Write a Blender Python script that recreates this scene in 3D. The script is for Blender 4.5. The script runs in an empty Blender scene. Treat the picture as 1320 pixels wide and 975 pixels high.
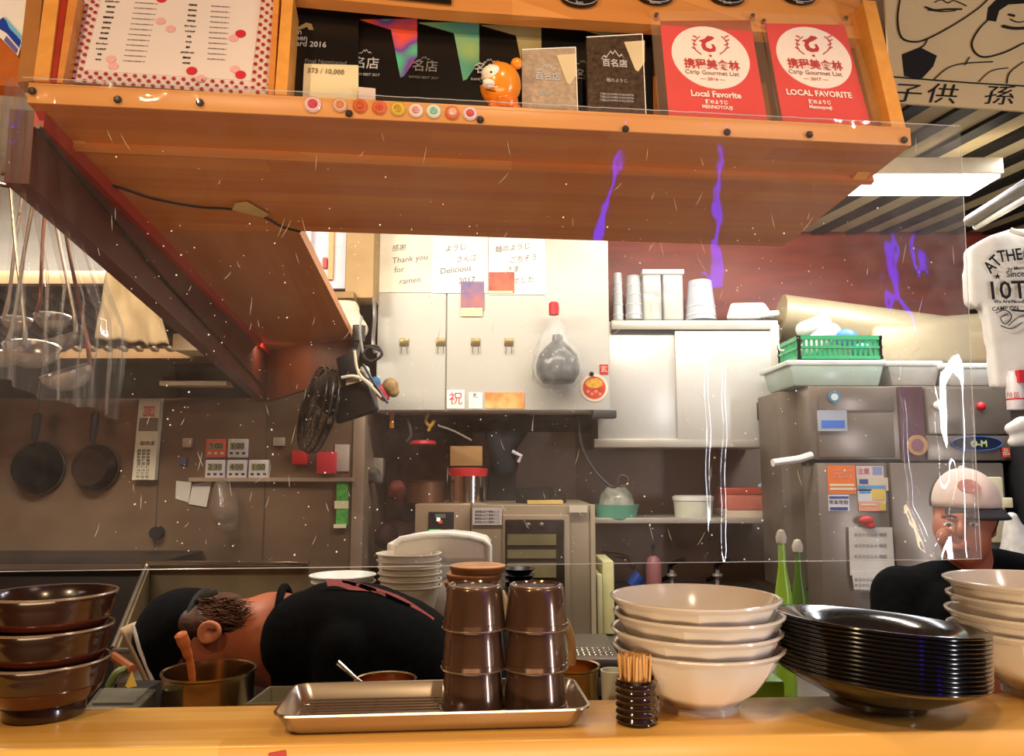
import bpy, bmesh, math, random
from mathutils import Vector, Matrix, Euler, noise
random.seed(7)
SC = bpy.context.scene
COL = SC.collection
PI = math.pi

# ---------------------------------------------------------------- camera
F = 1000.0; PITCH = math.radians(7.0); CZ = 1.35
cam_d = bpy.data.cameras.new('camera'); cam = bpy.data.objects.new('camera', cam_d); COL.objects.link(cam)
cam_d.sensor_width = 36.0; cam_d.lens = 36.0 * F / 1320.0; cam_d.clip_start = 0.02; cam_d.clip_end = 50
cam.location = (0, 0, CZ); cam.rotation_euler = (PI / 2 + PITCH, 0, 0)
SC.camera = cam

# ---------------------------------------------------------------- world
w = bpy.data.worlds.new('world'); SC.world = w; w.use_nodes = True
w.node_tree.nodes['Background'].inputs[0].default_value = (1.0, 0.85, 0.7, 1)
w.node_tree.nodes['Background'].inputs[1].default_value = 0.15
SC.view_settings.view_transform = 'Standard'; SC.view_settings.look = 'None'
SC.view_settings.exposure = 0.0; SC.view_settings.gamma = 1.0; SC.view_settings.use_curve_mapping = False

def area(name, loc, target, size, size_y, power, color, spread=180):
    d = bpy.data.lights.new(name, 'AREA'); d.shape = 'RECTANGLE'; d.size = size; d.size_y = size_y
    d.energy = power; d.color = color; d.spread = math.radians(spread)
    o = bpy.data.objects.new(name, d); COL.objects.link(o); o.location = loc
    v = Vector(target) - Vector(loc)
    o.rotation_euler = v.to_track_quat('-Z', 'Y').to_euler()
    return o
def spot(name, loc, target, power, color, angle=80, blend=0.6, radius=0.015):
    d = bpy.data.lights.new(name, 'SPOT'); d.energy = power; d.color = color
    d.spot_size = math.radians(angle); d.spot_blend = blend; d.shadow_soft_size = radius
    o = bpy.data.objects.new(name, d); COL.objects.link(o); o.location = loc
    v = Vector(target) - Vector(loc)
    o.rotation_euler = v.to_track_quat('-Z', 'Y').to_euler()
    return o
WARM = (1.0, 0.74, 0.43); COOL = (0.95, 0.97, 1.0); NEUT = (1.0, 0.9, 0.76)
# ceiling lamps of the dining side
spot('dining_lamp_left', (-0.75, -0.15, 2.45), (-0.1, 0.95, 1.15), 38, WARM, 100)
spot('dining_lamp_mid', (0.15, 0.3, 2.45), (0.1, 1.0, 1.35), 19, WARM, 90)
spot('dining_lamp_right', (1.25, 0.1, 2.45), (0.75, 1.0, 1.1), 19, (1.0, .82, .66), 90)
# fluorescent tubes of the kitchen side (hidden above the overhead shelf)
area('kitchen_tube_main', (0.2, 2.0, 2.5), (0.2, 2.5, 1.0), 1.6, 0.15, 38, NEUT)
area('hood_lamp', (-1.25, 2.72, 1.80), (-1.25, 3.0, 1.0), 0.9, 0.12, 5, (1.0, .76, .5))
area('dining_bounce_fill', (-0.2, -1.2, 0.45), (0.0, 1.0, 1.8), 2.4, 0.4, 45, (1.0, .70, .40))  # added fill light, stands in for warm bounce onto the soffit
area('street_door_light', (2.4, -0.38, 1.15), (0.2, 0.95, 1.15), 0.13, 1.3, 30, (0.90, .92, 1.0))
area('kitchen_tube_left', (-1.4, 1.7, 2.5), (-1.4, 2.4, 1.4), 1.0, 0.15, 45, NEUT)
area('back_wall_lamp', (0.9, 3.0, 2.48), (0.9, 3.7, 1.6), 1.0, 0.1, 9, NEUT)
area('kitchen_tube_right', (1.72, 2.75, 2.42), (1.5, 2.6, 0.0), 0.8, 0.25, 22, COOL)

# ---------------------------------------------------------------- pixel helpers (frame of 1320 x 975)
cp, sp = math.cos(PITCH), math.sin(PITCH)
def ray(u, v):
    r = (u - 660.0) / F; q = (487.5 - v) / F
    return Vector((r, cp - q * sp, sp + q * cp))
def P(u, v, Y):
    d = ray(u, v); return Vector((0, 0, CZ)) + d * (Y / d.y)
def PZ(u, v, z):
    d = ray(u, v); return Vector((0, 0, CZ)) + d * ((z - CZ) / d.z)
class Frame:
    def __init__(s, o, ex, ey):
        s.o = Vector(o); s.ex = Vector(ex).normalized(); s.ey = Vector(ey).normalized(); s.n = s.ex.cross(s.ey)
    def hit(s, u, v, c=0.0):
        d = ray(u, v); o = s.o + s.n * c - Vector((0, 0, CZ))
        t = o.dot(s.n) / d.dot(s.n); q = d * t - o
        return q.dot(s.ex), q.dot(s.ey)
    def p(s, a, b, c=0.0): return s.o + s.ex * a + s.ey * b + s.n * c
    def rect(s, u0, v0, u1, v1, c=0.0):
        um, vm = (u0 + u1) / 2, (v0 + v1) / 2
        a0 = s.hit(u0, vm, c)[0]; a1 = s.hit(u1, vm, c)[0]; b1 = s.hit(um, v0, c)[1]; b0 = s.hit(um, v1, c)[1]
        return a0, b0, a1, b1
def FW(Y): return Frame((0, Y, CZ), (1, 0, 0), (0, 0, 1))

# ---------------------------------------------------------------- materials
def lin(c):
    if isinstance(c, str): c = [int(c[i:i + 2], 16) / 255 for i in (0, 2, 4)]
    return tuple(x / 12.92 if x <= 0.04045 else ((x + 0.055) / 1.055) ** 2.4 for x in c) + (1,)
MATS = {}
def mat(key, color='808080', rough=0.5, metal=0.0, var=0.12, scale=8.0, bump=0.0, stretch=(1, 1, 1), coat=0.0, trans=0.0, alpha=1.0, emit=None, estr=0.0, color2=None, ior=1.45, spec=None, bscale=None):
    if key in MATS: return MATS[key]
    m = bpy.data.materials.new(key); m.use_nodes = True; nt = m.node_tree; N = nt.nodes; L = nt.links
    b = N['Principled BSDF']
    tc = N.new('ShaderNodeTexCoord'); mp = N.new('ShaderNodeMapping'); mp.inputs['Scale'].default_value = stretch
    L.new(tc.outputs['Object'], mp.inputs[0])
    nz = N.new('ShaderNodeTexNoise'); nz.inputs['Scale'].default_value = scale; nz.inputs['Detail'].default_value = 4
    L.new(mp.outputs[0], nz.inputs[0])
    rp = N.new('ShaderNodeValToRGB'); rp.color_ramp.elements[0].position = 0.3; rp.color_ramp.elements[1].position = 0.7
    c = lin(color)
    c2 = lin(color2) if color2 else tuple(min(1, x * (1 + var)) for x in c[:3]) + (1,)
    c1 = c if color2 else tuple(x * (1 - var) for x in c[:3]) + (1,)
    rp.color_ramp.elements[0].color = c1; rp.color_ramp.elements[1].color = c2
    L.new(nz.outputs[0], rp.inputs[0]); L.new(rp.outputs[0], b.inputs['Base Color'])
    b.inputs['Roughness'].default_value = rough; b.inputs['Metallic'].default_value = metal
    b.inputs['Coat Weight'].default_value = coat; b.inputs['Transmission Weight'].default_value = trans
    b.inputs['Alpha'].default_value = alpha; b.inputs['IOR'].default_value = ior
    b.inputs['Coat Roughness'].default_value = 0.08
    if spec is not None: b.inputs['Specular IOR Level'].default_value = spec
    if emit: b.inputs['Emission Color'].default_value = lin(emit); b.inputs['Emission Strength'].default_value = estr
    if bump:
        nb = nz
        if bscale:
            nb = N.new('ShaderNodeTexNoise'); nb.inputs['Scale'].default_value = bscale; L.new(mp.outputs[0], nb.inputs[0])
        bp = N.new('ShaderNodeBump'); bp.inputs['Strength'].default_value = bump; bp.inputs['Distance'].default_value = 0.004
        L.new(nb.outputs[0], bp.inputs['Height']); L.new(bp.outputs[0], b.inputs['Normal'])
    MATS[key] = m; return m
def wood(key, c1, c2, rough=0.35, axis=0, stave=(0.45, 0.035), coat=0.0, grain=1.0, contrast=0.5, rot=0.0):
    """edge-glued board: staves of slightly different tone with fine grain along one axis"""
    if key in MATS: return MATS[key]
    m = bpy.data.materials.new(key); m.use_nodes = True; nt = m.node_tree; N = nt.nodes; L = nt.links
    b = N['Principled BSDF']; tc = N.new('ShaderNodeTexCoord')
    mp = N.new('ShaderNodeMapping'); L.new(tc.outputs['Object'], mp.inputs[0])
    if axis == 1: mp.inputs['Rotation'].default_value = (0, 0, PI / 2 + rot)
    elif axis == 2: mp.inputs['Rotation'].default_value = (0, PI / 2, PI / 2)
    else: mp.inputs['Rotation'].default_value = (0, 0, rot)
    br = N.new('ShaderNodeTexBrick'); br.inputs['Scale'].default_value = 1.0; br.inputs['Brick Width'].default_value = stave[0]
    br.inputs['Row Height'].default_value = stave[1]; br.inputs['Mortar Size'].default_value = 0.0004
    br.inputs['Color1'].default_value = (0, 0, 0, 1); br.inputs['Color2'].default_value = (1, 1, 1, 1); br.inputs['Mortar'].default_value = (.1, .1, .1, 1)
    L.new(mp.outputs[0], br.inputs[0])
    m2 = N.new('ShaderNodeMapping'); m2.inputs['Scale'].default_value = (1.2, 26, 26); L.new(mp.outputs[0], m2.inputs[0])
    nz = N.new('ShaderNodeTexNoise'); nz.inputs['Scale'].default_value = 1.6 * grain; nz.inputs['Detail'].default_value = 6; nz.inputs['Distortion'].default_value = 0.6
    L.new(m2.outputs[0], nz.inputs[0])
    mx = N.new('ShaderNodeMix'); mx.data_type = 'FLOAT'; mx.inputs[0].default_value = contrast
    L.new(nz.outputs[0], mx.inputs[2]); L.new(br.outputs['Color'], mx.inputs[3])
    rp = N.new('ShaderNodeValToRGB'); rp.color_ramp.elements[0].position = 0.15; rp.color_ramp.elements[1].position = 0.8
    rp.color_ramp.elements[0].color = lin(c1); rp.color_ramp.elements[1].color = lin(c2)
    L.new(mx.outputs[0], rp.inputs[0]); L.new(rp.outputs[0], b.inputs['Base Color'])
    b.inputs['Roughness'].default_value = rough; b.inputs['Coat Weight'].default_value = coat; b.inputs['Coat Roughness'].default_value = 0.15
    MATS[key] = m; return m

COUNTER = wood('counter_wood', 'D9983E', 'F4C468', 0.33, 0, (0.5, 0.032), coat=0.25, contrast=0.35)
SHELFW = wood('shelf_wood', 'B8682A', 'DB9446', 0.4, 0, (0.6, 0.04), coat=0.1, contrast=0.3)
SOFFIT = wood('soffit_wood', 'B05A1C', 'D4822E', 0.42, 0, (0.5, 0.045), contrast=0.35)
SOFFIT2 = wood('wing_wood', 'A8602A', 'C07A3C', 0.42, 1, (0.8, 0.06), contrast=0.25)
POSTW = wood('post_wood', 'C98538', 'E2A04C', 0.4, 2, (3, 0.2), contrast=0.2)
REDW = mat('red_lacquer', '9A2414', 0.4, var=0.2, scale=3, stretch=(1, 1, 6))
DARKRED = mat('dark_red_board', '54241A', 0.4, var=0.25, scale=3)
MARO = mat('maroon_panel', '7A3426', 0.45, var=0.25, scale=4, stretch=(1, 1, 5))
STEEL = mat('brushed_steel', '9A8F83', 0.32, 0.85, var=0.08, scale=3, stretch=(1, 1, 14), bump=0.05)
STEELD = mat('dull_steel', '6F655A', 0.4, 0.7, var=0.15, scale=3, stretch=(1, 1, 8))
STEELW = mat('steel_wall', '6C5844', 0.36, 0.45, var=0.18, scale=2.2, stretch=(1, 1, 2), bump=0.06, color2='8A7259')
CHROME = mat('polished_steel', 'C9C3BA', 0.14, 1.0, var=0.04, scale=5)
CHROMEB = mat('ladle_steel', 'A89E94', 0.25, 0.55, var=0.12, scale=9)
WHITEP = mat('white_panel', 'C2BFB4', 0.35, 0.0, var=0.04, scale=2)
WHITE = mat('white_plastic', 'E8E6E0', 0.4, var=0.03)
PAPER = mat('white_paper', 'E9E6DE', 0.8, var=0.04, scale=20)
CREAM = mat('cream_card', 'D9CDA8', 0.7, var=0.06)
BLACK = mat('black_plastic', '0C0C0D', 0.35, var=0.3)
BLACKM = mat('matte_black', '0A0A0B', 0.7, var=0.3)
DARK = mat('dark_grime', '17130F', 0.7, var=0.4)
DGREY = mat('dark_grey', '34322F', 0.5, var=0.2)
INK = mat('black_ink', '121212', 0.7, var=0.1)
REDP = mat('red_print', 'C0202A', 0.45, var=0.08)
CLOTHB = mat('black_cotton', '07080A', 0.95, var=0.4, scale=60, bump=0.2, spec=0.12)
SKIN = mat('skin', 'A65C3C', 0.5, var=0.1, scale=12, bump=0.05)
HAIR = mat('brown_hair', '2A160E', 0.6, var=0.5, scale=40, stretch=(1, 6, 6), color2='5A3018')
WHITECL = mat('white_cotton', 'DAD7D0', 0.85, var=0.05, scale=10, bump=0.1)

# ---------------------------------------------------------------- object helpers
DEFER = []
def put(o, parent):
    COL.objects.link(o)
    if parent is not None:
        o.parent = parent
        if parent.type == 'EMPTY' or parent.parent is None:
            o.matrix_parent_inverse = Matrix.Translation(-parent.location)
    return o
def thing(name, label, cat, loc=(0, 0, 0), group=None):
    o = bpy.data.objects.new(name, None); COL.objects.link(o); o.location = loc; o.empty_display_size = 0.05
    o['label'] = label; o['category'] = cat
    if group: o['group'] = group
    return o
def tag(o, label, cat, group=None):
    o['label'] = label; o['category'] = cat
    if group: o['group'] = group
    return o
def struct(o): o['kind'] = 'structure'; return o
def obj(name, bm, m, parent=None, smooth=35, recentre=True):
    me = bpy.data.meshes.new(name)
    bmesh.ops.recalc_face_normals(bm, faces=bm.faces[:])
    if smooth:
        for f in bm.faces: f.smooth = True
    bm.to_mesh(me); bm.free()
    if smooth and smooth < 180: me.set_sharp_from_angle(angle=math.radians(smooth))
    for x in (m if isinstance(m, (list, tuple)) else [m]): me.materials.append(x)
    o = bpy.data.objects.new(name, me)
    if parent is None and recentre and len(me.vertices):
        xs = [v.co.x for v in me.vertices]; ys = [v.co.y for v in me.vertices]; zs = [v.co.z for v in me.vertices]
        c = Vector(((min(xs) + max(xs)) / 2, (min(ys) + max(ys)) / 2, min(zs)))
        me.transform(Matrix.Translation(-c)); o.location = c
    return put(o, parent)
def B(): return bmesh.new()
def hexa(bm, pts, bev=0.0, seg=2):
    """8 points: bottom quad then top quad"""
    vs = [bm.verts.new(p) for p in pts]
    fs = [bm.faces.new([vs[i] for i in q]) for q in ((0, 3, 2, 1), (4, 5, 6, 7), (0, 1, 5, 4), (1, 2, 6, 5), (2, 3, 7, 6), (3, 0, 4, 7))]
    if bev:
        es = list({e for f in fs for e in f.edges})
        bmesh.ops.bevel(bm, geom=es, offset=bev, segments=seg, affect='EDGES', profile=0.5)
    return bm
def bx(bm, x0, y0, z0, x1, y1, z1, bev=0.0, seg=2):
    return hexa(bm, [(x0, y0, z0), (x1, y0, z0), (x1, y1, z0), (x0, y1, z0), (x0, y0, z1), (x1, y0, z1), (x1, y1, z1), (x0, y1, z1)], bev, seg)
def fbx(bm, fr, a0, b0, c0, a1, b1, c1, bev=0.0, seg=2):
    g = fr.p
    return hexa(bm, [g(a0, b0, c0), g(a1, b0, c0), g(a1, b0, c1), g(a0, b0, c1), g(a0, b1, c0), g(a1, b1, c0), g(a1, b1, c1), g(a0, b1, c1)], bev, seg)
def box(name, x0, y0, z0, x1, y1, z1, m, parent=None, bev=0.0):
    return obj(name, bx(B(), x0, y0, z0, x1, y1, z1, bev), m, parent)
def pbox(name, u0, v0, u1, v1, Y, depth, m, parent=None, bev=0.0):
    """box whose front face shows as the pixel rectangle at distance Y"""
    a0, b0, a1, b1 = FW(Y).rect(u0, v0, u1, v1)
    return box(name, a0, Y, CZ + b0, a1, Y + depth, CZ + b1, m, parent, bev)
def card(name, fr, u0, v0, u1, v1, m, parent=None, c=0.0, th=0.002, bev=0.0):
    a0, b0, a1, b1 = fr.rect(u0, v0, u1, v1, c)
    return obj(name, fbx(B(), fr, a0, b0, c - th, a1, b1, c, bev), m, parent)
def ngon(bm, fr, pts, c=0.0, th=0.001):
    bot = [bm.verts.new(fr.p(a, b, c - th)) for a, b in pts]; top = [bm.verts.new(fr.p(a, b, c)) for a, b in pts]
    bm.faces.new(top); bm.faces.new(bot[::-1]); n = len(pts)
    for i in range(n): bm.faces.new([bot[i], bot[(i + 1) % n], top[(i + 1) % n], top[i]])
    return bm
def pgon(name, fr, uv, m, parent=None, c=0.0, th=0.001):
    return obj(name, ngon(B(), fr, [fr.hit(u, v, c) for u, v in uv], c, th), m, parent, 0)
def disc(bm, fr, a, b, ra, rb=None, c=0.0, th=0.001, n=28):
    rb = rb or ra
    return ngon(bm, fr, [(a + ra * math.cos(2 * PI * i / n), b + rb * math.sin(2 * PI * i / n)) for i in range(n)], c, th)
def lathe(bm, prof, seg=32, c=(0, 0, 0), M=None, close=False, facets=0, famp=0.0, faceted_from=0):
    rings = []
    c = Vector(c)
    for k, (r, z) in enumerate(prof):
        if r < 1e-6:
            p = Vector((0, 0, z)); p = (M @ p) if M else p + c
            rings.append([bm.verts.new(p)]); continue
        ring = []
        for i in range(seg):
            a = 2 * PI * i / seg
            rr = r
            if facets and k >= faceted_from:
                h = PI / facets; t = (a + h) % (2 * h) - h
                rr = r * (1 - famp + famp * math.cos(h) / math.cos(t))
            p = Vector((rr * math.cos(a), rr * math.sin(a), z)); p = (M @ p) if M else p + c
            ring.append(bm.verts.new(p))
        rings.append(ring)
    n = len(rings)
    for k in range(n if close else n - 1):
        A, Bq = rings[k], rings[(k + 1) % n]
        if len(A) == 1 and len(Bq) == 1: continue
        for i in range(seg):
            j = (i + 1) % seg
            if len(A) == 1: bm.faces.new([A[0], Bq[j], Bq[i]])
            elif len(Bq) == 1: bm.faces.new([A[i], A[j], Bq[0]])
            else: bm.faces.new([A[i], A[j], Bq[j], Bq[i]])
    return bm
def tube(bm, pts, r, seg=8, cap=True, closed=False):
    pts = [Vector(p) for p in pts]; rs = r if isinstance(r, (list, tuple)) else [r] * len(pts)
    prev = None; rings = []
    n = len(pts)
    for i, p in enumerate(pts):
        if closed: t = (pts[(i + 1) % n] - pts[i - 1]).normalized()
        else: t = (pts[min(i + 1, n - 1)] - pts[max(i - 1, 0)]).normalized()
        if prev is None:
            q = t.orthogonal().normalized()
        else:
            q = (prev - t * prev.dot(t))
            q = q.normalized() if q.length > 1e-6 else t.orthogonal().normalized()
        prev = q; w2 = t.cross(q)
        rings.append([bm.verts.new(p + (q * math.cos(2 * PI * k / seg) + w2 * math.sin(2 * PI * k / seg)) * rs[i]) for k in range(seg)])
    for i in range(n if closed else n - 1):
        A, Bq = rings[i], rings[(i + 1) % n]
        for k in range(seg): bm.faces.new([A[k], A[(k + 1) % seg], Bq[(k + 1) % seg], Bq[k]])
    if cap and not closed: bm.faces.new(rings[0][::-1]); bm.faces.new(rings[-1])
    return bm
def cyl(bm, p0, p1, r, seg=16): return tube(bm, [p0, p1], r, seg)
def spline(pts, n=8):
    pts = [Vector(p) for p in pts]; out = []
    for i in range(len(pts) - 1):
        a = pts[max(i - 1, 0)]; b = pts[i]; c = pts[i + 1]; d = pts[min(i + 2, len(pts) - 1)]
        for k in range(n):
            t = k / n
            out.append(0.5 * ((2 * b) + (c - a) * t + (2 * a - 5 * b + 4 * c - d) * t * t + (3 * b - a - 3 * c + d) * t ** 3))
    out.append(pts[-1]); return out
def ell(bm, c, r, M=None, u=20, v=12):
    res = bmesh.ops.create_uvsphere(bm, u_segments=u, v_segments=v, radius=1.0)
    S = Matrix.Diagonal((*r, 1)) if hasattr(r, '__len__') else Matrix.Diagonal((r, r, r, 1))
    bmesh.ops.transform(bm, matrix=Matrix.Translation(c) @ (M.to_4x4() if M else Matrix()) @ S, verts=res['verts'])
    return bm
def capsule(bm, p0, r0, p1, r1, seg=14):
    p0 = Vector(p0); p1 = Vector(p1); ell(bm, p0, r0, u=seg, v=8); ell(bm, p1, r1, u=seg, v=8)
    return tube(bm, [p0, p1], [r0, r1], seg)
def blob(name, bm, m, parent, voxel=0.006, smooth=6):
    o = obj(name, bm, m, parent, smooth=180)
    r = o.modifiers.new('remesh', 'REMESH'); r.mode = 'VOXEL'; r.voxel_size = voxel; r.use_smooth_shade = True
    s = o.modifiers.new('smooth', 'SMOOTH'); s.factor = 0.5; s.iterations = smooth
    DEFER.append(o); return o
def text(body, fr, u, v, h, m, parent, c=0.0012, align='CENTER', name='lettering', rot=0.0, sx=1.0, ab=None, shear=0.0, bold=0.0, width=None):
    """lettering h pixels high, centred on the pixel u, v of a flat face"""
    d = bpy.data.curves.new(name, 'FONT'); d.body = body; d.align_x = align; d.align_y = 'CENTER'
    a, b = ab if ab else fr.hit(u, v, c)
    b2 = (fr.hit(u, v - h / 2, c)[1] - fr.hit(u, v + h / 2, c)[1]) if ab is None else h
    d.size = abs(b2) * 1.25; isc = any(ord(x) > 0x2000 for x in body); d.size *= .84 if isc else 1; d.resolution_u = 2; d.extrude = 0.0002; d.shear = shear; d.offset = bold
    o = bpy.data.objects.new(name, d); d.materials.append(m)
    R = Matrix((fr.ex, fr.ey, fr.n)).transposed().to_4x4()
    o.matrix_basis = Matrix.Translation(fr.p(a, b, c)) @ R @ Matrix.Rotation(rot, 4, 'Z') @ Matrix.Diagonal((sx * (.80 if abs(fr.n.z) > .2 else 1), 1, 1, 1))
    put(o, parent); DEFER.append(o); return o
def finalise():
    dg = bpy.context.evaluated_depsgraph_get()
    for o in DEFER:
        me = bpy.data.meshes.new_from_object(o.evaluated_get(dg), preserve_all_data_layers=True, depsgraph=dg)
        if o.type == 'FONT':
            n = bpy.data.objects.new(o.name, me); nm = o.name; par = o.parent
            n.matrix_basis = o.matrix_basis.copy(); n.parent = par; n.matrix_parent_inverse = o.matrix_parent_inverse.copy()
            for k in o.keys(): n[k] = o[k]
            bpy.data.objects.remove(o); n.name = nm; COL.objects.link(n)
        else:
            o.modifiers.clear(); o.data = me
def copy_tree(root, loc, label=None, rot=None, group=None):
    r = root.copy(); COL.objects.link(r); r.location = loc
    if rot is not None: r.rotation_euler = rot
    if label: r['label'] = label
    if group: r['group'] = group
    for ch in list(root.children):
        c = ch.copy(); COL.objects.link(c); iv = ch.matrix_parent_inverse.copy(); c.parent = r; c.matrix_parent_inverse = iv
        for g in list(ch.children):
            d = g.copy(); COL.objects.link(d); iv = g.matrix_parent_inverse.copy(); d.parent = c; d.matrix_parent_inverse = iv
    return r

# ================================================================ room shell
RX0, RX1, RY0, RY1, RZ = -2.3, 2.7, -1.6, 3.8, 2.55
struct(box('floor', RX0, RY0, -0.05, RX1, RY1, 0, mat('floor_tile', '4A3A30', 0.5)))
struct(box('ceiling', RX0, RY0, RZ, RX1, RY1, RZ + 0.05, mat('ceiling_paint', '8E7B66', 0.8)))
struct(box('wall_left', RX0 - 0.05, RY0, 0, RX0, RY1, RZ, mat('wall_wood', '7C5233', 0.6)))
struct(box('wall_right', RX1, RY0, 0, RX1 + 0.05, RY1, RZ, mat('wall_dark', '2A1D18', 0.6)))
struct(box('wall_front', RX0, RY0 - 0.05, 0, RX1, RY0, RZ, mat('wall_warm', '8A5A34', 0.7)))
struct(box('wall_back', RX0, RY1, 0, RX1, RY1 + 0.05, RZ, mat('wall_back_steel', '9C8878', 0.45, 0.2, var=0.15, scale=3)))
YL = 3.1
xl = P(455, 600, YL).x
struct(box('wall_stove', RX0, YL, 0, xl, YL + 0.06, RZ, STEELW))
struct(box('trim_wall_corner', xl, YL - 0.012, 0.75, P(470, 600, YL).x, YL + 0.5, 1.75, mat('corner_trim', '9B8671', 0.4, 0.3), bev=0.003))
# maroon fascia high on the back wall
struct(box('wall_upper_panel', P(770, 300, 3.72).x, 3.72, P(900, 412, 3.72).z, RX1, 3.78, RZ, MARO))
# seams of the steel wall sheets
for i, u in enumerate((205, 343)):
    p = P(u, 600, YL); box('sheet_joint', p.x - 0.002, YL - 0.003, 0.95, p.x + 0.002, YL, 1.62, mat('joint_line', '4E4338', 0.5), bpy.data.objects['wall_stove'])
# ledge rail along the wall under the timers
o = pbox('wall_rail', 243, 616, 455, 621, YL - 0.03, 0.03, mat('rail_steel', 'B8A58E', 0.35, 0.5)); tag(o, 'thin metal rail ledge on the steel wall below the kitchen timers', 'rail')

# ================================================================ slatted ceiling on the right, lamp, pipes
cz = RZ - 0.02
cb = thing('ceiling_slats', 'dark wooden ceiling beams with pale gaps beyond the portrait banner', 'ceiling')
cb['kind'] = 'structure'; del cb['category']; del cb['label']
slm = mat('slat_wood', '120D0B', 0.6, var=0.3)
box('backing', 1.15, 1.9, cz, RX1, 3.7, cz + 0.015, mat('slat_gap', 'A89878', 0.7), cb)
for i in range(17):
    x0 = 1.05 + i * 0.17; z1 = cz; z0 = cz - 0.014; dx = -.24 * 1.8
    obj('slat', hexa(B(), [(x0, 1.9, z0), (x0 + 0.062, 1.9, z0), (x0 + 0.062 + dx, 3.7, z0), (x0 + dx, 3.7, z0), (x0, 1.9, z1), (x0 + 0.062, 1.9, z1), (x0 + 0.062 + dx, 3.7, z1), (x0 + dx, 3.7, z1)]), slm, cb)
# ceiling lamp box
t = thing('ceiling_light', 'long white fluorescent ceiling light glowing at the right of the shelf', 'light')
zl = CZ + 1.02
q = [PZ(1120, 206, zl), PZ(1304, 224, zl), PZ(1245, 250, zl), PZ(1060, 246, zl)]
q = [(1.02, 2.62), (1.82, 2.62), (1.82, 3.02), (1.02, 3.02)]
p0 = PZ(1060, 247, zl); p1 = PZ(1305, 224, zl)
X0, X1, Y0, Y1 = 0.9, 1.75, 2.33, 2.62
Y0 = PZ(1200, 224, zl).y; Y1 = PZ(1200, 251, zl).y; X1 = PZ(1272, 238, zl).x; X0 = X1 - 0.75
box('housing', X0, Y0, zl + 0.002, X1, Y1, zl + 0.06, mat('lamp_housing', 'B9A98C', 0.5), t, 0.004)
box('diffuser', X0 + 0.01, Y0 + 0.01, zl - 0.008, X1 - 0.01, Y1 - 0.01, zl + 0.002, mat('lamp_glow', 'FFFFFF', emit='F6F8FF', estr=7.0), t)
for i, (a, b2, r, c3) in enumerate((((1250, 285), (1330, 235), 0.022, '5E5448'), ((1258, 293), (1330, 252), 0.011, 'CFC8B8'))):
    pa = P(*a, 2.75); pb = P(*b2, 2.35)
    o = obj('ceiling_pipe', cyl(B(), pa, pb, r), mat('pipe_%s' % c3, c3, 0.4))
    tag(o, ['thick grey pipe running under the ceiling above the white shirt', 'thin white pipe just above the hanging white shirt'][i], 'pipe')
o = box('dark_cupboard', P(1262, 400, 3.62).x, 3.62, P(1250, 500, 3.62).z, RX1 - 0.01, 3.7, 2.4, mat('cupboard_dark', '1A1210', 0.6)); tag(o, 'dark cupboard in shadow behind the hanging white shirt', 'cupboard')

# ================================================================ portrait banner
FB = Frame(P(1150, 60, 1.68), (1, 0.10, 0), (0, 0.03, 1))
bn = thing('portrait_banner', 'cream banner with black line drawings of two faces above the ceiling slats', 'banner', P(1240, 140, 1.68))
BANM = mat('banner_paper', 'D2BE93', 0.8, var=0.05, scale=4)
pgon('sheet', FB, [(1140, -6), (1420, -6), (1400, 149), (1150, 132)], BANM, bn, 0, 0.006)
def stroke(fr, uv, wpx, m, parent, name='ink_line', c=0.003, n=6):
    pts = [fr.p(*fr.hit(u, v, c), c) for u, v in uv]
    if n > 1: pts = spline(pts, n)
    sc = (fr.p(*fr.hit(uv[0][0], uv[0][1], c), c)).y / F
    return obj(name, tube(B(), pts, wpx * sc / 2, 4), m, parent)
S = lambda uv, wd=2.0: stroke(FB, uv, wd, INK, bn)
S([(1160, 0), (1157, 25), (1162, 48), (1178, 54), (1196, 50), (1230, 32), (1260, 12), (1275, -2)], 2.4)
S([(1192, 9), (1205, 13), (1222, 12), (1240, 12)], 2.4); S([(1196, 13), (1215, 15), (1232, 14)], 1.5)
S([(1205, 3), (1214, 0), (1222, 4), (1230, 1), (1246, 8)], 1.4)
S([(1196, 50), (1192, 58), (1186, 62)], 2); S([(1275, 25), (1262, 38), (1253, 55), (1257, 68), (1270, 74), (1295, 68), (1320, 56)], 2.4)
S([(1250, 74), (1244, 84)], 1.8); S([(1205, 102), (1222, 88), (1244, 82), (1280, 80)], 1.8); S([(1300, 88), (1278, 92), (1262, 106)], 1.5)
S([(1292, 34), (1308, 37), (1330, 36)], 4.0); S([(1302, 25), (1312, 29), (1325, 27)], 1.5); S([(1300, 19), (1308, 21)], 3)
S([(1320, 80), (1302, 94), (1298, 108)], 1.8)
S([(1150, 99), (1250, 107), (1330, 112)], 2.0)
pgon('black_patch', FB, [(1163, 70), (1186, 61), (1208, 72), (1203, 86), (1188, 102), (1166, 98)], INK, bn, 0.002)
pgon('black_patch', FB, [(1272, 26), (1274, 10), (1286, -2), (1330, -4), (1330, 4), (1300, 6), (1288, 14), (1284, 28)], INK, bn, 0.002)
for u, ch in ((1166, '子'), (1212, '供'), (1286, '孫')):
    text(ch, FB, u, 121 + (u - 1160) * 0.03, 26, INK, bn, 0.002, shear=0.25, sx=1.5)

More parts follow.
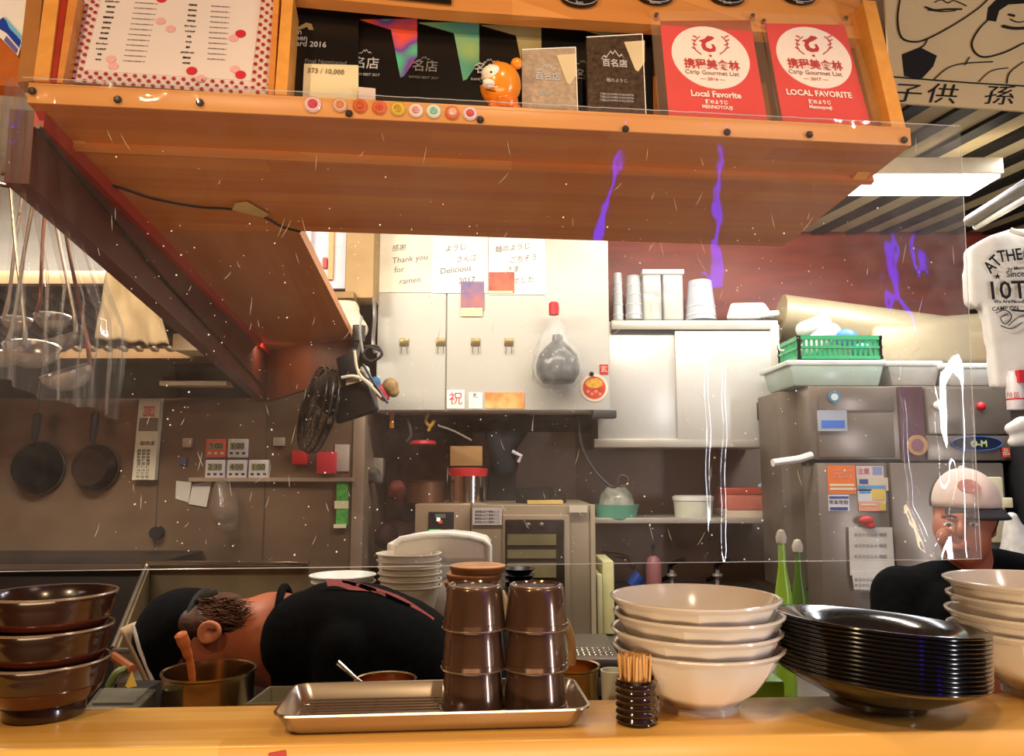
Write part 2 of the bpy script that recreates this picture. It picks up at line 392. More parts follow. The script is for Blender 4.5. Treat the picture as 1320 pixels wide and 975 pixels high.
# ================================================================ overhead shelf
ZS = CZ + 0.50; ZB = ZS - 0.027
A = PZ(38, 108, ZS); Bp = PZ(1172, 166, ZS)
Ab = Vector((A.x, A.y, ZB)); Bb = Vector((Bp.x, Bp.y, ZB))
BR = PZ(1010, 318, ZB); BLi = PZ(385, 298, ZB); WI = PZ(455, 437, ZB); OE = PZ(345, 452, ZB)
tt = (BLi.y - Ab.y) / (OE.y - Ab.y); O1 = Ab.lerp(OE, tt)
def slab(name, pts, z0, z1, m, parent=None, dz=None):
    bm = B(); n = len(pts); bot = [bm.verts.new((p[0], p[1], z0 if dz is None else z0 + dz[i])) for i, p in enumerate(pts)]
    top = [bm.verts.new((p[0], p[1], z1)) for p in pts]
    bm.faces.new(bot); bm.faces.new(top[::-1])
    for i in range(n): bm.faces.new([bot[i], bot[(i + 1) % n], top[(i + 1) % n], top[i]])
    return obj(name, bm, m, parent, 0)
ang = math.atan2(Bp.y - A.y, Bp.x - A.x)
sh = thing('overhead_shelf', 'large orange wooden overhead shelf board with a wing running back to the fan', 'shelf', (A + Bp) / 2)
slab('main_board', [Ab, Bb, BR, BLi, O1], ZB, ZS, SOFFIT, sh)
slab('wing_board', [O1, BLi, WI, OE], ZB, ZS, SOFFIT2, sh)
# front edge facing of lighter wood, 2 mm proud
FE = Frame(A, (Bp - A), (0, 0, 1))
L0 = (Bp - A).length
obj('front_edge', fbx(B(), FE, 0, -0.027, 0, L0, 0.0005, 0.003, 0.001), wood('edge_wood', 'C9803C', 'E0A058', 0.4, 0, (0.9, 0.03), contrast=0.2), sh)
# drop fascia on the outer side of the wing, and the red strip
e = (OE - Ab).normalized(); nrm = Vector((e.y, -e.x, 0))
A2 = Ab + e * 0.02
OE2 = OE + e * 0.0
drop0, drop1 = 0.10, 0.20
bm = hexa(B(), [A2 + Vector((0, 0, -drop0)) - nrm * 0.03, OE2 + Vector((0, 0, -drop1)) - nrm * 0.03, OE2 + Vector((0, 0, -drop1)), A2 + Vector((0, 0, -drop0)),
                A2 - nrm * 0.03, OE2 - nrm * 0.03, OE2, A2])
obj('drop_fascia', bm, DARKRED, sh)
bm = hexa(B(), [A2 + Vector((0, 0, -.022)), OE2 + Vector((0, 0, -.022)), OE2 + nrm * 0.012 + Vector((0, 0, -.022)), A2 + nrm * 0.012 + Vector((0, 0, -.022)), A2, OE2, OE2 + nrm * 0.012, A2 + nrm * 0.012])
obj('red_strip', bm, mat('red_strip_paint', 'AE2614', 0.4, var=0.1), sh)
# dark end board across the end of the wing (carries the fan)
FWE = Frame(WI, (WI - OE), (0, 0, 1))
lw = (WI - OE).length
obj('end_board', hexa(B(), [OE + Vector((0, 0, -.20)), WI + Vector((0, 0, -.13)), WI + Vector((0, .03, -.13)), OE + Vector((0, .03, -.20)), OE, WI, WI + Vector((0, .03, 0)), OE + Vector((0, .03, 0))]), wood('end_wood', '5E2E16', '7C4422', 0.5, 0), sh)
# inner light edge of the wing
# tack nails on the front edge
for i, (u, v) in enumerate(((42, 118), (152, 129), (258, 133), (450, 147), (619, 155), (806, 167), (937, 171), (1043, 174), (1165, 181))):
    a, b = FE.hit(u, v, 0.004)
    M = Matrix.Translation(FE.p(a, b, 0.002)) @ Matrix((FE.ex, FE.ey, FE.n)).transposed().to_4x4()
    obj('tack', lathe(B(), [(0, 0.007), (0.003, 0.0068), (0.0048, 0.005), (0.0052, 0.003), (0.004, 0.0), (0, 0)], 14, M=M), mat('tack_metal', '2A1C14', 0.35, 0.6), sh)
# cable taped under the shelf
cz2 = ZB - 0.004
cab = [PZ(u, v, cz2) for u, v in ((32, 190), (48, 205), (72, 218), (110, 231), (150, 241), (200, 257), (255, 267), (298, 270), (340, 280), (362, 292), (387, 299))]
o = obj('cable', tube(B(), spline(cab, 5), 0.0022, 6), BLACK); tag(o, 'thin black cable taped along the underside of the wooden shelf', 'cable')
o = obj('cable', tube(B(), spline([Ab + Vector((0, 0, -.03)) + nrm * 0.014, Ab.lerp(OE, .3) + Vector((0, 0, -.075)) + nrm * 0.004, Ab.lerp(OE, .6) + Vector((0, 0, -.11)) + nrm * 0.003, Ab.lerp(OE, .95) + Vector((0, 0, -.15)) + nrm * 0.003], 5), 0.003, 6), BLACK)
tag(o, 'black cable running along the dark red fascia of the shelf wing', 'cable')
for i, qd in enumerate((((54, 207), (83, 210), (86, 226), (55, 221)), ((303, 263), (318, 261), (346, 277), (340, 281), (299, 271)))):
    bm = B(); vs = [bm.verts.new(PZ(u, v, cz2 - 0.003)) for u, v in qd]; f = bm.faces.new(vs)
    r = bmesh.ops.extrude_face_region(bm, geom=[f]); bmesh.ops.translate(bm, verts=[x for x in r['geom'] if isinstance(x, bmesh.types.BMVert)], vec=(0, 0, 0.0012))
    o = obj('tape_strip', bm, mat('masking_tape', 'C9A862', 0.7), None, 0); tag(o, ['short piece of masking tape holding the cable near the left corner', 'masking tape strip holding the cable at the inner end of the shelf'][i], 'tape')

# ================================================================ tilted display case standing on the shelf
TL = math.radians(17)
exs = (Bp - A).normalized(); bk = Vector((-exs.y, exs.x, 0)); eys = Vector((0, 0, math.cos(TL))) + bk * math.sin(TL)
FS = Frame(A, exs, eys)
case = thing('display_case', 'open wooden display case on the overhead shelf holding the awards', 'shelf', (A + Bp) / 2)
def sboard(name, ub, ut, vb, vt, cfront, cback, m, wpx):
    """upright board: left edge passes through (ub,vb) and (ut,vt)"""
    a0, b0 = FS.hit(ub, vb, cfront); a1, b1 = FS.hit(ut, vt, cfront); wd = wpx
    g = FS.p
    pts = [g(a0, b0, cback), g(a0 + wd, b0, cback), g(a0 + wd, b0, cfront), g(a0, b0, cfront), g(a1, b1, cback), g(a1 + wd, b1, cback), g(a1 + wd, b1, cfront), g(a1, b1, cfront)]
    return obj(name, hexa(B(), pts), m, case)
a_l = FS.hit(75, 60)[0]; a_r = FS.hit(1150, 60)[0]
obj('back_panel', fbx(B(), FS, a_l - 0.02, 0.0, -0.13, a_r, 0.5, -0.12), wood('case_back_wood', 'B8682A', 'D08A40', 0.45, 0, (1, .1)), case)
sboard('side_board', 1150, 1112, 166, 0, -0.005, -0.12, POSTW, 0.022)
sboard('side_board', 43, 58, 103, -10, 0.0, -0.12, POSTW, 0.019)
sboard('divider', 354, 364, 122, -10, -0.012, -0.11, POSTW, 0.016)
b_top = FS.hit(560, 12, 0)[1]
# upper board with its front rail
pgon('upper_rail', FS, [(374, -6), (560, 12), (760, 26), (1110, 50), (1108, -60), (374, -60)], wood('rail_wood', 'B87436', 'D39250', 0.4, 0), case, -0.03, 0.02)
sboard('frame_stile', 59, 76, 106, -10, -0.004, -0.05, REDW, 0.012)
sboard('frame_stile', 66, 88, 106, -10, -0.006, -0.05, SHELFW, 0.014)
o = sboard('frame_stile', 345, 353, 122, -10, -0.012, -0.05, SHELFW, 0.008)
# neighbouring case at far left
FN = FS
o = pgon('side_case_panel', FS, [(-120, 100), (26, 112), (42, -20), (-120, -40)], wood('side_panel_wood', 'A85018', 'C8752E', 0.4, 2, (2, .5)), None, -0.05, 0.02)
tag(o, 'orange wood panel at the far left beside the display case', 'panel')
o = pgon('post_board', FS, [(22, 106), (44, 104), (56, -20), (36, -20)], wood('post_shade_wood', '9C6632', 'B47A3E', 0.45, 2, (2, .3)), None, -0.02, 0.02)  # darker copy of the post wood, shade put into its colour
tag(o, 'upright wooden board just left of the display case', 'board')
sk = thing('sticker_card', 'blue and white printed card stuck at the far top left corner', 'card', FS.p(*FS.hit(20, 60, -0.045), -0.045))
pgon('card_sheet', FS, [(2, -20), (38, -20), (30, 48), (23, 72), (-8, 40)], mat('card_white', 'E4E2E8', 0.3), sk, -0.044)
pgon('blue_band', FS, [(4, 22), (14, 33), (28, 50), (25, 62), (8, 42), (-8, 32)], mat('card_blue', '1E3FA8', 0.3), sk, -0.0425)
pgon('light_blue_band', FS, [(5, 20), (28, 46), (27, 52), (12, 36)], mat('card_lblue', '6FB8E8', 0.3), sk, -0.0415)
pgon('violet_stripe', FS, [(8, 46), (22, 62), (20, 68), (5, 52)], mat('card_violet', '6A5EA8', 0.3), sk, -0.0415)

# ---- menu board with red dots
mb = thing('menu_board', 'framed white menu sheet bordered with red dots in the left case', 'menu', FS.p(*FS.hit(215, 120, -.03), -.03))
CM = -0.028
def mp(s, t):  # bilinear in the sheet (pixel frame)
    l = Vector((75, 104)).lerp(Vector((110, -28)), t); r = Vector((349, 124)).lerp(Vector((365, -28)), t)
    return l.lerp(r, s)
q = [tuple(mp(*st)) for st in ((0, 0), (1, 0), (1, 1), (0, 1))]
pgon('dotted_sheet', FS, q, mat('menu_paper', 'D6C2BE', 0.55, var=0.03), mb, CM, 0.004)
q = [tuple(mp(*st)) for st in ((0.105, 0.12), (0.90, 0.12), (0.905, 1), (0.11, 1))]
pgon('menu_page', FS, q, mat('menu_page', 'D8CBC8', 0.5, var=0.03), mb, CM + 0.001, 0.002)
DOT = mat('red_dot', '9E1F30', 0.5); dot_me = None
def dot(px, r, m, parent, name='red_dot', c=CM + 0.0022):
    global dot_me
    a, b = FS.hit(px[0], px[1], c); rr = r * 0.00102
    o = obj(name, disc(B(), FS, a, b, rr, rr, c, 0.0008, 10), m, parent, 0); return o
step = 0.031
row = 0
for i in range(5):
    for j in range(16):
        s = 0.014 + i * 0.0255 + 0.0; t = 0.03 + j * 0.068 + (0.034 if i % 2 else 0)
        if t > 1 or i > 3: continue
        dot(mp(s, t), 2.6, DOT, mb)
        dot(mp(0.987 - i * 0.0255, t), 2.6, DOT, mb)
for j in range(17):
    for i in range(3):
        s = 0.12 + j * 0.046 + (0.023 if i % 2 else 0); t = 0.022 + i * 0.038
        if s < 0.9: dot(mp(s, t), 2.6, DOT, mb)
PINK = mat('pale_pink_dot', 'DFA6A6', 0.5); RD = mat('big_red_dot', 'C4202C', 0.5)
for x, y, m_ in ((247, 91, RD), (310, 96, RD), (310, 43, RD), (208, -2, RD), (146, 85, PINK), (207, 27, PINK), (301, 49, PINK), (220, 37, PINK), (259, 101, PINK), (143, 76, PINK), (303, 89, PINK)):
    dot((x, y), 7.2 if m_ is RD else 6.5, m_, mb, 'large_dot', CM + (0.0026 if m_ is RD else 0.0022))
items_l = ['ようじラーメン', '醤油そば', 'つけそば', '鶏白湯そば', '味玉そば', '煮干そば', '辛つけ麺', '特製そば', 'チャーシュー', 'トッピング', '味玉', 'ライス', '餃子']
for k in range(12):
    vv = 2 + k * 6.8; sh_ = -vv * 0.24
    text(items_l[k % 13], FS, 141 + sh_ + 4, vv, 2.2, INK, mb, CM + 0.0018, bold=0.0002)
    text('まろやかな鶏と魚介の旨味を味わう一杯', FS, 189 + sh_ * .9, vv + 2.2, 1.5, mat('grey_ink', '7A7070', 0.7), mb, CM + 0.0018, sx=0.9)
    text(items_l[(k + 4) % 13], FS, 249 + sh_ * .5, vv + 4.5, 2.2, INK, mb, CM + 0.0018, bold=0.0002)
    if k < 11: text('具材は自家製の叉焼と味玉入り', FS, 285 + sh_ * .35, vv + 6.5, 1.5, MATS['grey_ink'], mb, CM + 0.0018)

# ---- black certificates leaning in a row
def holo(key, cols, sc=6):
    m = mat(key, cols[0], 0.25, 0.1); nt = m.node_tree; rp = [n for n in nt.nodes if n.type == 'VALTORGB'][0]
    rp.color_ramp.elements[0].position = 0.2; rp.color_ramp.elements[0].color = lin(cols[0])
    rp.color_ramp.elements[1].position = 0.85; rp.color_ramp.elements[1].color = lin(cols[-1])
    n = len(cols)
    for i in range(1, n - 1): e_ = rp.color_ramp.elements.new(0.2 + 0.65 * i / (n - 1)); e_.color = lin(cols[i])
    nz = [x for x in nt.nodes if x.type == 'TEX_NOISE'][0]; nz.inputs['Scale'].default_value = sc; nz.inputs['Detail'].default_value = 1
    return m
H1 = holo('hologram_red', ['C8A070', 'F05A30', '6A4AA0', '4AE08A', 'B0B890'], 16); H2 = holo('hologram_violet', ['9AB46A', '5AA08A', '8A62C8', 'C09060'], 12); H3 = mat('gold_foil', 'A89A6A', 0.35, 0.3, var=0.15)
CBK = mat('certificate_black', '0B0A0B', 0.3, var=0.2)
CE = -0.075
SIL = mat('silver_print', 'B9B9BC', 0.4, 0.2); SILD = mat('dim_silver_print', '6E6A6A', 0.5)
MTN = [(0, 0), (3, 4), (5, 2.4), (9, 8), (11, 5.5), (13, 8.5), (17, 3), (19, 5), (22, 0), (19.5, 3.4), (17, 1.6), (13, 7), (11, 4), (9, 6.6), (5, .8), (3, 2.4)]
def mountain(fr, u, v, s, m, parent, c):
    pgon('mountain_mark', fr, [(u + x * s, v - y * s) for x, y in MTN], m, parent, c, 0.0006)
t = thing('award_certificate', 'black ramen award certificate of 2016 with a cream number card', 'certificate', FS.p(*FS.hit(415, 130, CE), CE))
pgon('board', FS, [(369, 124), (462, 130), (462, 5), (374, -2)], CBK, t, CE + 0.012, 0.006)
pgon('number_card', FS, [(390, 125), (462, 129), (462, 84), (392, 82)], CREAM, t, CE + 0.014, 0.001)
for i, s_ in enumerate(('Japan', 'Ramen', 'Award 2016')):
    text(s_, FS, 372 if i < 2 else 372, 41 + i * 7.5, 8 if i < 2 else 7, SIL, t, CE + 0.0135, 'LEFT' if 0 else 'CENTER', bold=0.0003) if 0 else text(s_, FS, 366, 40 + i * 7.5, 8, SIL, t, CE + 0.0135, 'LEFT', bold=0.0002)
pgon('gold_mark', FS, [(378, 38), (395, 29), (402, 31), (404, 38), (398, 38), (396, 34), (386, 38)], H3, t, CE + 0.0135)
text('Final Nominated', FS, 420, 80, 6, SILD, t, CE + 0.0135); text('373 / 10,000', FS, 420, 92, 7, mat('card_ink', '6A5A38', 0.7), t, CE + 0.0155)
for i, (u0, u1, vt, hm, lab, off) in enumerate(((462, 541, 20, H1, 'black certificate with rainbow foil flag right of the number card certificate', 0), (538, 622, 24, H2, 'black certificate with green violet foil flag left of the bear figurine', .002),
                                             (618, 702, 27, H3, 'black certificate with dull gold foil flag behind the bear figurine', .004), (698, 842, 36, H3, 'wide black certificate with pale foil flag behind the two clear plaques', .006))):
    cc = CE + off
    t = thing('award_certificate', lab, 'certificate', FS.p(*FS.hit((u0 + u1) / 2, 140, cc), cc))
    vb = 131 + (u0 - 462) * 0.075
    pgon('board', FS, [(u0, vb), (u1, vb + 5), (u1, vt - 4), (u0, vt - 18)], CBK, t, cc, 0.002)
    if i < 3:
        pgon('foil_flag', FS, [(u0 + 2, vt + 5), (u1, vt + 4), (u1, vt + 48), (u1 - 20, vt + 78), (u1 - 25, vt + 80), (u1 - 37, vt + 18)], hm, t, cc + 0.0012)
        mountain(FS, u0 + (0 if i < 2 else 4), vt + (50 if i < 1 else 55), 0.8, SIL if i != 1 else SILD, t, cc + 0.0012)
        text('名店', FS, u0 + 10, vt + 62, 15, SIL if i != 1 else SILD, t, cc + 0.0012, bold=0.0003)
        text('RAMEN BEST 2017', FS, u0 + 8, vt + 76, 3.6, SIL if i != 1 else SILD, t, cc + 0.0012)
    else:
        pgon('foil_flag', FS, [(745, 36), (826, 38), (830, 88), (822, 96), (806, 54)], hm, t, cc + 0.0012)
        mountain(FS, 742, 84, 0.8, SILD, t, cc + 0.0012); text('名店', FS, 756, 97, 14, SILD, t, cc + 0.0012, bold=0.0003)
o = pgon('white_tag', FS, [(462, 128), (484, 129), (484, 114), (462, 112)], mat('tag_white', 'D8C4BE', 0.6), None, CE + 0.02, 0.002); tag(o, 'small white rounded tag standing beside the cream number card', 'tag')
# hanging cards seen at the very top
for i, (u0, u1) in enumerate(((462, 582),)):
    o = pgon('black_card', FS, [(u0, -8), (u1, 4), (u1, -40), (u0, -40)], CBK, None, -0.024, 0.003); tag(o, 'black card edge at the very top above the certificates', 'card')
for i, (u, v, txt) in enumerate(((747, -6, 'Best'), (845, -9, 'Ramen'), (938, -8, 'Body'), (1031, -9, 'Best'))):
    a, b = FS.hit(u, v, -0.022)
    t = thing('round_plaque', ['round black plaque on the top rail, leftmost of the four', 'round black plaque above the clear dark plaque', 'round black plaque above the left red poster', 'round black plaque above the right red poster'][i], 'plaque', FS.p(a, b, -0.03), 'round black plaques on the top rail')
    obj('plate', disc(B(), FS, a, b, 0.030, 0.021, -0.022, 0.006, 36), CBK, t, 0)
    obj('rim', tube(B(), [FS.p(a + 0.029 * math.cos(x * PI / 20), b + 0.02 * math.sin(x * PI / 20), -0.0215) for x in range(40)], 0.0006, 4, closed=True), SIL, t)
    text(txt, FS, u, 3, 4, SIL, t, -0.0215)

# ---- clear acrylic plaques
def plaque(lab, pts, m, seed):
    c = -0.02
    t = thing('acrylic_plaque', lab, 'plaque', FS.p(*FS.hit(pts[0][0], pts[0][1], c), c), 'clear acrylic award plaques')
    pgon('block', FS, pts, m, t, c, 0.010)
    l, r = pts[0][0], pts[1][0]; tp = pts[2][1]; wv = r - l
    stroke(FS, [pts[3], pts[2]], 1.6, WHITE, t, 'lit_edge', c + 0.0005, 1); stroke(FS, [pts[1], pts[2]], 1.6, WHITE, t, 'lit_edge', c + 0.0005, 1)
    pgon('foil_flag', FS, [(l + wv * .62, tp + 10), (r - 2, tp + 8), (r - 2, tp + 36), (r - 10, tp + 48), (r - 14, tp + 46)], mat('flag_pale', 'CDBB98', 0.4), t, c + 0.0008)
    mountain(FS, l + wv * .22, tp + 32, 1.4, SIL, t, c + 0.0008); text('百名店', FS, l + wv * .46, tp + 38, 10, SIL, t, c + 0.0008, bold=0.0004)
    text('麺のようじ', FS, l + wv * .5, tp + 60, 5, SIL, t, c + 0.0008); 
    for k in range(3): text('TABELOG RAMEN HYAKUMEITEN', FS, l + wv * .5, tp + 78 + k * 4, 3, SIL, t, c + 0.0008, sx=0.75)
plaque('pale clear acrylic award plaque standing right of the bear figurine', [(673, 150), (745, 153), (742, 61), (673, 64)], mat('plaque_pale', 'B09A86', 0.3, 0.2, var=0.2, scale=120), 1)
plaque('dark brown clear acrylic award plaque left of the red posters', [(758, 152), (833, 156), (828, 44), (756, 48)], mat('plaque_brown', '4A3A2E', 0.3, 0.2, var=0.45, scale=160), 2)

# ---- red award posters in acrylic holders
PR = mat('poster_red', 'D02430', 0.4, var=0.05); PW = mat('poster_white', 'EBDDD6', 0.45, var=0.02); PRD = mat('logo_red', 'B3202C', 0.5)
ACRY = mat('acrylic_clear', 'E8D2B8', 0.08, 0.0, var=0.02, alpha=0.05)
for i, (pl, yr, l2, l3, lab) in enumerate(((((863, 156), (990, 160), (967, 26), (851, 27)), '2016', 'Local Favorite', 'MENNOYOUJI', 'red gourmet award poster dated 2016 in a clear holder, left of the two'),
                                 (((1010, 161), (1123, 163), (1088, 32), (987, 30)), '2017', 'LOCAL FAVORITE', 'Mennoyouji', 'red gourmet award poster dated 2017 in a clear holder by the right post'))):
    c = -0.03 + i * 0.004
    t = thing('award_poster', lab, 'poster', FS.p(*FS.hit(pl[0][0] + 60, 158, c), c), 'red gourmet award posters')
    pgon('sheet', FS, pl, PR, t, c, 0.002)
    cu = (pl[2][0] + pl[3][0]) / 2 + 6; cu = 916 if i == 0 else 1049; cv = 74
    a, b = FS.hit(cu, cv, c); rx = 0.0615 if i == 0 else 0.0605; ry = 0.064
    obj('white_oval', disc(B(), FS, a, b, rx, ry, c + 0.001, 0.001, 48), PW, t, 0)
    c1 = c + 0.0018
    dol = [(903, 51), (908, 49), (914, 46), (921, 47), (927, 52), (930, 57), (933, 60), (929, 64), (922, 66), (914, 66), (907, 62), (905, 55)]
    dol = [(901, 52), (908, 50), (912, 46), (918, 47), (921, 49), (916, 52), (911, 54), (909, 57), (911, 61), (916, 63), (919, 61), (917, 57), (920, 57), (923, 62), (922, 66), (914, 67), (907, 64), (904, 58), (905, 54)]
    dx = cu - 916
    pgon('dolphin_mark', FS, [(u + dx, v) for u, v in dol], PRD, t, c1)
    for s in (-1, 1):
        stroke(FS, [(cu + s * 14, 47), (cu + s * 21, 54), (cu + s * 20, 63), (cu + s * 12, 70)], 1.3, PRD, t, 'laurel', c1)
        for k in range(4): stroke(FS, [(cu + s * (18 + (k % 2)), 48 + k * 5), (cu + s * (23 + (k % 2)), 46 + k * 5)], 1.6, PRD, t, 'laurel_leaf', c1, 1)
    text('★', FS, cu + 0, 72, 5, PRD, t, c1)
    text('携程美食林', FS, cu + 2, 84, 12.5, PRD, t, c1, bold=0.0004, sx=1.05); text('Ctrip Gourmet List', FS, cu + 2, 94, 6.2, mat('logo_grey', '8A6A66', 0.5), t, c1, sx=1.1)
    text('— %s —' % yr, FS, cu + 3, 102, 5, PRD, t, c1, sx=1.3)
    text(l2, FS, cu + 7, 122 - i * 1, 8.5 if i == 0 else 8, PW, t, c1, bold=0.0004, sx=1.05)
    text('麺のようじ', FS, cu + 8, 132, 5.5, PW, t, c1, bold=0.0003); text(l3, FS, cu + 9, 138.5, 5, PW, t, c1, bold=0.0002)
    ou = ((850, 158), (1008, 162), (976, 14), (838, 14)) if i == 0 else ((1006, 162), (1142, 166), (1096, 22), (980, 16))
    pgon('clear_holder', FS, ou, ACRY, t, c + 0.004, 0.0025)
    for (u, v) in ((846, 20), (970, 21), (993, 158)) if i == 0 else ((984, 28), (1090, 24), (1132, 160)):
        a, b = FS.hit(u, v, c + 0.006); M = Matrix.Translation(FS.p(a, b, c + 0.004)) @ Matrix((FS.ex, FS.ey, FS.n)).transposed().to_4x4()
        obj('standoff', lathe(B(), [(0, .006), (.003, .0055), (.0042, .003), (.0042, 0), (0, 0)], 12, M=M), CHROME, t)

# ---- orange bear figurine
FF = Frame(FS.o, exs, (0, 0, 1))
def fz(u, v, c): return FF.p(*FF.hit(u, v, c), c)
cb_ = -0.018
OR = mat('bear_orange', 'E98A22', 0.25, var=0.05, coat=0.4); ORD = mat('bear_orange_deep', 'D8701C', 0.3, var=0.06, coat=0.3)
g0 = fz(645, 150, cb_)
t = thing('bear_figurine', 'round glossy orange bear figurine sitting before the black certificates', 'figurine', g0)
s_ = 0.00098
def fb(du, dv, dc): return fz(645 + du, 110 + dv, cb_ + dc)
bm = ell(B(), fb(0, 0, 0), (0.029, 0.027, 0.032), u=32, v=20); obj('head', bm, OR, t)
obj('body', ell(B(), fb(5, 22, 0), (0.02, 0.018, 0.017)), ORD, t)
for du in (-4, 21):
    obj('ear', ell(B(), fb(du + 0, -28 if du > 0 else -24, 0.0 if du > 0 else -.012), (0.0085, 0.006, 0.0085)), OR, t)
for du in (-7, 20): obj('foot', ell(B(), fb(du, 35 if du < 0 else 33, 0.008), (0.0115 if du < 0 else .008, 0.012, 0.0095)), ORD, t)
for du in (-10, 15): obj('arm', ell(B(), fb(du, 27, 0.008), (0.006, 0.007, 0.01)), ORD, t)
obj('face_mask', ell(B(), fb(-10, -13, 0.011), (0.0165, 0.0165, 0.0135), u=24), mat('bear_white', 'EDE6DA', 0.3, coat=0.3), t)
obj('muzzle', ell(B(), fb(-16, -2, 0.020), (0.010, 0.009, 0.006)), mat('bear_white', '', .3), t)
obj('nose', ell(B(), fb(-25, -4, 0.024), (0.0035, 0.004, 0.0035)), BLACK, t)
for du, dv in ((-12, -17), (-25, -13)): obj('eye', ell(B(), fb(du, dv, 0.0265 if du > -20 else 0.020), (0.0016, 0.0016, 0.0016)), BLACK, t)
obj('mouth', tube(B(), spline([fb(-18, 5, 0.0275), fb(-12, 7, 0.029), fb(-6, 8, 0.0305)], 4), 0.0007, 5), BLACK, t)
obj('whisker', tube(B(), [fb(-16, 1, 0.030), fb(-3, 2, 0.033)], 0.0009, 5), WHITE, t)

# ---- round badges along the shelf edge
bcol = [('E8C4C4', 'C0304A', 'white and red'), ('E0B49A', 'C87850', 'pale tan'), ('D8642C', 'B84A1C', 'deep orange'), ('D8683A', 'C04A28', 'orange red'), ('D8B83A', 'B89020', 'yellow'), ('E8D8CC', 'D09090', 'white and rose'), ('D8E4D8', '88B8A8', 'white and mint'), ('D46A3A', 'E0B0A0', 'orange and pink'), ('E8D0D8', 'C03838', 'white with a red mark')]
bu = [(403, 135), (438, 136), (464, 137), (489, 139), (513, 141), (536, 143), (559, 144), (583, 146), (606, 147)]
for i, ((u, v), (c1_, c2_, nm)) in enumerate(zip(bu, bcol)):
    c = 0.006
    a, b = FE.hit(u, v - 1, c); R3 = Matrix((FE.ex, FE.ey, FE.n)).transposed().to_4x4()
    rr = 0.0115 if i == 0 else 0.0098
    t = thing('round_badge', '%s round badge on the shelf edge, %s' % (nm, ['nearest the dark certificate corner', 'second from the left end', 'third from the left end', 'fourth from the left end', 'middle of the row', 'fourth from the right end', 'third from the right end', 'second from the right end', 'closest to the bear figurine'][i]), 'badge', FE.p(a, b, c), 'round badges along the shelf edge')
    M = Matrix.Translation(FE.p(a, b, c - 0.002)) @ R3
    obj('badge_body', lathe(B(), [(0, 0.0035), (rr * .8, 0.003), (rr, 0.0012), (rr, 0), (0, 0)], 24, M=M), mat('badge_a%d' % i, c1_, 0.3, coat=0.5), t)
    obj('badge_print', lathe(B(), [(0, 0.0042), (rr * .55, 0.0040), (rr * .6, 0.0030), (0, 0.003)], 9 if i % 2 else 16, M=M), mat('badge_b%d' % i, c2_, 0.35, var=0.4, scale=300), t)

# ================================================================ kitchen: left wall, hood, hanging tools
def fw_pt(u, v, Y): return P(u, v, Y)
# exhaust hood
t = thing('exhaust_hood', 'steel exhaust hood with dark slatted filters over the stove at left', 'hood', P(100, 360, 2.4))
zl_ = P(120, 352, 2.4).z; zl2 = P(120, 369, 2.4).z; hx0, hx1 = -2.28, -1.0
obj('front_panel', hexa(B(), [(hx0, 2.4, zl_), (hx1, 2.4, zl_), (hx1, 3.05, RZ - .02), (hx0, 3.05, RZ - .02), (hx0, 2.38, zl_), (hx1, 2.38, zl_), (hx1, 3.0, RZ - .01), (hx0, 3.0, RZ - .01)]), mat('hood_steel', 'A8A49C', 0.35, 0.5, var=0.08, scale=3, stretch=(1, 4, 1)), t)
box('lip', hx0, 2.37, zl2, hx1, 2.41, zl_, mat('hood_lip', 'B89E78', 0.4, 0.3), t, 0.003)
zb_ = P(100, 513, 3.05).z
def hoodp(s, x, off=0.0):  # s 0 at lip, 1 at back bottom
    return Vector((x, 2.42 + (3.05 - 2.42) * s, zl2 + (zb_ - zl2) * s - off))
obj('back_sheet', hexa(B(), [hoodp(0, hx0, .0), hoodp(0, hx1), hoodp(1, hx1), hoodp(1, hx0), hoodp(0, hx0, -.02), hoodp(0, hx1, -.02), hoodp(1, hx1, -.02), hoodp(1, hx0, -.02)]), mat('hood_inner', '2A2115', 0.5, 0.2, var=0.3), t)
fm = mat('filter_steel', '6A5F50', 0.4, 0.6)
for i in range(26):
    x = hx0 + 0.02 + i * 0.055
    if x > hx1 - .06: break
    obj('filter_slat', hexa(B(), [hoodp(.04, x, .012), hoodp(.04, x + .02, .012), hoodp(.50, x + .12, .012), hoodp(.50, x + .10, .012), hoodp(.04, x, 0), hoodp(.04, x + .02, 0), hoodp(.50, x + .12, 0), hoodp(.50, x + .10, 0)]), fm, t)
obj('grease_rail', hexa(B(), [hoodp(.50, hx0, .035), hoodp(.50, hx1, .035), hoodp(.56, hx1, .03), hoodp(.56, hx0, .03), hoodp(.50, hx0, 0), hoodp(.50, hx1, 0), hoodp(.56, hx1, 0), hoodp(.56, hx0, 0)]), mat('hood_lip2', '5E4A30', 0.5, 0.3), t)
obj('olive_panel', hexa(B(), [hoodp(.57, hx0, .006), hoodp(.57, P(210, 470, 2.7).x, .006), hoodp(.99, P(210, 470, 2.9).x, .006), hoodp(.99, hx0, .006), hoodp(.57, hx0, 0), hoodp(.57, P(210, 470, 2.7).x, 0), hoodp(.99, P(210, 470, 2.9).x, 0), hoodp(.99, hx0, 0)]), mat('olive_metal', '4A4222', 0.4, 0.2, var=0.3), t)
# pale duct piece under the wing
o = pbox('lamp_cover', 222, 430, 292, 452, 2.6, 0.25, mat('cover_white', 'D8C6A8', 0.5), None, .004); tag(o, 'pale flat box under the hood right of the grey rag', 'box')
o = pbox('wall_shelf', 205, 491, 292, 497, 2.9, 0.19, mat('highlight_white', 'D6CCBA', 0.4, .2), None, .002); tag(o, 'narrow pale bar added as a highlight on the wall above the tall carton', 'shelf')  # pale bar added for the bright highlight on the steel
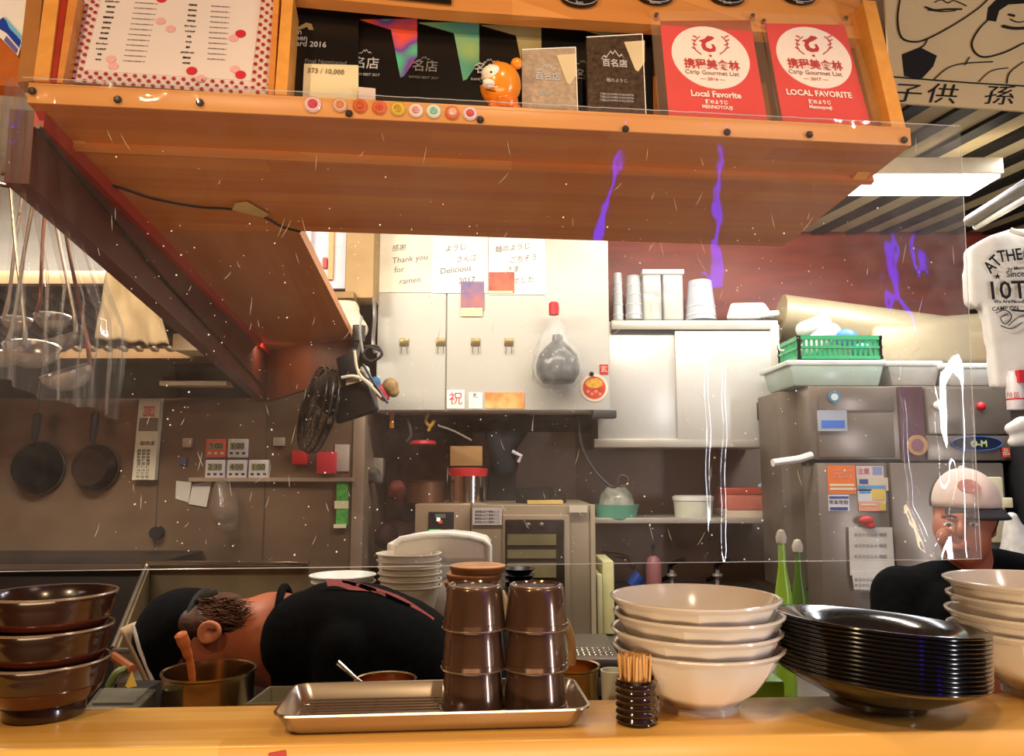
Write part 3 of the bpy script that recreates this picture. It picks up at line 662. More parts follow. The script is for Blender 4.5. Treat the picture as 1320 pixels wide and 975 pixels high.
# rag over the hood lip
def cloth(name, uvs, Y, m, wav=0.006, n=18, seed=1, th=0.004, parent=None, sideY=None):
    """cloth panel between four pixel corners (tl,tr,br,bl) with folds"""
    tl, tr, br, bl = [P(u, v, Y) for u, v in uvs]; bm = B(); g = []
    for j in range(n + 1):
        row = []
        for i in range(n + 1):
            s, t_ = i / n, j / n
            p = tl.lerp(tr, s).lerp(bl.lerp(br, s), t_)
            k = noise.noise(Vector((s * 5 + seed, t_ * 1.6, seed))) * wav * (0.4 + t_) * 2
            e2 = noise.noise(Vector((s * 9, seed, 3.0))) * wav * t_ * 1.2
            row.append(bm.verts.new(p + Vector((0, -k, e2))))
        g.append(row)
    for j in range(n):
        for i in range(n): bm.faces.new([g[j][i], g[j][i + 1], g[j + 1][i + 1], g[j + 1][i]])
    o = obj(name, bm, m, parent, 180); md = o.modifiers.new('solid', 'SOLIDIFY'); md.thickness = th; DEFER.append(o); return o
RAG = mat('rag_cotton', '8E7856', 0.9, var=0.15, scale=5, color2='75613F', bump=0.2)
o = cloth('rag', [(138, 349), (196, 349), (216, 446), (124, 438)], 2.35, RAG, 0.014, 22, 4); tag(o, 'frayed beige cloth rag hanging from the hood lip', 'cloth')
for k in range(0):
    pass
# ladles hanging on a rail
LY = 1.45
o = obj('ladle_rail', tube(B(), [P(-60, 250, LY - .05), P(-10, 236, LY), P(118, 262, LY + .12)], 0.004, 8), CHROME); tag(o, 'thin steel rail holding the ladles at the upper left', 'rail')
lad = [((85, 478), 31, (78, 262), LY, 'lowest ladle at the right of the hanging bunch'), ((41, 447), 33, (46, 246), LY - .03, 'large shiny ladle in the middle of the hanging bunch'),
       ((74, 435), 24, (66, 252), LY + .05, 'ladle tucked behind the large shiny ladle'), ((68, 408), 22, (60, 250), LY + .09, 'small ladle highest in the hanging bunch'),
       ((6, 452), 26, (14, 243), LY - .02, 'ladle cut by the left edge of the picture'), ((22, 412), 18, (30, 247), LY + .1, 'small dark ladle at the back left of the hanging bunch')]
for i, ((u, v), rp_, (hu, hv), Y, lab) in enumerate(lad):
    c = P(u, v, Y); r = rp_ * Y / F
    t = thing('ladle', 'steel ' + lab if 'steel' not in lab else lab, 'ladle', c, 'steel ladles hanging at the left')
    tilt = Matrix.Rotation(0.25 * (1 if i % 2 else -1), 4, 'Y') @ Matrix.Rotation(0.35, 4, 'X')
    M = Matrix.Translation(c) @ tilt
    prof = [(r * math.cos(a), -r * 0.85 * math.sin(a)) for a in [0, .2, .4, .6, .8, 1.0, 1.2, 1.4]] + [(0, -r * .85)]
    inn = [(0, -r * .80)] + [(r * .95 * math.cos(a), -r * 0.80 * math.sin(a)) for a in [1.4, 1.2, 1.0, .8, .6, .4, .2, 0]]
    obj('ladle_bowl', lathe(B(), [(0, -r * .85)] + prof[::-1][1:] + [(r * 1.03, .0015)] + inn[::-1], 28, M=M), CHROMEB, t)
    hp = P(hu, hv, Y); s0 = c + Vector((r * .95 * (1 if hu > u else (1 if i % 2 == 0 else -1)), 0.0, 0.0)); s0 = M @ Vector((r * (1 if i % 2 == 0 else -1), 0, 0))
    pts = spline([s0, s0.lerp(hp, .15) + Vector((0.004, 0, 0)), s0.lerp(hp, .6), hp], 6)
    obj('handle', tube(B(), pts, [0.0045] * 6 + [0.0035] * (len(pts) - 6), 8), CHROMEB if i % 3 else mat('copper_handle', '7A4632', 0.3, .7), t)
    obj('hook', tube(B(), [hp + Vector((0, -.0, 0)), hp + Vector((0, -.008, .012)), hp + Vector((0, .004, .018)), hp + Vector((0, .008, .008))], 0.0025, 6), CHROMEB, t)
# frying pans on the wall
for i, (u, v, r, hv, m, lab) in enumerate(((40, 603, 34, 532, mat('pan_dark', '14161A', 0.3, .6, var=.5), 'dark frying pan hanging on the wall at far left'), (115, 603, 30, 530, mat('pan_brown', '33251B', 0.4, .5, var=.4), 'brown frying pan hanging between the dark pan and the tall carton'))):
    Y = YL - 0.06; c = P(u, v, Y); rr = r * Y / F
    t = thing('frying_pan', lab, 'pan', c, 'frying pans on the steel wall')
    M = Matrix.Translation(c) @ Matrix.Rotation(PI / 2, 4, 'X')
    obj('pan_body', lathe(B(), [(0, 0.0), (rr * .75, 0.0), (rr, -0.045), (rr * 1.01, -0.046), (rr * .76, 0.004), (0, 0.004)][::-1], 32, M=M), m, t)
    obj('pan_rim', tube(B(), [M @ Vector((rr * math.cos(a * PI / 16), rr * math.sin(a * PI / 16), -0.045)) for a in range(32)], 0.003, 6, closed=True), STEELD, t)
    hp = P(u + 9, hv, Y); b0 = c + (hp - c).normalized() * rr
    obj('handle', tube(B(), [b0, b0.lerp(hp, .35), b0.lerp(hp, .9), hp], [.011, .015, .017, .008], 8), DGREY, t)
    obj('hanging_hook', tube(B(), [hp, P(u + 12, 515, YL - .03), P(u + 14, 505, YL)], 0.004, 6), mat('brass', 'B08A4A', .35, .7), t)
# tall carton on the wall
FC = FW(YL - 0.03)
t = thing('tall_carton', 'tall narrow cream packet with red stamp hanging beside the pans', 'packet', P(188, 619, YL - .03))
pgon('packet', FC, [(170, 619), (199, 619), (207, 510), (180, 510)], mat('carton_cream', 'D6CDB4', .6), t, 0, .03)
pgon('dark_band', FC, [(178, 556), (203, 556), (204, 539), (180, 539)], mat('carton_grey', '7C6E60', .6), t, .001); pgon('red_stamp', FC, [(184, 537), (199, 537), (200, 524), (185, 524)], mat('stamp_red', 'C8503C', .6), t, .001)
text('割箸', FC, 192, 531, 10, MATS['carton_cream'], t, .0015); 
for k in range(3): text('国産品使用しています', FC, 190 - k * 6, 600, 5, INK, t, .001, rot=-PI / 2, sx=.8)
text('御用達', FC, 190, 572, 6, INK, t, .001)
# timers
TW = mat('timer_white', 'C9C4C4', .4); TR = mat('timer_red', 'D9583E', .4); LCD = mat('lcd_green', '8A8A66', .3)
for i, (u, v, m, lab, dg_) in enumerate(((278, 578, TR, 'orange red kitchen timer, left one of the upper pair', '3:00'), (306, 578, TW, 'white kitchen timer, right one of the upper pair', '5:00'), (277, 605, TW, 'white kitchen timer at the left end of the lower row', '2:30'), (305, 605, TW, 'white kitchen timer in the middle of the lower row', '4:00'), (333, 605, TW, 'white kitchen timer at the right end of the lower row', '1:00'))):
    t = thing('kitchen_timer', lab, 'timer', P(u, v + 12, YL - .015), 'kitchen timers stuck on the steel wall')
    card('case', FW(YL - .018), u - 13, v - 12, u + 13, v + 12, m, t, 0.0, .018, .005)
    card('display', FW(YL - .018), u - 9, v - 7, u + 9, v + 2, LCD, t, .0012, .002)
    text(dg_, FW(YL - .018), u, v - 2.5, 8, INK, t, .0022)
    for k in (-8, 0, 8): card('button', FW(YL - .018), u + k - 2, v + 5, u + k + 2, v + 8, DGREY if m is TW else CREAM, t, .0012, .002)
    card('magnet', FW(YL), u - 8, v - 8, u + 8, v + 8, DGREY, t, .001, .001)
# little things on the wall
def small(name, u0, v0, u1, v1, Y, m, lab, cat, d=.02, bev=.002, grp=None):
    o = pbox(name, u0, v0, u1, v1, Y - d, d, m, None, bev); return tag(o, lab, cat, grp)
small('wall_hook', 235, 565, 246, 577, YL, mat('hook_cream', 'B5A18C', .5), 'small cream adhesive hook left of the orange timer', 'hook')
small('magnet', 231, 590, 240, 600, YL, mat('magnet_blue', '46506E', .5), 'small dull blue magnet below the cream hook', 'magnet', .012)
small('wall_hook', 352, 564, 366, 575, YL, mat('hook_clear', 'A59A8C', .4), 'grey translucent adhesive hook right of the timers', 'hook')
small('red_switch', 376, 581, 395, 599, YL, REDP, 'square dark red box on the wall right of the timers', 'box', .03)
small('red_block', 408, 583, 431, 611, YL, mat('block_red', 'C82438', .5), 'bright red block on the wall under the fan', 'box', .05)
small('white_plate', 431, 573, 450, 608, YL, mat('plate_tan', 'B5A79A', .5), 'pale square plate on the wall right of the red block', 'plate', .01)
for i, (uv, lab) in enumerate((([(227, 620), (247, 622), (243, 648), (226, 643)], 'small white note taped to the wall, left of the pair'), ([(248, 625), (273, 620), (266, 654), (243, 650)], 'larger white note overlapping the small one on the wall'))):
    o = pgon('wall_note', FW(YL - .004 - i * .003), uv, mat('note_paper', 'C8C0B6', .8), None, 0, .001); tag(o, lab, 'note', 'white notes on the steel wall')
# glove / ladle shadowy bag
o = blob('clear_bag', capsule(capsule(B(), P(285, 628, YL - .06), .03, P(290, 660, YL - .07), .055), P(300, 640, YL - .05), .02, P(292, 672, YL - .06), .045), mat('bag_clear_dark', '8A7868', .15, 0, alpha=.35), None, .008, 3); tag(o, 'dim clear plastic bag hanging below the wall notes', 'bag')
# round dark vent and brush on wall bottom
o = obj('round_vent', lathe(B(), [(0, .03), (.024, .03), (.028, .0), (0, 0)], 20, M=Matrix.Translation(P(204, 687, YL)) @ Matrix.Rotation(PI / 2, 4, 'X')), BLACKM); tag(o, 'round black vent plug low on the steel wall', 'vent plug')
t = thing('green_brush', 'green packet with a pale paper band on the wall near the corner', 'packet', P(439, 680, YL - .02))
pgon('packet', FW(YL - .02), [(433, 678), (447, 678), (448, 622), (434, 622)], mat('packet_green', '4FA045', .5, var=.3, scale=60), t, 0, .02); pgon('paper_band', FW(YL - .02), [(431, 656), (449, 656), (449, 646), (431, 646)], CREAM, t, .002, .003)
pgon('base_strip', FW(YL - .02), [(430, 681), (446, 681), (446, 676), (430, 676)], CREAM, t, .003, .003)
# dark low stove body below the wall
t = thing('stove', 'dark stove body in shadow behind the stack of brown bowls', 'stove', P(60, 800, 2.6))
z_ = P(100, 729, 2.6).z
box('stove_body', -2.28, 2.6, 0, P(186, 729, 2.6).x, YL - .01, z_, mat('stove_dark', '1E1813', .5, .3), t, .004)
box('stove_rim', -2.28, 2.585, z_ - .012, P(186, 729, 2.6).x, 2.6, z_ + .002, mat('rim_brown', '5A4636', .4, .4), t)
# boiler splash guard
t = thing('noodle_boiler', 'open steel noodle boiler with high splash guard behind the bending cook', 'boiler', P(290, 900, 2.2))
G = STEELW
z1 = P(290, 729, 2.4).z; xa = P(190, 729, 2.4).x; xb = P(398, 729, 2.4).x; zf = P(148, 835, 1.95).z; xf = P(148, 835, 1.95).x
GI = mat('guard_inner', '7A6A50', .35, .55, var=.15)
box('back_guard', xa, 2.4, .5, xb, 2.41, z1, GI, t)
box('top_rim', xa, 2.385, z1, xb, 2.415, z1 + .012, CHROME, t, .002)
pL = [(xf, 1.95, .5), (xf + .01, 1.95, .5), (xa + .01, 2.4, .5), (xa, 2.4, .5), (xf, 1.95, zf), (xf + .01, 1.95, zf), (xa + .01, 2.4, z1), (xa, 2.4, z1)]
obj('side_guard', hexa(B(), pL), GI, t)
obj('side_rim', tube(B(), [(xf, 1.94, zf), (xa, 2.4, z1 + .005)], .006, 6), STEEL, t)
box('boiler_body', xf, 1.95, 0, xb, 2.38, zf - .08, STEELD, t, .005)
box('front_rim', xf, 1.935, zf - .012, P(178, 835, 1.94).x + .25, 1.95, zf, STEEL, t, .002)
# dark cables clutter by the boiler
o = obj('orange_stick', tube(B(), [P(146, 846, 1.3), P(171, 863, 1.25)], .007, 8), mat('stick_orange', '9C5A30', .5)); tag(o, 'short brown wooden stick beside the brown bowl stack', 'stick')
o = obj('green_leek', tube(B(), spline([P(140, 885, 1.24), P(150, 868, 1.24), P(166, 862, 1.26)], 5), .006, 8), mat('leek', '6A7A4A', .5)); tag(o, 'curved grey green leek end beside the brown bowl stack', 'leek')
o = obj('leaf_tip', lathe(B(), [(0, .022), (.009, 0), (0, 0)], 4, c=P(169, 885, 1.2)), mat('leaf_yellow', 'D8B040', .5)); tag(o, 'tiny yellow leaf tip above the grey plastic lid', 'leaf')

# ================================================================ fan and clutter at the end of the wing
FY = 2.55
t = thing('wall_fan', 'black caged electric fan fixed to the end of the wooden wing', 'fan', P(412, 528, FY))
FBK = mat('fan_black', '15120F', .35, .2, var=.3)
fc = P(410, 528, FY); fr_ = 57 * FY / F
fM = Matrix.Translation(fc) @ Matrix.Rotation(math.radians(-62), 4, 'Z') @ Matrix.Rotation(math.radians(14), 4, 'Y') @ Matrix.Rotation(math.radians(90), 4, 'X') @ Matrix.Rotation(0, 4, 'Z')
fM = Matrix.Translation(fc) @ Matrix.Rotation(math.radians(12), 4, 'Y') @ Matrix.Rotation(math.radians(-62), 4, 'Z') @ Matrix.Rotation(math.radians(90), 4, 'X')
def ring(r, z, k=32): return [fM @ Vector((r * math.cos(2 * PI * i / k), r * math.sin(2 * PI * i / k), z)) for i in range(k)]
for r, z, w_ in ((fr_, 0, .004), (fr_ * .98, .02, .002), (fr_ * .98, -.02, .002), (fr_ * .35, .04, .0025), (fr_ * .7, .034, .0018), (fr_ * .3, -.045, .0025), (fr_ * .7, -.036, .0018)):
    obj('cage_ring', tube(B(), ring(r, z), w_, 5, closed=True), FBK, t)
for k in range(40):
    a = 2 * PI * k / 40
    for s in (1, -1):
        pts = [fM @ Vector((rr * math.cos(a), rr * math.sin(a), s * zz)) for rr, zz in ((fr_, 0.0), (fr_ * .93, .026), (fr_ * .6, .038), (fr_ * .28, .043))]
        obj('cage_wire', tube(B(), pts, .0013, 4), FBK, t)
obj('hub', lathe(B(), [(0, .046), (fr_ * .26, .045), (fr_ * .3, .04), (0, .04)], 20, M=fM), FBK, t)
for k in range(4):
    a = k * PI / 2 + .3; bm = B(); g = []
    for i in range(6):
        rr = fr_ * (.15 + .75 * i / 5); row = []
        for j in range(5):
            aa = a + (j / 4 - .5) * (1.1 - .2 * i / 5); row.append(bm.verts.new(fM @ Vector((rr * math.cos(aa), rr * math.sin(aa), (j / 4 - .5) * .03))))
        g.append(row)
    for i in range(5):
        for j in range(4): bm.faces.new([g[i][j], g[i + 1][j], g[i + 1][j + 1], g[i][j + 1]])
    obj('blade', bm, mat('blade_grey', '3A342F', .4), t, 180)
obj('motor_housing', hexa(B(), [P(432, 548, FY - .06), P(488, 530, FY - .06), P(490, 530, FY + .08), P(436, 548, FY + .08), P(434, 500, FY - .05), P(476, 488, FY - .05), P(480, 488, FY + .08), P(440, 500, FY + .08)], .015, 3), FBK, t)
obj('motor_nose', cyl(B(), P(424, 524, FY), P(445, 520, FY), .035, 18), FBK, t)
obj('bracket', hexa(B(), [P(440, 500, FY - .02), P(462, 496, FY - .02), P(462, 496, FY + .05), P(440, 500, FY + .05), P(433, 462, FY - .01), P(458, 452, FY - .01), P(458, 452, FY + .06), P(433, 462, FY + .06)], .006), BLACKM, t)
obj('bracket_arm', tube(B(), [P(452, 470, FY), P(462, 436, FY + .15)], .02, 8), DGREY, t)
o = obj('motor_label', hexa(B(), [P(446, 497, FY - .066), P(464, 492, FY - .066), P(464, 492, FY - .063), P(446, 497, FY - .063), P(446, 490, FY - .06), P(463, 486, FY - .06), P(463, 486, FY - .055), P(446, 490, FY - .055)]), mat('label_tan', '8A7A60', .5), t)
o = obj('grey_cylinder', cyl(B(), P(462, 440, 2.6), P(463, 420, 2.6), .022, 16), DGREY); tag(o, 'short grey cylinder fixed above the fan bracket', 'cylinder')
# tangle of cables: each its own cable
cabs = [([(457, 452), (462, 480), (480, 500), (492, 512)], 'D8C8A8', 'pale cable running down beside the fan bracket'), ([(470, 447), (486, 447), (492, 458), (478, 466), (468, 458), (476, 448), (490, 452)], '2A2826', 'coiled black cable hanging beside the fan bracket'),
        ([(468, 470), (480, 490), (490, 505), (500, 520)], '2E3A4A', 'dark blue cable drooping to the right of the fan'), ([(440, 487), (455, 485), (470, 490), (480, 498)], 'E6DCC8', 'white cable tie line wrapped over the fan motor'), ([(466, 408), (464, 430), (468, 455)], '8C8880', 'grey cable hanging from the cupboard edge to the fan')]
for pts, c_, lab in cabs:
    o = obj('fan_cable', tube(B(), spline([P(u, v, 2.48) for u, v in pts], 6), .005, 6), mat('cab_' + c_, c_, .5)); tag(o, lab, 'cable', 'cables tangled round the fan')
o = obj('pull_chain', tube(B(), spline([P(482, 385, 2.95), P(483, 410, 2.95), P(481, 440, 2.9), P(484, 455, 2.9)], 8), .008, 6), mat('chain_grey', '77736C', .4, .5)); tag(o, 'grey chain hanging along the left edge of the white cupboard', 'chain')
for i, (u, v, r_, c_, lab) in enumerate(((492, 505, 9, 'C03A40', 'small red cloth bundle right of the fan'), (503, 498, 11, '9A7C50', 'tan crumpled tuft right of the red bundle'), (484, 492, 7, '3C70A0', 'small blue tag between the fan and the white cupboard'), (470, 478, 7, 'D9CFB8', 'small cream bag clip hanging above the fan motor'))):
    o = blob('hanging_bundle', ell(ell(B(), P(u, v, 2.75), r_ * .00275), P(u + 4, v + 7, 2.75), r_ * .002), mat('bundle_' + c_, c_, .7, var=.3, scale=60), None, .006, 2); tag(o, lab, 'bundle')
# white door frame and cardboard left of the white cupboard
t = thing('notice_frame', 'white framed sheet with an orange stripe left of the white cupboard', 'frame', P(420, 340, 3.0))
pbox('board', 398, 270, 446, 372, 3.0, .03, mat('board_lilac', 'C9C5D0', .5), t); pbox('orange_stripe', 424, 270, 430, 360, 2.985, .014, mat('stripe_orange', 'D8A060', .5), t); pbox('red_mark', 416, 332, 421, 345, 2.985, .014, REDP, t)
pbox('white_edge', 390, 270, 400, 372, 2.97, .03, WHITE, t)
o = pbox('cardboard_box', 446, 270, 482, 384, 2.95, .14, mat('cardboard', 'A88C60', .8), None, .003); tag(o, 'brown cardboard box wedged left of the white cupboard top', 'box')
o = pbox('cardboard_flap', 428, 376, 456, 384, 2.9, .14, mat('cardboard_dark', '8C6F48', .8), None); tag(o, 'brown cardboard flap under the framed sheet', 'cardboard')
o = blob('cream_bag', capsule(ell(B(), P(447, 400, 2.95), (.05, .05, .05)), P(440, 400, 2.95), .05, P(462, 425, 2.95), .04), mat('bag_cream', 'D9D0B0', .5, var=.2), None, .01, 3); tag(o, 'cream plastic bag stuffed behind the end of the wing', 'bag')

# ================================================================ white upper cupboard on the back wall
WY = 3.1
t = thing('upper_cupboard', 'large white upper cupboard covered with notes and hooks', 'cupboard', P(635, 530, WY))
a0, b0, a1, b1 = FW(WY).rect(485, 250, 786, 531)
zt_ = 2.45
CX0, CX1, CZB = P(484, 528, WY).x, P(787, 533, WY).x, CZ + b0
box('body', CX0, WY, CZB, CX1, 3.285, zt_, WHITEP, t, .003)
xm = P(576, 400, WY).x
box('left_door', CX0 + .004, WY - .012, CZB + .006, xm - .003, WY, zt_ - .01, WHITEP, t, .002)
box('right_door', xm + .003, WY - .012, CZB + .006, CX1 - .004, WY, zt_ - .01, WHITEP, t, .002)
box('handle', P(763, 527, WY).x, WY - .045, P(763, 540, WY).z, P(793, 527, WY).x, WY + .02, P(763, 530, WY).z, DGREY, t, .004)
FP = FW(WY - .012)
PENS = mat('marker_grey', '5C5E68', .7)
for i, (u0, v0, u1, v1, lab, words_) in enumerate(((483, 300, 557, 377, 'autograph card at the left of the three on the white cupboard', ['感謝', 'Thank you', 'for', 'ramen']), (557, 300, 629, 378, 'autograph card in the middle of the three on the white cupboard', ['ようじ', 'さん江', 'Delicious', '2017']), (630, 300, 703, 380, 'autograph card at the right of the three on the white cupboard', ['麺のようじ', 'ごちそう', 'さま', 'でした']))):
    t = thing('autograph_card', lab, 'card', P((u0 + u1) / 2, v1, WY - .014), 'autograph cards on the white cupboard')
    card('sheet', FP, u0, v0, u1, v1, PAPER if i else mat('paper_warm', 'E6DFC8', .8), t, .004, .003)
    for k, s_ in enumerate(words_): text(s_, FP, (u0 + u1) / 2 + (k % 2) * 14 - 6, v0 + 20 + k * 14, 8.5, PENS, t, .0045, rot=.12, shear=.2)
for i, (u0, v0, u1, v1, c1_, c2_, lab) in enumerate(((594, 363, 624, 400, 'B86A5A', '5A5A90', 'small colour photo below the middle autograph card'), (630, 351, 663, 378, 'C8603A', '8A2A20', 'small orange food photo on the right autograph card'))):
    t = thing('small_photo', lab, 'photo', P((u0 + u1) / 2, v1, WY - .02)); card('print', FP, u0, v0, u1, v1, mat('photo%d' % i, c1_, .4, color2=c2_, scale=14), t, .007, .002)
    card('pale_strip', FP, u0, v1 - 3, u1 - 2, v1 + (8 if i == 0 else 0), CREAM, t, .0075, .001)
for i, (u, v) in enumerate(((521, 442), (568, 442), (613, 442), (656, 442))):
    t = thing('cupboard_hook', ['first brass hook from the left on the white cupboard', 'second brass hook from the left on the white cupboard', 'third brass hook from the left on the white cupboard', 'rightmost brass hook on the white cupboard'][i], 'hook', P(u, v, WY - .013), 'hooks in a row on the white cupboard')
    card('hook_plate', FP, u - 6, v - 6, u + 6, v + 4, mat('brass_dull', '7A6C48', .35, .6), t, .006, .006, .002)
    for s in (-3.5, 3.5): stroke(FP, [(u + s, v + 3), (u + s * 1.1, v + 14)], 1.6, STEELD, t, 'prong', .010, 1)
for i, (u0, v0, u1, v1, s_, m, lab) in enumerate(((576, 503, 599, 527, '祝', REDP, 'white square card with a red seal at the cupboard bottom'), (604, 506, 622, 527, '札', DGREY, 'small white card between the seal card and the orange label'))):
    t = thing('small_card', lab, 'card', P((u0 + u1) / 2, v1, WY - .014)); card('sheet', FP, u0, v0, u1, v1, PAPER, t, .003, .002); text(s_, FP, (u0 + u1) / 2, (v0 + v1) / 2 + (0 if i == 0 else -6), 17 if i == 0 else 7, m, t, .0035)
t = thing('orange_label', 'wide orange printed label at the bottom of the white cupboard', 'label', P(651, 527, WY - .014)); card('print', FP, 625, 506, 676, 527, mat('label_orange', 'D8702A', .5, color2='E8C078', scale=18), t, .003, .002)
t = thing('ramen_sticker', 'round sticker picturing a red bowl at the cupboard corner', 'sticker', P(766, 516, WY - .014))
a, b = FP.hit(766, 500, .004); r_ = 18 * WY / F
obj('disc', disc(B(), FP, a, b, r_, r_, .003, .002, 36), mat('sticker_cream', 'E8D2B8', .5), t, 0); obj('bowl_print', disc(B(), FP, a, b, r_ * .82, r_ * .82, .0036, .0006, 32), mat('sticker_red', 'C8402C', .5, var=.3, scale=40), t, 0)
obj('noodle_print', disc(B(), FP, a, b + .018, r_ * .62, r_ * .35, .0042, .0006, 24), mat('sticker_yellow', 'D8A030', .5, var=.3, scale=60), t, 0); obj('sticker_pin', ell(B(), FP.p(a - .01, b + r_ * 1.0, .008), .009), BLACK, t)
for k in range(4): obj('topping_print', disc(B(), FP, a - .025 + k * .016, b - .015 - .01 * (k % 2), .007, .006, .0042, .0006, 12), mat('sticker_orange', 'E08858', .5), t, 0)
t = thing('red_tag', 'tiny red square tag above the round bowl sticker', 'tag', P(779, 483, WY - .014)); card('tag_sheet', FP, 773, 470, 784, 483, REDP, t, .003, .002); text('玄', FP, 778.5, 476.5, 9, CREAM, t, .0035)
# bagged dark ball with red cap hanging on the cupboard
t = thing('bagged_bottle', 'dark round bottle with red cap in a clear bag hanging on the cupboard', 'bottle', P(718, 498, WY - .1))
BY = WY - .11
obj('bottle_body', lathe(B(), [(0, -.082), (.06, -.078), (.083, -.045), (.085, -.01), (.075, .03), (.05, .06), (.022, .085), (.02, .11), (0, .11)], 28, c=P(719, 468, BY)), mat('bottle_dark', '2A2624', .25, .1, var=.4, scale=20), t)
obj('red_cap', lathe(B(), [(0, 0), (.02, 0), (.02, .045), (.015, .05), (0, .05)], 18, c=P(714, 406, BY)), REDP, t)
bm = B(); pts = []
prof = [(0, -.11), (.06, -.105), (.095, -.07), (.1, -.02), (.088, .04), (.06, .09), (.035, .14), (.024, .16)]
n = 40; rings = []
c0 = P(719, 466, BY)
for r_, z in prof:
    if r_ == 0: rings.append([bm.verts.new(c0 + Vector((0, 0, z)))]); continue
    rg = []
    for k in range(n):
        a = 2 * PI * k / n; q = 1 + .14 * noise.noise(Vector((math.cos(a) * 3, math.sin(a) * 3, z * 12))) + .05 * math.sin(k * PI / 2 + z * 40)
        rg.append(bm.verts.new(c0 + Vector((r_ * q * math.cos(a) - .01 * (z > .05), r_ * q * math.sin(a), z))))
    rings.append(rg)
for k in range(n): bm.faces.new([rings[0][0], rings[1][k], rings[1][(k + 1) % n]])
for i in range(1, len(rings) - 1):
    for k in range(n): bm.faces.new([rings[i][k], rings[i][(k + 1) % n], rings[i + 1][(k + 1) % n], rings[i + 1][k]])
obj('clear_bag', bm, mat('bag_clear', 'D8DCDA', .12, 0, alpha=.2, var=.3, scale=30), t, 180)

# ================================================================ recess: machines, shelf clutter
t = thing('range_duct', 'dark slatted duct box in the recess under the white cupboard', 'duct', P(620, 545, 3.3))
for k in range(5): box('duct_slat', CX0 + .01, 3.25 + k * .1, CZB - .02 - k * .008, CX1 - .03, 3.31 + k * .1, CZB - .004 - k * .006, mat('duct_dark', '2C241C', .5, .3), t)
# recess back: grime brown boards
o = pbox('recess_board', 462, 540, 640, 800, 3.7, .06, mat('recess_brown', '7A5A46', .6, .1, var=.4, scale=5), None); tag(o, 'grimy brown board at the back of the recess left of the pole', 'board')
o = pbox('recess_sheet', 650, 556, 742, 660, 3.66, .04, mat('recess_grey', 'A8998C', .5, .1, var=.2, scale=4), None); tag(o, 'dull grey sheet at the back of the recess right of the pole', 'sheet')
o = obj('dark_pole', hexa(B(), [P(626, 650, 3.3), P(664, 650, 3.3), P(664, 650, 3.38), P(626, 650, 3.38), P(640, 536, 3.3), P(668, 536, 3.3), P(668, 536, 3.38), P(640, 536, 3.38)], .01), mat('pole_dark', '10141A', .5)); tag(o, 'thick black pole standing in the recess behind the steel pot', 'pole')
o = blob('dark_cloth', capsule(capsule(B(), P(640, 560, 3.25), .05, P(650, 600, 3.25), .06), P(655, 575, 3.25), .04, P(672, 545, 3.25), .05), mat('cloth_dark', '14181C', .8, var=.4), None, .012, 4); tag(o, 'dark bundled cloth hanging on the black pole', 'cloth')
o = obj('pole_clip', tube(B(), [P(660, 582, 3.2), P(672, 588, 3.2), P(668, 596, 3.2)], .008, 8), mat('clip_pale', 'B8B0B0', .4)); tag(o, 'small pale clip on the black pole', 'clip')
# control box (left) and steam oven (right)
t = thing('control_box', 'beige steel box with dark display panel behind the tall white tub', 'machine', P(570, 760, 2.95))
BE = mat('beige_steel', 'A08A70', .4, .35, var=.1, scale=3)
pbox('cabinet', 534, 650, 606, 800, 2.95, .45, BE, t, .004)
pbox('display_panel', 552, 660, 585, 706, 2.94, .01, mat('panel_dark', '241E26', .3), t, .003)
pbox('small_screen', 561, 663, 574, 668, 2.932, .008, mat('screen_grey', '6A7468', .3), t); pbox('lamp_dot', 563, 668, 567, 672, 2.93, .008, mat('lamp_white', 'FFFFFF', emit='FFF4E0', estr=2.5), t)
pbox('green_display', 553, 683, 568, 690, 2.93, .008, mat('green_led', '20B040', emit='30D858', estr=1.2), t); pbox('red_lamp', 565, 671, 570, 675, 2.93, .008, mat('red_led', 'B04020', emit='D84820', estr=.6), t)
text('88', FW(2.93), 574, 700, 9, MATS['green_led'], t, .002)
t = thing('steam_oven', 'large beige steel oven with dark window behind the tumbler stacks', 'oven', P(690, 830, 2.85))
OV = mat('oven_steel', '9A8A72', .38, .4, var=.1, scale=2.5)
pbox('cabinet', 607, 651, 766, 822, 2.87, .6, OV, t, .004); pbox('cabinet_side_trim', 762, 651, 768, 822, 2.86, .05, mat('oven_edge', 'B5A88E', .4, .3), t)
pbox('door', 648, 664, 735, 818, 2.855, .015, OV, t, .004); pbox('window_glass', 651, 670, 728, 815, 2.848, .007, mat('oven_glass', '2A241C', .15, .1, var=.4, scale=4), t, .003)
for k, (v0, v1) in enumerate(((689, 703), (709, 720), (726, 745))): pbox('inner_tray', 654, v0, 717, v1, 2.844, .004, mat('tray_olive', '7E7450', .4, .3, var=.3), t)
for u in (681, 698): obj('hinge_bolt', ell(B(), P(u, 677, 2.845), .01), STEELD, t)
pbox('brand_plate', 734, 652, 757, 661, 2.845, .01, mat('plate_pale', 'C4BCA6', .4), t); pass
pbox('notice_sheet', 609, 655, 647, 677, 2.86, .008, mat('notice_lilac', 'B5ACA8', .6), t)
for k in range(4): text('使用後は必ず清掃のこと', FW(2.86), 628, 660 + k * 4.5, 3.5, INK, t, .001, sx=.8)
pbox('oven_foot', 690, 817, 728, 822, 2.84, .02, BLACKM, t)
box('worktop', P(470, 700, 2.8).x, 2.8, .70, P(1010, 700, 2.8).x, 3.75, .765, STEELD, None, .004); tag(bpy.data.objects['worktop'], 'long dull steel worktop along the back wall below the oven', 'worktop')
box('worktop_leg_panel', P(470, 700, 2.8).x, 2.85, 0, P(1010, 700, 2.8).x, 3.7, .70, DARK, bpy.data.objects['worktop'])
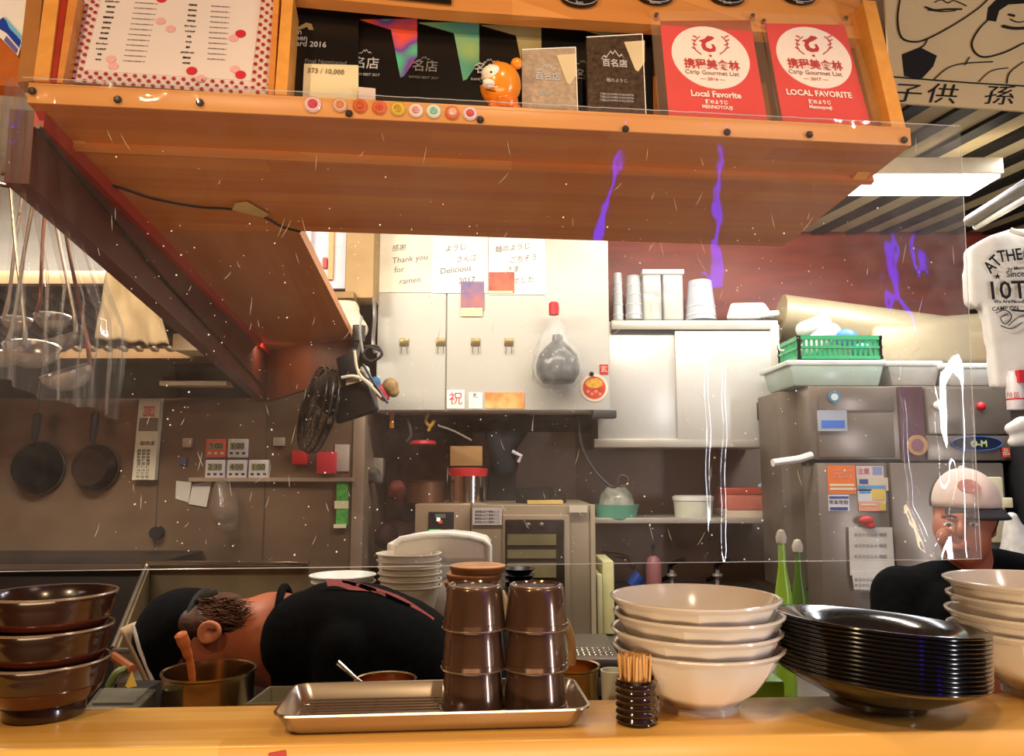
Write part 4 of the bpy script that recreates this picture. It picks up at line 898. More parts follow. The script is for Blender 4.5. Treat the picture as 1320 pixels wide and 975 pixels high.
# on top of the oven
t = thing('steel_pot', 'steel pot with a red rim cloth standing on the oven', 'pot', P(604, 650, 3.05)); c = P(603, 650, 3.08); rr = 24 * 3.08 / F
obj('pot_body', lathe(B(), [(0, 0), (rr, 0), (rr, .125), (rr * 1.05, .13), (rr * .97, .13), (rr * .95, .01), (0, .01)], 32, c=c), CHROME, t)
obj('red_cloth', lathe(B(), [(rr * .98, .10), (rr * 1.03, .12), (rr * 1.06, .138), (rr * .5, .142), (0, .14)], 28, c=c), REDP, t)
o = obj('copper_pot', lathe(B(), [(0, 0), (.075, 0), (.078, .08), (.082, .085), (.074, .085), (.072, .01), (0, .01)], 28, c=P(548, 648, 3.1)), mat('copper_dull', '6A4A34', .4, .6, var=.3)); tag(o, 'dull copper pot on the control box left of the steel pot', 'pot')
o = pbox('wood_block', 580, 575, 622, 601, 3.25, .12, mat('wood_light', 'A07A48', .6), None, .004); tag(o, 'tan wooden box above the steel pot', 'box')
o = obj('red_lid', lathe(B(), [(0, .02), (.05, .018), (.056, .004), (.05, 0), (0, 0)], 24, c=P(545, 574, 3.2)), REDP); tag(o, 'round red lid hanging in the dark recess below the cupboard', 'tray')  # round red lid hung in the recess
for i, (u, w_, h_, lab) in enumerate(((689, 24, 20, 'flat black pan on the oven beside the pole'), (716, 14, 13, 'small black pan at the right end of the oven top'))):
    o = obj('black_pan', lathe(B(), [(0, 0), (w_ * .003, 0), (w_ * .0031, h_ * .003), (w_ * .0029, h_ * .003), (w_ * .0028, .006), (0, .006)], 24, c=P(u, 649, 3.05)), BLACKM); tag(o, lab, 'pan')
o = pbox('yellow_tray', 680, 646, 726, 650, 2.9, .3, mat('tray_yellow', 'C8A860', .5), None); tag(o, 'thin yellow tray edge on top of the oven', 'tray')
# hanging hooks and utensils
for i, (pts, c_, wd, lab) in enumerate((([(505, 532), (505, 552)], 'C87828', .010, 'orange strap hanging below the cupboard'), ([(552, 533), (549, 543), (555, 550), (560, 542), (556, 548), (552, 556)], 'B8903C', .007, 'brass double hook hanging below the cupboard'), ([(565, 549), (585, 556), (608, 568)], '9A9084', .004, 'thin steel skewer stretching from the brass hook'), ([(688, 534), (686, 556)], '9A9084', .003, 'thin steel rod hanging near the oven'), ([(525, 540), (530, 560), (524, 570)], '5A5048', .006, 'dark wire hook hanging left of the red lid'))):
    o = obj('hanging_hook', tube(B(), spline([P(u, v, 3.15) for u, v in pts], 5), wd, 6), mat('hk_' + c_, c_, .4, .3)); tag(o, lab, 'hook')
o = pbox('clutter_bottle', 480, 590, 494, 616, 3.3, .06, mat('bottle_pale', '8A7C70', .4), None, .008); tag(o, 'pale small bottle in the dark recess near the wall corner', 'bottle')
for i, (u, v, r_, c_, lab) in enumerate(((520, 655, 14, '3A2418', 'dark coil of wire hanging in the recess'), (498, 690, 16, '3A1A14', 'dark red crumpled sack low in the recess'), (512, 630, 12, '6A2A20', 'reddish brown cloth lump in the recess'), (482, 610, 9, '57504A', 'grey metal bracket lump by the wall corner'))):
    o = blob('recess_lump', ell(ell(ell(B(), P(u, v, 3.2), r_ * .003), P(u + 6, v + 9, 3.2), r_ * .0025), P(u - 5, v + 8, 3.2), r_ * .002), mat('lump_' + c_, c_, .7, var=.5, scale=30), None, .01, 2); tag(o, lab, 'bundle')
# ================================================================ sliding cabinet on the right and its contents
CYY = 3.3
t = thing('sliding_cabinet', 'pale wall cabinet with two sliding doors and black recessed handle', 'cabinet', P(890, 576, CYY))
a0, b0, a1, b1 = FW(CYY).rect(774, 413, 1005, 576)
CAB = mat('cabinet_steel', 'B8B2A6', .4, .3, var=.06)
box('body', a0, CYY + .03, CZ + b0, a1, 3.79, CZ + b1, CAB, t, .003)
pbox('top_rail', 788, 413, 1003, 425, CYY, .05, CAB, t, .003); pbox('bottom_rail', 766, 566, 1008, 577, CYY, .05, CAB, t, .003)
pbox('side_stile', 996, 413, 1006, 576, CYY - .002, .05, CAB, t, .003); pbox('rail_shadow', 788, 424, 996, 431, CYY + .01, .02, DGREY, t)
CD = mat('cabinet_door', 'CBC9C2', .3, .15, var=.04, scale=2)
pbox('sliding_door', 770, 430, 873, 567, CYY + .015, .012, CD, t, .002); pbox('sliding_door', 872, 427, 996, 567, CYY, .012, CD, t, .002)
pbox('recess_handle', 976, 519, 987, 542, CYY - .004, .006, DGREY, t, .002)
CLR = mat('cup_clear', 'D5DADD', .15, 0, alpha=.5, var=.1)
def cupstack(name, u0, u1, v0, v1, Y, m, lab, cat, taper=.8, rings_=4, inv=True):
    c = P((u0 + u1) / 2, v1, Y); h = (v1 - v0) * Y / F; r = (u1 - u0) / 2 * Y / F
    t = thing(name, lab, cat, c, 'plastic ware on top of the sliding cabinet')
    rt, rb = (r * taper, r) if inv else (r, r * taper)
    obj('cup_wall', lathe(B(), [(0, h), (rt * .96, h), (rt, h * .98), (rb, 0), (rb * .96, 0), (rt * .94, h * .97)], 24, c=c), m, t)
    for k in range(rings_):
        z = h * (.12 + .22 * k); rr = rb + (rt - rb) * z / h
        obj('cup_rim', tube(B(), [c + Vector((rr * 1.02 * math.cos(x * PI / 10), rr * 1.02 * math.sin(x * PI / 10), z)) for x in range(20)], .002, 5, closed=True), WHITE, t)
    return t
cupstack('cup_stack', 790, 804, 350, 414, 3.5, CLR, 'clear cup stack at the left end of the cabinet top', 'cups')
cupstack('cup_stack', 806, 829, 354, 413, 3.5, CLR, 'clear cup stack second from the left on the cabinet top', 'cups')
for i, (u0, u1, lab) in enumerate(((829, 853, 'clear square jar with pale contents, left of the two jars'), (855, 881, 'clear square jar with pale contents, right of the two jars'))):
    t = thing('storage_jar', lab, 'jar', P((u0 + u1) / 2, 413, 3.5), 'square jars on top of the sliding cabinet')
    pbox('jar_wall', u0, 352, u1, 413, 3.45, .085, CLR, t, .008); pbox('lid', u0 - 1, 347, u1 + 1, 353, 3.44, .1, WHITE, t, .003); pbox('contents', u0 + 3, 382, u1 - 3, 411, 3.47, .05, mat('jar_contents', 'CFC09A', .7), t, .005); pbox('contents_top', u0 + 3, 358, u1 - 3, 376, 3.47, .05, mat('jar_contents2', 'B8B8AE', .7), t, .005)
cupstack('plastic_tub', 883, 924, 361, 414, 3.5, mat('tub_clear', 'C8CFDA', .2, 0, alpha=.7), 'large translucent tub upside down on the cabinet top', 'tub', .75, 2)
t = thing('kitchen_scale', 'white sloped plastic appliance at the right of the cabinet top', 'appliance', P(970, 414, 3.4))
obj('housing', hexa(B(), [P(936, 412, 3.4), P(1000, 412, 3.4), P(1000, 412, 3.6), P(936, 412, 3.6), P(942, 391, 3.4), P(985, 390, 3.4), P(985, 390, 3.6), P(942, 391, 3.6)], .012, 3), WHITE, t)
obj('hose_end', tube(B(), [P(980, 406, 3.38), P(1003, 404, 3.38)], .014, 12), WHITE, t); pbox('base', 938, 411, 1002, 416, 3.39, .2, DGREY, t, .003)
# shelf board below the cabinet
o = pbox('wall_shelf', 766, 668, 1008, 675, 3.42, .36, mat('shelf_pale', 'B5ADA2', .4, .2), None, .003); tag(o, 'pale wall shelf below the sliding cabinet', 'shelf')
t = thing('green_bowl', 'sea green plastic bowl at the left of the wall shelf', 'bowl', P(795, 668, 3.55)); c = P(795, 668, 3.5)
obj('bowl_body', lathe(B(), [(0, 0), (.085, 0), (.098, .055), (.1, .06), (.092, .058), (.08, .01), (0, .01)], 28, c=c), mat('sea_green', '6FB59A', .35, var=.1), t)
o = obj('glass_dome', lathe(B(), [(.075, 0), (.08, .03), (.07, .075), (.045, .105), (0, .115)], 28, c=c + Vector((0, 0, .03))), mat('dome_clear', 'D8DCC8', .08, 0, alpha=.45, var=.5, scale=20)); tag(o, 'clear rounded lid resting in the sea green bowl', 'lid')
o = obj('ladle_hang', tube(B(), spline([P(745, 536, 3.2), P(750, 575, 3.2), P(765, 605, 3.2), P(788, 628, 3.2), P(800, 622, 3.2)], 6), .005, 6), DGREY); tag(o, 'dark bent wire reaching over the sea green bowl', 'wire')
o = obj('small_ring', tube(B(), [P(803 + 7 * math.cos(a), 620 + 7 * math.sin(a), 3.2) for a in [x * PI / 10 for x in range(20)]], .004, 6, closed=True), STEELD); tag(o, 'small steel ring above the clear lid', 'ring')
t = thing('white_tub', 'round cream plastic tub with lid in the middle of the shelf', 'tub', P(893, 668, 3.55)); c = P(894, 668, 3.5); r_ = 25 * 3.5 / F
obj('tub_body', lathe(B(), [(0, 0), (r_ * .92, 0), (r_, .09), (r_ * .9, .09), (0, .09)], 28, c=c), mat('tub_cream', 'D5D6C2', .4), t); obj('lid', lathe(B(), [(r_ * 1.03, .078), (r_ * 1.04, .094), (r_ * .9, .099), (0, .099), (0, .09), (r_, .085)], 28, c=c), WHITE, t)
for i, (u0, u1, lab) in enumerate(((936, 1002, 'coral pink food container with red lid on the shelf'), (1010, 1052, 'second coral pink container beyond the fridge side'))):
    t = thing('pink_container', lab, 'container', P((u0 + u1) / 2, 668, 3.5), 'coral pink containers beside the fridge')
    pbox('base', u0, 657, u1, 668, 3.47, .2, mat('cont_cream', 'CDBCA8', .4), t, .005); pbox('tub', u0 + 1, 637, u1 - 1, 658, 3.465, .2, mat('cont_pink', 'C2705E', .4), t, .005); pbox('lid', u0 - 1, 629, u1 + 1, 638, 3.46, .21, mat('cont_red', 'B04A38', .4), t, .004)
o = obj('blue_tube', cyl(B(), P(978, 628, 3.5), P(992, 617, 3.5), .009, 10), mat('tube_blue', '9AC4D8', .4)); tag(o, 'pale blue tube lying on the pink container', 'tube')
box('back_ledge', P(790, 760, 3.4).x, 3.15, .766, P(1000, 760, 3.4).x, 3.75, .842, STEELD, None, .003); tag(bpy.data.objects['back_ledge'], 'raised steel ledge carrying the taps behind the cream bowls', 'ledge')
# below the shelf: board, bottle, taps
for i, (u0, u1, v0, c_, lab) in enumerate(((777, 792, 724, 'C9C48E', 'pale green cutting board standing right of the oven'), (770, 777, 741, 'B8B28A', 'thinner cutting board against the oven side'))):
    o = pbox('cutting_board', u0, v0, u1, 818, 2.9 - i * .02, .25, mat('cb_%d' % i, c_, .5), None, .004); tag(o, lab, 'cutting board')
t = thing('pump_bottle', 'pink pump soap bottle on the back worktop', 'bottle', P(843, 760, 3.4)); c = P(843, 760, 3.4); c.z = .843
obj('bottle_body', lathe(B(), [(0, 0), (.034, 0), (.034, .12), (.025, .145), (.012, .155), (0, .155)], 20, c=c), mat('soap_pink', '8E5A5C', .4, var=.1), t)
obj('pump', tube(B(), [c + Vector((0, 0, .15)), c + Vector((0, 0, .2)), c + Vector((-.012, -.02, .2))], .007, 8), DGREY, t)
t = thing('water_tap', 'pair of dark chrome taps behind the white bowls', 'tap', P(860, 760, 3.6))
for u in (863, 922): 
    obj('tap_body', tube(B(), spline([P(u - 10, 748, 3.65), P(u, 742, 3.6), P(u + 2, 728, 3.6), P(u + 18, 722, 3.5)], 6), .011, 8), mat('tap_dark', '3A3836', .2, .8), t); obj('tap_valve', ell(B(), P(u + 3, 742, 3.55), (.024, .02, .012)), CHROMEB, t); obj('tap_stem', cyl(B(), P(u + 3, 760, 3.56), P(u + 3, 735, 3.56), .010, 10), CHROMEB, t)
o = obj('blue_cap', cyl(B(), P(815, 756, 3.2), P(826, 742, 3.2), .028, 16), mat('cap_blue', '24408A', .4)); tag(o, 'small blue rounded plastic piece by the back taps', 'plastic piece')  # blue plastic cap beside the taps
o = obj('wall_pipe', tube(B(), spline([P(775, 714, 3.6), P(800, 717, 3.6), P(812, 722, 3.55), P(816, 732, 3.5)], 5), .012, 8), STEELD); tag(o, 'dark horizontal pipe under the wall shelf', 'pipe')
# ================================================================ fridge and stacked units at right
RYF = 2.9
t = thing('fridge', 'tall steel fridge covered with stickers behind the right cook', 'fridge', P(1180, 700, RYF))
FS1 = mat('fridge_steel', '8A7E72', .33, .55, var=.1, scale=2, stretch=(1, 1, 5)); FS2 = mat('fridge_side', '6A5E50', .45, .3, var=.15)
a0, b0, a1, b1 = FW(RYF).rect(1044, 498, 1300, 594)
box('upper_body', a0, RYF, CZ + b0 + .003, a1, 3.28, CZ + b1, FS1, t, .004)
pbox('side_column', 1008, 505, 1046, 760, RYF + .12, .25, FS2, t, .004)
pbox('compressor_cover', 1055, 499, 1153, 530, RYF - .012, .014, FS1, t, .003); pbox('compressor_cover', 1055, 533, 1153, 590, RYF - .012, .014, FS1, t, .003)
pbox('right_cover', 1195, 500, 1303, 560, RYF - .02, .02, FS1, t, .004); pbox('right_cover', 1195, 562, 1306, 594, RYF - .02, .02, FS1, t, .004)
pbox('violet_strip', 1160, 499, 1192, 594, RYF - .008, .01, mat('reflection_violet', '5A3A44', .35, .2, var=.1), t)  # violet strip paints in the curtain's folded reflection
pbox('dark_gap', 1046, 593, 1302, 600, RYF + .02, .34, BLACKM, t)
pbox('lower_door', 1060, 597, 1152, 900, RYF - .02, .38, FS1, t, .006); pbox('lower_door', 1156, 597, 1305, 900, RYF - .02, .38, FS1, t, .006)
FD = FW(RYF - .022)
def rnd(name, u, v, rp_, m, par, c=.006, th=.006):
    a, b = FD.hit(u, v, c); return obj(name, disc(B(), FD, a, b, rp_ * RYF / F, rp_ * RYF / F, c, th, 28), m, par, 0)
rnd('round_badge', 1076, 512, 7.5, mat('rb_blue', '3F7C94', .4), t); rnd('round_badge_centre', 1076, 512, 4.5, mat('rb_pale', 'C8D2D4', .4), t, .0075)
o = obj('white_knob', ell(B(), P(1211, 523, RYF - .03), (.022, .014, .018)), WHITE, t); o = obj('red_button', ell(B(), P(1265, 524, RYF - .03), (.016, .014, .016)), REDP, t)
card('rating_label', FD, 1054, 529, 1092, 556, mat('label_silver', '9AA0AA', .4), t, .004, .002); card('blue_field', FD, 1059, 542, 1089, 552, mat('label_blue', '3A6CC4', .5), t, .005, .001)

a, b = FD.hit(1259, 572, .006); obj('logo_oval', disc(B(), FD, a, b, 33 * RYF / F, 9.5 * RYF / F, .006, .006, 40), mat('oval_navy', '15203C', .3), t, 0)
obj('logo_oval_rim', tube(B(), [FD.p(a + 32 * RYF / F * math.cos(x * PI / 24), b + 9 * RYF / F * math.sin(x * PI / 24), .007) for x in range(48)], .002, 5, closed=True), mat('rim_blue', '3A58A0', .4), t)
text('O-M', FD, 1262, 572.5, 9, mat('logo_green', 'B8C88A', .5), t, .0075, bold=.001)
card('red_seal', FD, 1292, 577, 1302, 590, mat('seal_red', 'C43A3A', .5), t, .005, .002); text('品', FD, 1297, 583.5, 9, CREAM, t, .0065)
rnd('orange_round_sticker', 1183, 574, 13, mat('st_orange', 'B58A5C', .5, var=.2, scale=20), t, .005, .003); rnd('sticker_ring', 1183, 574, 8, mat('st_violet', '8A5A6A', .5), t, .0062, .001)
def sticker(lab, u0, v0, u1, v1, m, extra=(), cat='sticker'):
    s = thing('fridge_sticker', lab, cat, P((u0 + u1) / 2, v1, RYF - .024), 'stickers on the fridge door'); card('sheet', FD, u0, v0, u1, v1, m, s, .003, .002)
    for (x0, y0, x1, y1, mm) in extra: card('print', FD, x0, y0, x1, y1, mm, s, .0042, .001)
    return s
OG = mat('st_og', 'E0702C', .5); WB = mat('st_white', 'D0CDD2', .5); BLU = mat('st_blue', '4A90C8', .5); YEL = mat('st_yel', 'D8B850', .5); NVY = mat('st_navy', '34488C', .5); SAL = mat('st_salmon', 'E09A80', .5)
s = sticker('bright orange square sticker, top left on the fridge door', 1067, 600, 1103, 637, OG, ((1070, 624, 1101, 627, CREAM), (1070, 629, 1101, 632, CREAM)))
text('元気', FD, 1086, 612, 12, SAL, s, .0045)
s = sticker('pale sticker with blue corner print beside the orange one', 1104, 601, 1139, 616, mat('st_lilac', 'CDB9B9', .5), ((1125, 602, 1137, 612, mat('st_bluegrey', '7C8EB4', .5)),)); text('注意', FD, 1113, 608, 8, REDP, s, .0045)
s = sticker('tan and blue banded sticker right of the orange one', 1105, 616, 1145, 633, mat('st_tan', 'C6B79C', .5), ((1106, 626, 1142, 630, BLU), (1108, 618, 1119, 624, NVY)))
s = sticker('white and yellow sticker with pictures in the middle of the door', 1106, 631, 1142, 647, WB, ((1124, 631, 1141, 645, YEL), (1108, 633, 1122, 636, BLU)))
s = sticker('salmon and yellow strip sticker at the bottom of the cluster', 1107, 647, 1142, 659, SAL, ((1134, 647, 1142, 658, YEL), (1110, 650, 1130, 652, CREAM)))
s = sticker('white sticker with navy bands below the orange one', 1068, 638, 1095, 659, WB, ((1069, 640, 1094, 643, NVY), (1070, 654, 1093, 658, NVY))); text('年末年始', FD, 1081, 648, 6, INK, s, .0045)
o = blob('red_magnet', ell(ell(B(), P(1117, 671, RYF - .05), (.028, .015, .016)), P(1122, 678, RYF - .05), (.02, .012, .012)), REDP, None, .005, 2); tag(o, 'red clip magnet holding the hanging paper on the fridge', 'magnet')
for i, (uv, lab) in enumerate((([(1094, 680), (1150, 680), (1154, 742), (1096, 742)], 'white paper sheet hung by the red magnet on the fridge'), ([(1098, 738), (1150, 734), (1140, 764), (1101, 760)], 'lower white slip hanging below the paper sheet on the fridge'))):
    t2 = thing('order_sheet', lab, 'paper', P(1122, uv[2][1], RYF - .04), 'papers hanging on the fridge'); pgon('sheet', FW(RYF - .036 - i * .004), uv, mat('sheet_paper', 'CFCAC4', .8), t2, 0, .001)
    for k in range(3): text('本日の仕込み 確認', FW(RYF - .036 - i * .004), 1122, uv[0][1] + 10 + k * (14 if i == 0 else 7), 5, mat('grey_ink2', '8A8480', .7), t2, .0008)
o = obj('white_handle', tube(B(), spline([P(996, 597, 2.86), P(1010, 595, 2.87), P(1030, 592, 2.885), P(1046, 587, 2.9)], 5), .014, 10), WHITE); tag(o, 'white plastic handle sticking out left of the fridge', 'bracket')  # white plastic handle beside the fridge
# containers on top of the fridge
TC = mat('box_clear', 'B9CDC0', .2, 0, alpha=.75, var=.08); TC2 = mat('box_clear2', 'C6C4BC', .2, 0, alpha=.7, var=.12)
for i, (u0, u1, v0, Y, m, lab) in enumerate(((1017, 1140, 470, 2.92, TC, 'long translucent green container on the fridge under the basket'), (1143, 1213, 471, 2.96, TC2, 'translucent container with lid in the middle of the fridge top'), (1217, 1288, 474, 2.93, TC2, 'translucent container at the right end of the fridge top'))):
    t2 = thing('storage_container', lab, 'container', P((u0 + u1) / 2, 498, Y), 'translucent containers on the fridge')
    a0, b0, a1, b1 = FW(Y).rect(u0, v0, u1, 498)
    obj('tub', hexa(B(), [(a0 + .02, Y, CZ + b0), (a1 - .02, Y, CZ + b0), (a1 - .02, Y + .3, CZ + b0), (a0 + .02, Y + .3, CZ + b0), (a0, Y - .01, CZ + b1), (a1, Y - .01, CZ + b1), (a1, Y + .31, CZ + b1), (a0, Y + .31, CZ + b1)], .012), m, t2)
    pbox('lid', u0 - 3, v0 - 6, u1 + 3, v0 + 1, Y - .012, .33, mat('lid_pale', 'CFD6D0', .4), t2, .006)
    if i: pbox('contents', u0 + 12, v0 + 8, u1 - 12, 496, Y + .03, .2, mat('cont_in%d' % i, ['', '8C8C92', '9C8C74'][i], .6), t2, .01)
t = thing('green_basket', 'green slotted plastic basket on the long translucent container', 'basket', P(1083, 463, 2.95)); GB = mat('basket_green', '2E9E66', .4, var=.08)
Yb = 2.94; a0, b0, a1, b1 = FW(Yb).rect(1030, 433, 1135, 463)
for (x0, y0, x1, y1, nn) in ((a0, Yb, a1, Yb, 16), (a0, Yb + .22, a1, Yb + .22, 16), (a0, Yb, a0, Yb + .22, 9), (a1, Yb, a1, Yb + .22, 9)):
    for k in range(nn + 1):
        s = k / nn; x = x0 + (x1 - x0) * s; y = y0 + (y1 - y0) * s
        box('basket_slat', x - .005, y - .002, CZ + b0, x + .005, y + .002, CZ + b1 - .012, GB, t)
    for z0, z1_ in ((b1 - .016, b1), (b0, b0 + .012), ((b0 + b1) / 2 - .004, (b0 + b1) / 2 + .004)): box('basket_band', min(x0, x1) - .006, min(y0, y1) - .006, CZ + z0, max(x0, x1) + .006, max(y0, y1) + .006, CZ + z1_, GB, t)
box('basket_base', a0, Yb, CZ + b0, a1, Yb + .22, CZ + b0 + .004, GB, t)
o = obj('blue_ball', ell(B(), P(1090, 436, 3.03), (.045, .045, .036)), mat('ball_blue', '4A8CD8', .4)); tag(o, 'bright blue rounded pack sitting in the green basket', 'pack')
o = blob('white_bag', capsule(capsule(B(), P(1045, 448, 3.06), .04, P(1070, 430, 3.06), .045), P(1036, 425, 3.15), .035, P(1060, 418, 3.15), .04), mat('bag_white', 'D6D6D2', .5, var=.06), None, .01, 4); tag(o, 'white plastic bag bulging out of the green basket', 'bag')
o = obj('teal_pack', ell(B(), P(1112, 452, 3.02), (.05, .03, .03)), mat('pack_teal', '48B0B4', .4)); tag(o, 'teal pack inside the green basket at its right end', 'pack')
o = obj('wire_bracket', tube(B(), spline([P(1003, 419, 3.1), P(1004, 448, 3.1), P(1012, 452, 3.1), P(1036, 451, 3.1)], 5), .004, 6), WHITE); tag(o, 'thin white wire bracket left of the green basket', 'bracket')
o = pbox('wall_heater', 1014, 418, 1040, 476, 3.5, .2, mat('heater_beige', 'AFA894', .4, .2), None, .01); tag(o, 'beige steel unit beside the cabinet behind the basket', 'unit')
# big cream duct pipe
DU = mat('duct_cream', 'A89878', .4, .25, var=.08, scale=3)
t = thing('exhaust_duct', 'wide cream horizontal duct running above the fridge', 'duct', P(1130, 430, 3.45))
obj('duct_pipe', cyl(B(), P(1006, 408, 3.45) + Vector((0, 0, 0)), P(1300, 448, 3.40), .10, 32), DU, t); obj('duct_box', hexa(B(), [P(1120, 475, 3.3), P(1290, 475, 3.3), P(1290, 475, 3.6), P(1120, 475, 3.6), P(1120, 415, 3.32), P(1290, 402, 3.32), P(1290, 402, 3.6), P(1120, 415, 3.6)], .05, 5), DU, t)
o = obj('orange_cable', tube(B(), [P(1273, 425, 3.31), P(1274, 436, 3.29), P(1283, 492, 3.28)], .009, 8), mat('cord_orange', 'D8681C', .5)); tag(o, 'orange cable hanging behind the white shirt edge', 'cable')

# ================================================================ shirts hanging at right
SYY = 2.5
t = thing('hanging_shirt', 'white short sleeved shirt with black lettering hanging at the right edge', 'shirt', P(1320, 490, SYY))
out = [(1306, 293), (1340, 293), (1385, 318), (1400, 380), (1380, 390), (1372, 370), (1368, 500), (1284, 500), (1278, 440), (1268, 385), (1262, 398), (1250, 390), (1250, 330), (1252, 318), (1280, 303)]
bm = B(); FSH = FW(SYY)
o = pgon('shirt_body', FSH, out, WHITECL, t, 0, .05)
md = o.modifiers.new('r', 'REMESH'); md.mode = 'VOXEL'; md.voxel_size = .009; md.use_smooth_shade = True; md2 = o.modifiers.new('s', 'SMOOTH'); md2.factor = .6; md2.iterations = 8
tex = bpy.data.textures.new('fold', 'CLOUDS'); tex.noise_scale = .12; md3 = o.modifiers.new('d', 'DISPLACE'); md3.texture = tex; md3.strength = .012; md3.mid_level = .5; DEFER.append(o)
obj('collar', tube(B(), spline([P(1302, 296, SYY - .02), P(1322, 302, SYY - .035), P(1342, 296, SYY - .02)], 6), .009, 8), WHITECL, t)
for s_, u, v, h, r_, sx_ in (('AT', 1280, 341, 17, .75, .8), ('THE', 1302, 330, 17, .12, .8), ('MARKET', 1352, 330, 17, -.15, .8), ('by Menno', 1312, 346, 5, .1, 1), ('★', 1286, 357, 9, 0, 1), ('Since 1998', 1322, 353, 9, .05, 1), ('10TH', 1310, 375, 26, .03, 1.0), ('We Are Noodle Lovers', 1312, 389, 5, 0, 1), ('CAMP ON', 1296, 398, 6, .05, 1)):
    text(s_, FSH, u, v, h, INK, t, .012, rot=r_, sx=sx_, bold=.001 if h > 12 else .0003)
for pts in ([(1284, 404), (1296, 400), (1304, 408), (1296, 418), (1290, 410), (1300, 405)], [(1300, 420), (1312, 410), (1330, 405)], [(1290, 420), (1304, 424), (1318, 416)]): stroke(FSH, pts, 1.3, INK, t, 'swirl_print', .012)
stroke(FSH, [(1305, 400), (1330, 402)], 3, INK, t, 'bar_print', .012, 1)
t = thing('red_white_can', 'white canister with red label below the hanging shirt', 'canister', P(1310, 528, 2.5)); c = P(1311, 528, 2.5)
obj('can_body', lathe(B(), [(0, 0), (.028, 0), (.028, .1), (.02, .115), (.02, .125), (0, .125)], 24, c=c), mat('can_white', 'D8D2D2', .4), t); obj('can_band', lathe(B(), [(.0285, .03), (.0285, .035), (.0283, .035)], 24, c=c), REDP, t)
pbox('red_label', 1314, 477, 1330, 493, 2.46, .02, REDP, t)
text('除菌', FW(2.46), 1306, 510, 8, REDP, t, .004)
for i, (pts, Y) in enumerate((([(1300, 545), (1310, 570), (1318, 585)], 2.6),)):
    o = blob('white_cloth', capsule(capsule(B(), P(1303, 553, 2.6), .02, P(1318, 548, 2.6), .03), P(1306, 570, 2.6), .018, P(1320, 566, 2.6), .025), WHITECL, None, .007, 3); tag(o, 'crumpled white cloth at the right edge below the canister', 'cloth')
o = blob('plastic_bag', capsule(capsule(B(), P(1304, 668, 2.4), .02, P(1312, 715, 2.4), .05), P(1316, 690, 2.4), .03, P(1326, 740, 2.4), .07), mat('bag_sheer', 'D9D9D6', .25, 0, alpha=.8, var=.2, scale=30), None, .008, 2); tag(o, 'crumpled sheer plastic bag behind the right cook shoulder', 'bag')
o = pbox('towel_strip', 1276, 615, 1296, 700, 2.855, .02, mat('towel_beige', 'C9BD9A', .8), None, .006); tag(o, 'beige towel hanging just behind the right cook head', 'towel')
o = pbox('small_switch', 1294, 642, 1306, 655, 2.85, .03, CREAM, None, .003); tag(o, 'small cream switch box right of the cook cap', 'switch')
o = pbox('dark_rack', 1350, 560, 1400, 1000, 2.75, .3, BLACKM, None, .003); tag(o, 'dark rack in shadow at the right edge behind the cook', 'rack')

def align(o, ang):
    R = Matrix.Rotation(ang, 4, 'Z'); o.data.transform(R.inverted())
    o.matrix_basis = (Matrix.Translation(o.location) @ R) if o.parent is None else R
    return o
# ================================================================ raised counter ledge
ZC = CZ - 0.275
bk0, bk1 = PZ(200, 911, ZC), PZ(1290, 893, ZC); fr0, fr1 = PZ(0, 967, ZC), PZ(1320, 941, ZC)
def along(a, b, x): return a + (b - a) * ((x - a.x) / (b.x - a.x))
XL, XR = -1.6, 1.9
cq = [along(fr0, fr1, XL), along(fr0, fr1, XR), along(bk0, bk1, XR), along(bk0, bk1, XL)]
cang = math.atan2((fr1 - fr0).y, (fr1 - fr0).x)
ct = thing('counter', 'honey coloured raised wooden counter ledge running across the foreground', 'counter', (0, .9, 0))
bm = hexa(B(), [(p.x, p.y, ZC - .035) for p in cq] + [(p.x, p.y, ZC) for p in cq], .0045, 3)
align(obj('counter_top', bm, COUNTER, ct), cang)
q2 = [Vector((p.x, p.y + (.012 if i < 2 else -.012), 0)) for i, p in enumerate(cq)]
align(obj('front_panel', hexa(B(), [(p.x, p.y, 0) for p in q2] + [(p.x, p.y, ZC - .035) for p in q2]), wood('panel_wood', 'A8703A', 'C98E4E', .5, 0, (1, .1)), ct), cang)
for nm, a_ in (('main_board', ang), ('front_edge', ang)): align(bpy.data.objects[nm], a_)
wang = math.atan2((OE - Ab).y, (OE - Ab).x) - PI / 2
align(bpy.data.objects['wing_board'], wang)
def CP(u, v, dz=0.0): return PZ(u, v, ZC + dz)
# red sticker corner at the bottom edge
o = pgon('red_sticker', Frame(fr0, fr1 - fr0, (0, 0, 1)), [(346, 985), (346, 972), (368, 968), (370, 985)], REDP, None, .0015, .001); tag(o, 'red sticker corner on the front edge of the counter', 'sticker')

# ================================================================ prep shelf behind the ledge
ZP = CZ - 0.40
pt = thing('prep_counter', 'steel prep counter hidden just behind the raised ledge', 'counter', (0, 1.2, 0))
xs0 = [along(bk0, bk1, -1.5), along(bk0, bk1, 0.55)]
obj('prep_top', hexa(B(), [(xs0[0].x, xs0[0].y + .003, ZP - .03), (xs0[1].x, xs0[1].y + .003, ZP - .03), (.55, 1.34, ZP - .03), (-1.5, 1.34, ZP - .03), (xs0[0].x, xs0[0].y + .003, ZP), (xs0[1].x, xs0[1].y + .003, ZP), (.55, 1.34, ZP), (-1.5, 1.34, ZP)], .003), STEELD, pt)
box('prep_body', -1.5, 1.06, 0, .55, 1.32, ZP - .03, mat('prep_dark', '2E2822', .5, .3), pt)
def on_prep(u, Y): return Vector((P(u, 880, Y).x, Y, ZP))
def potz(v, Y, dz=0): return P(660, v, Y).z
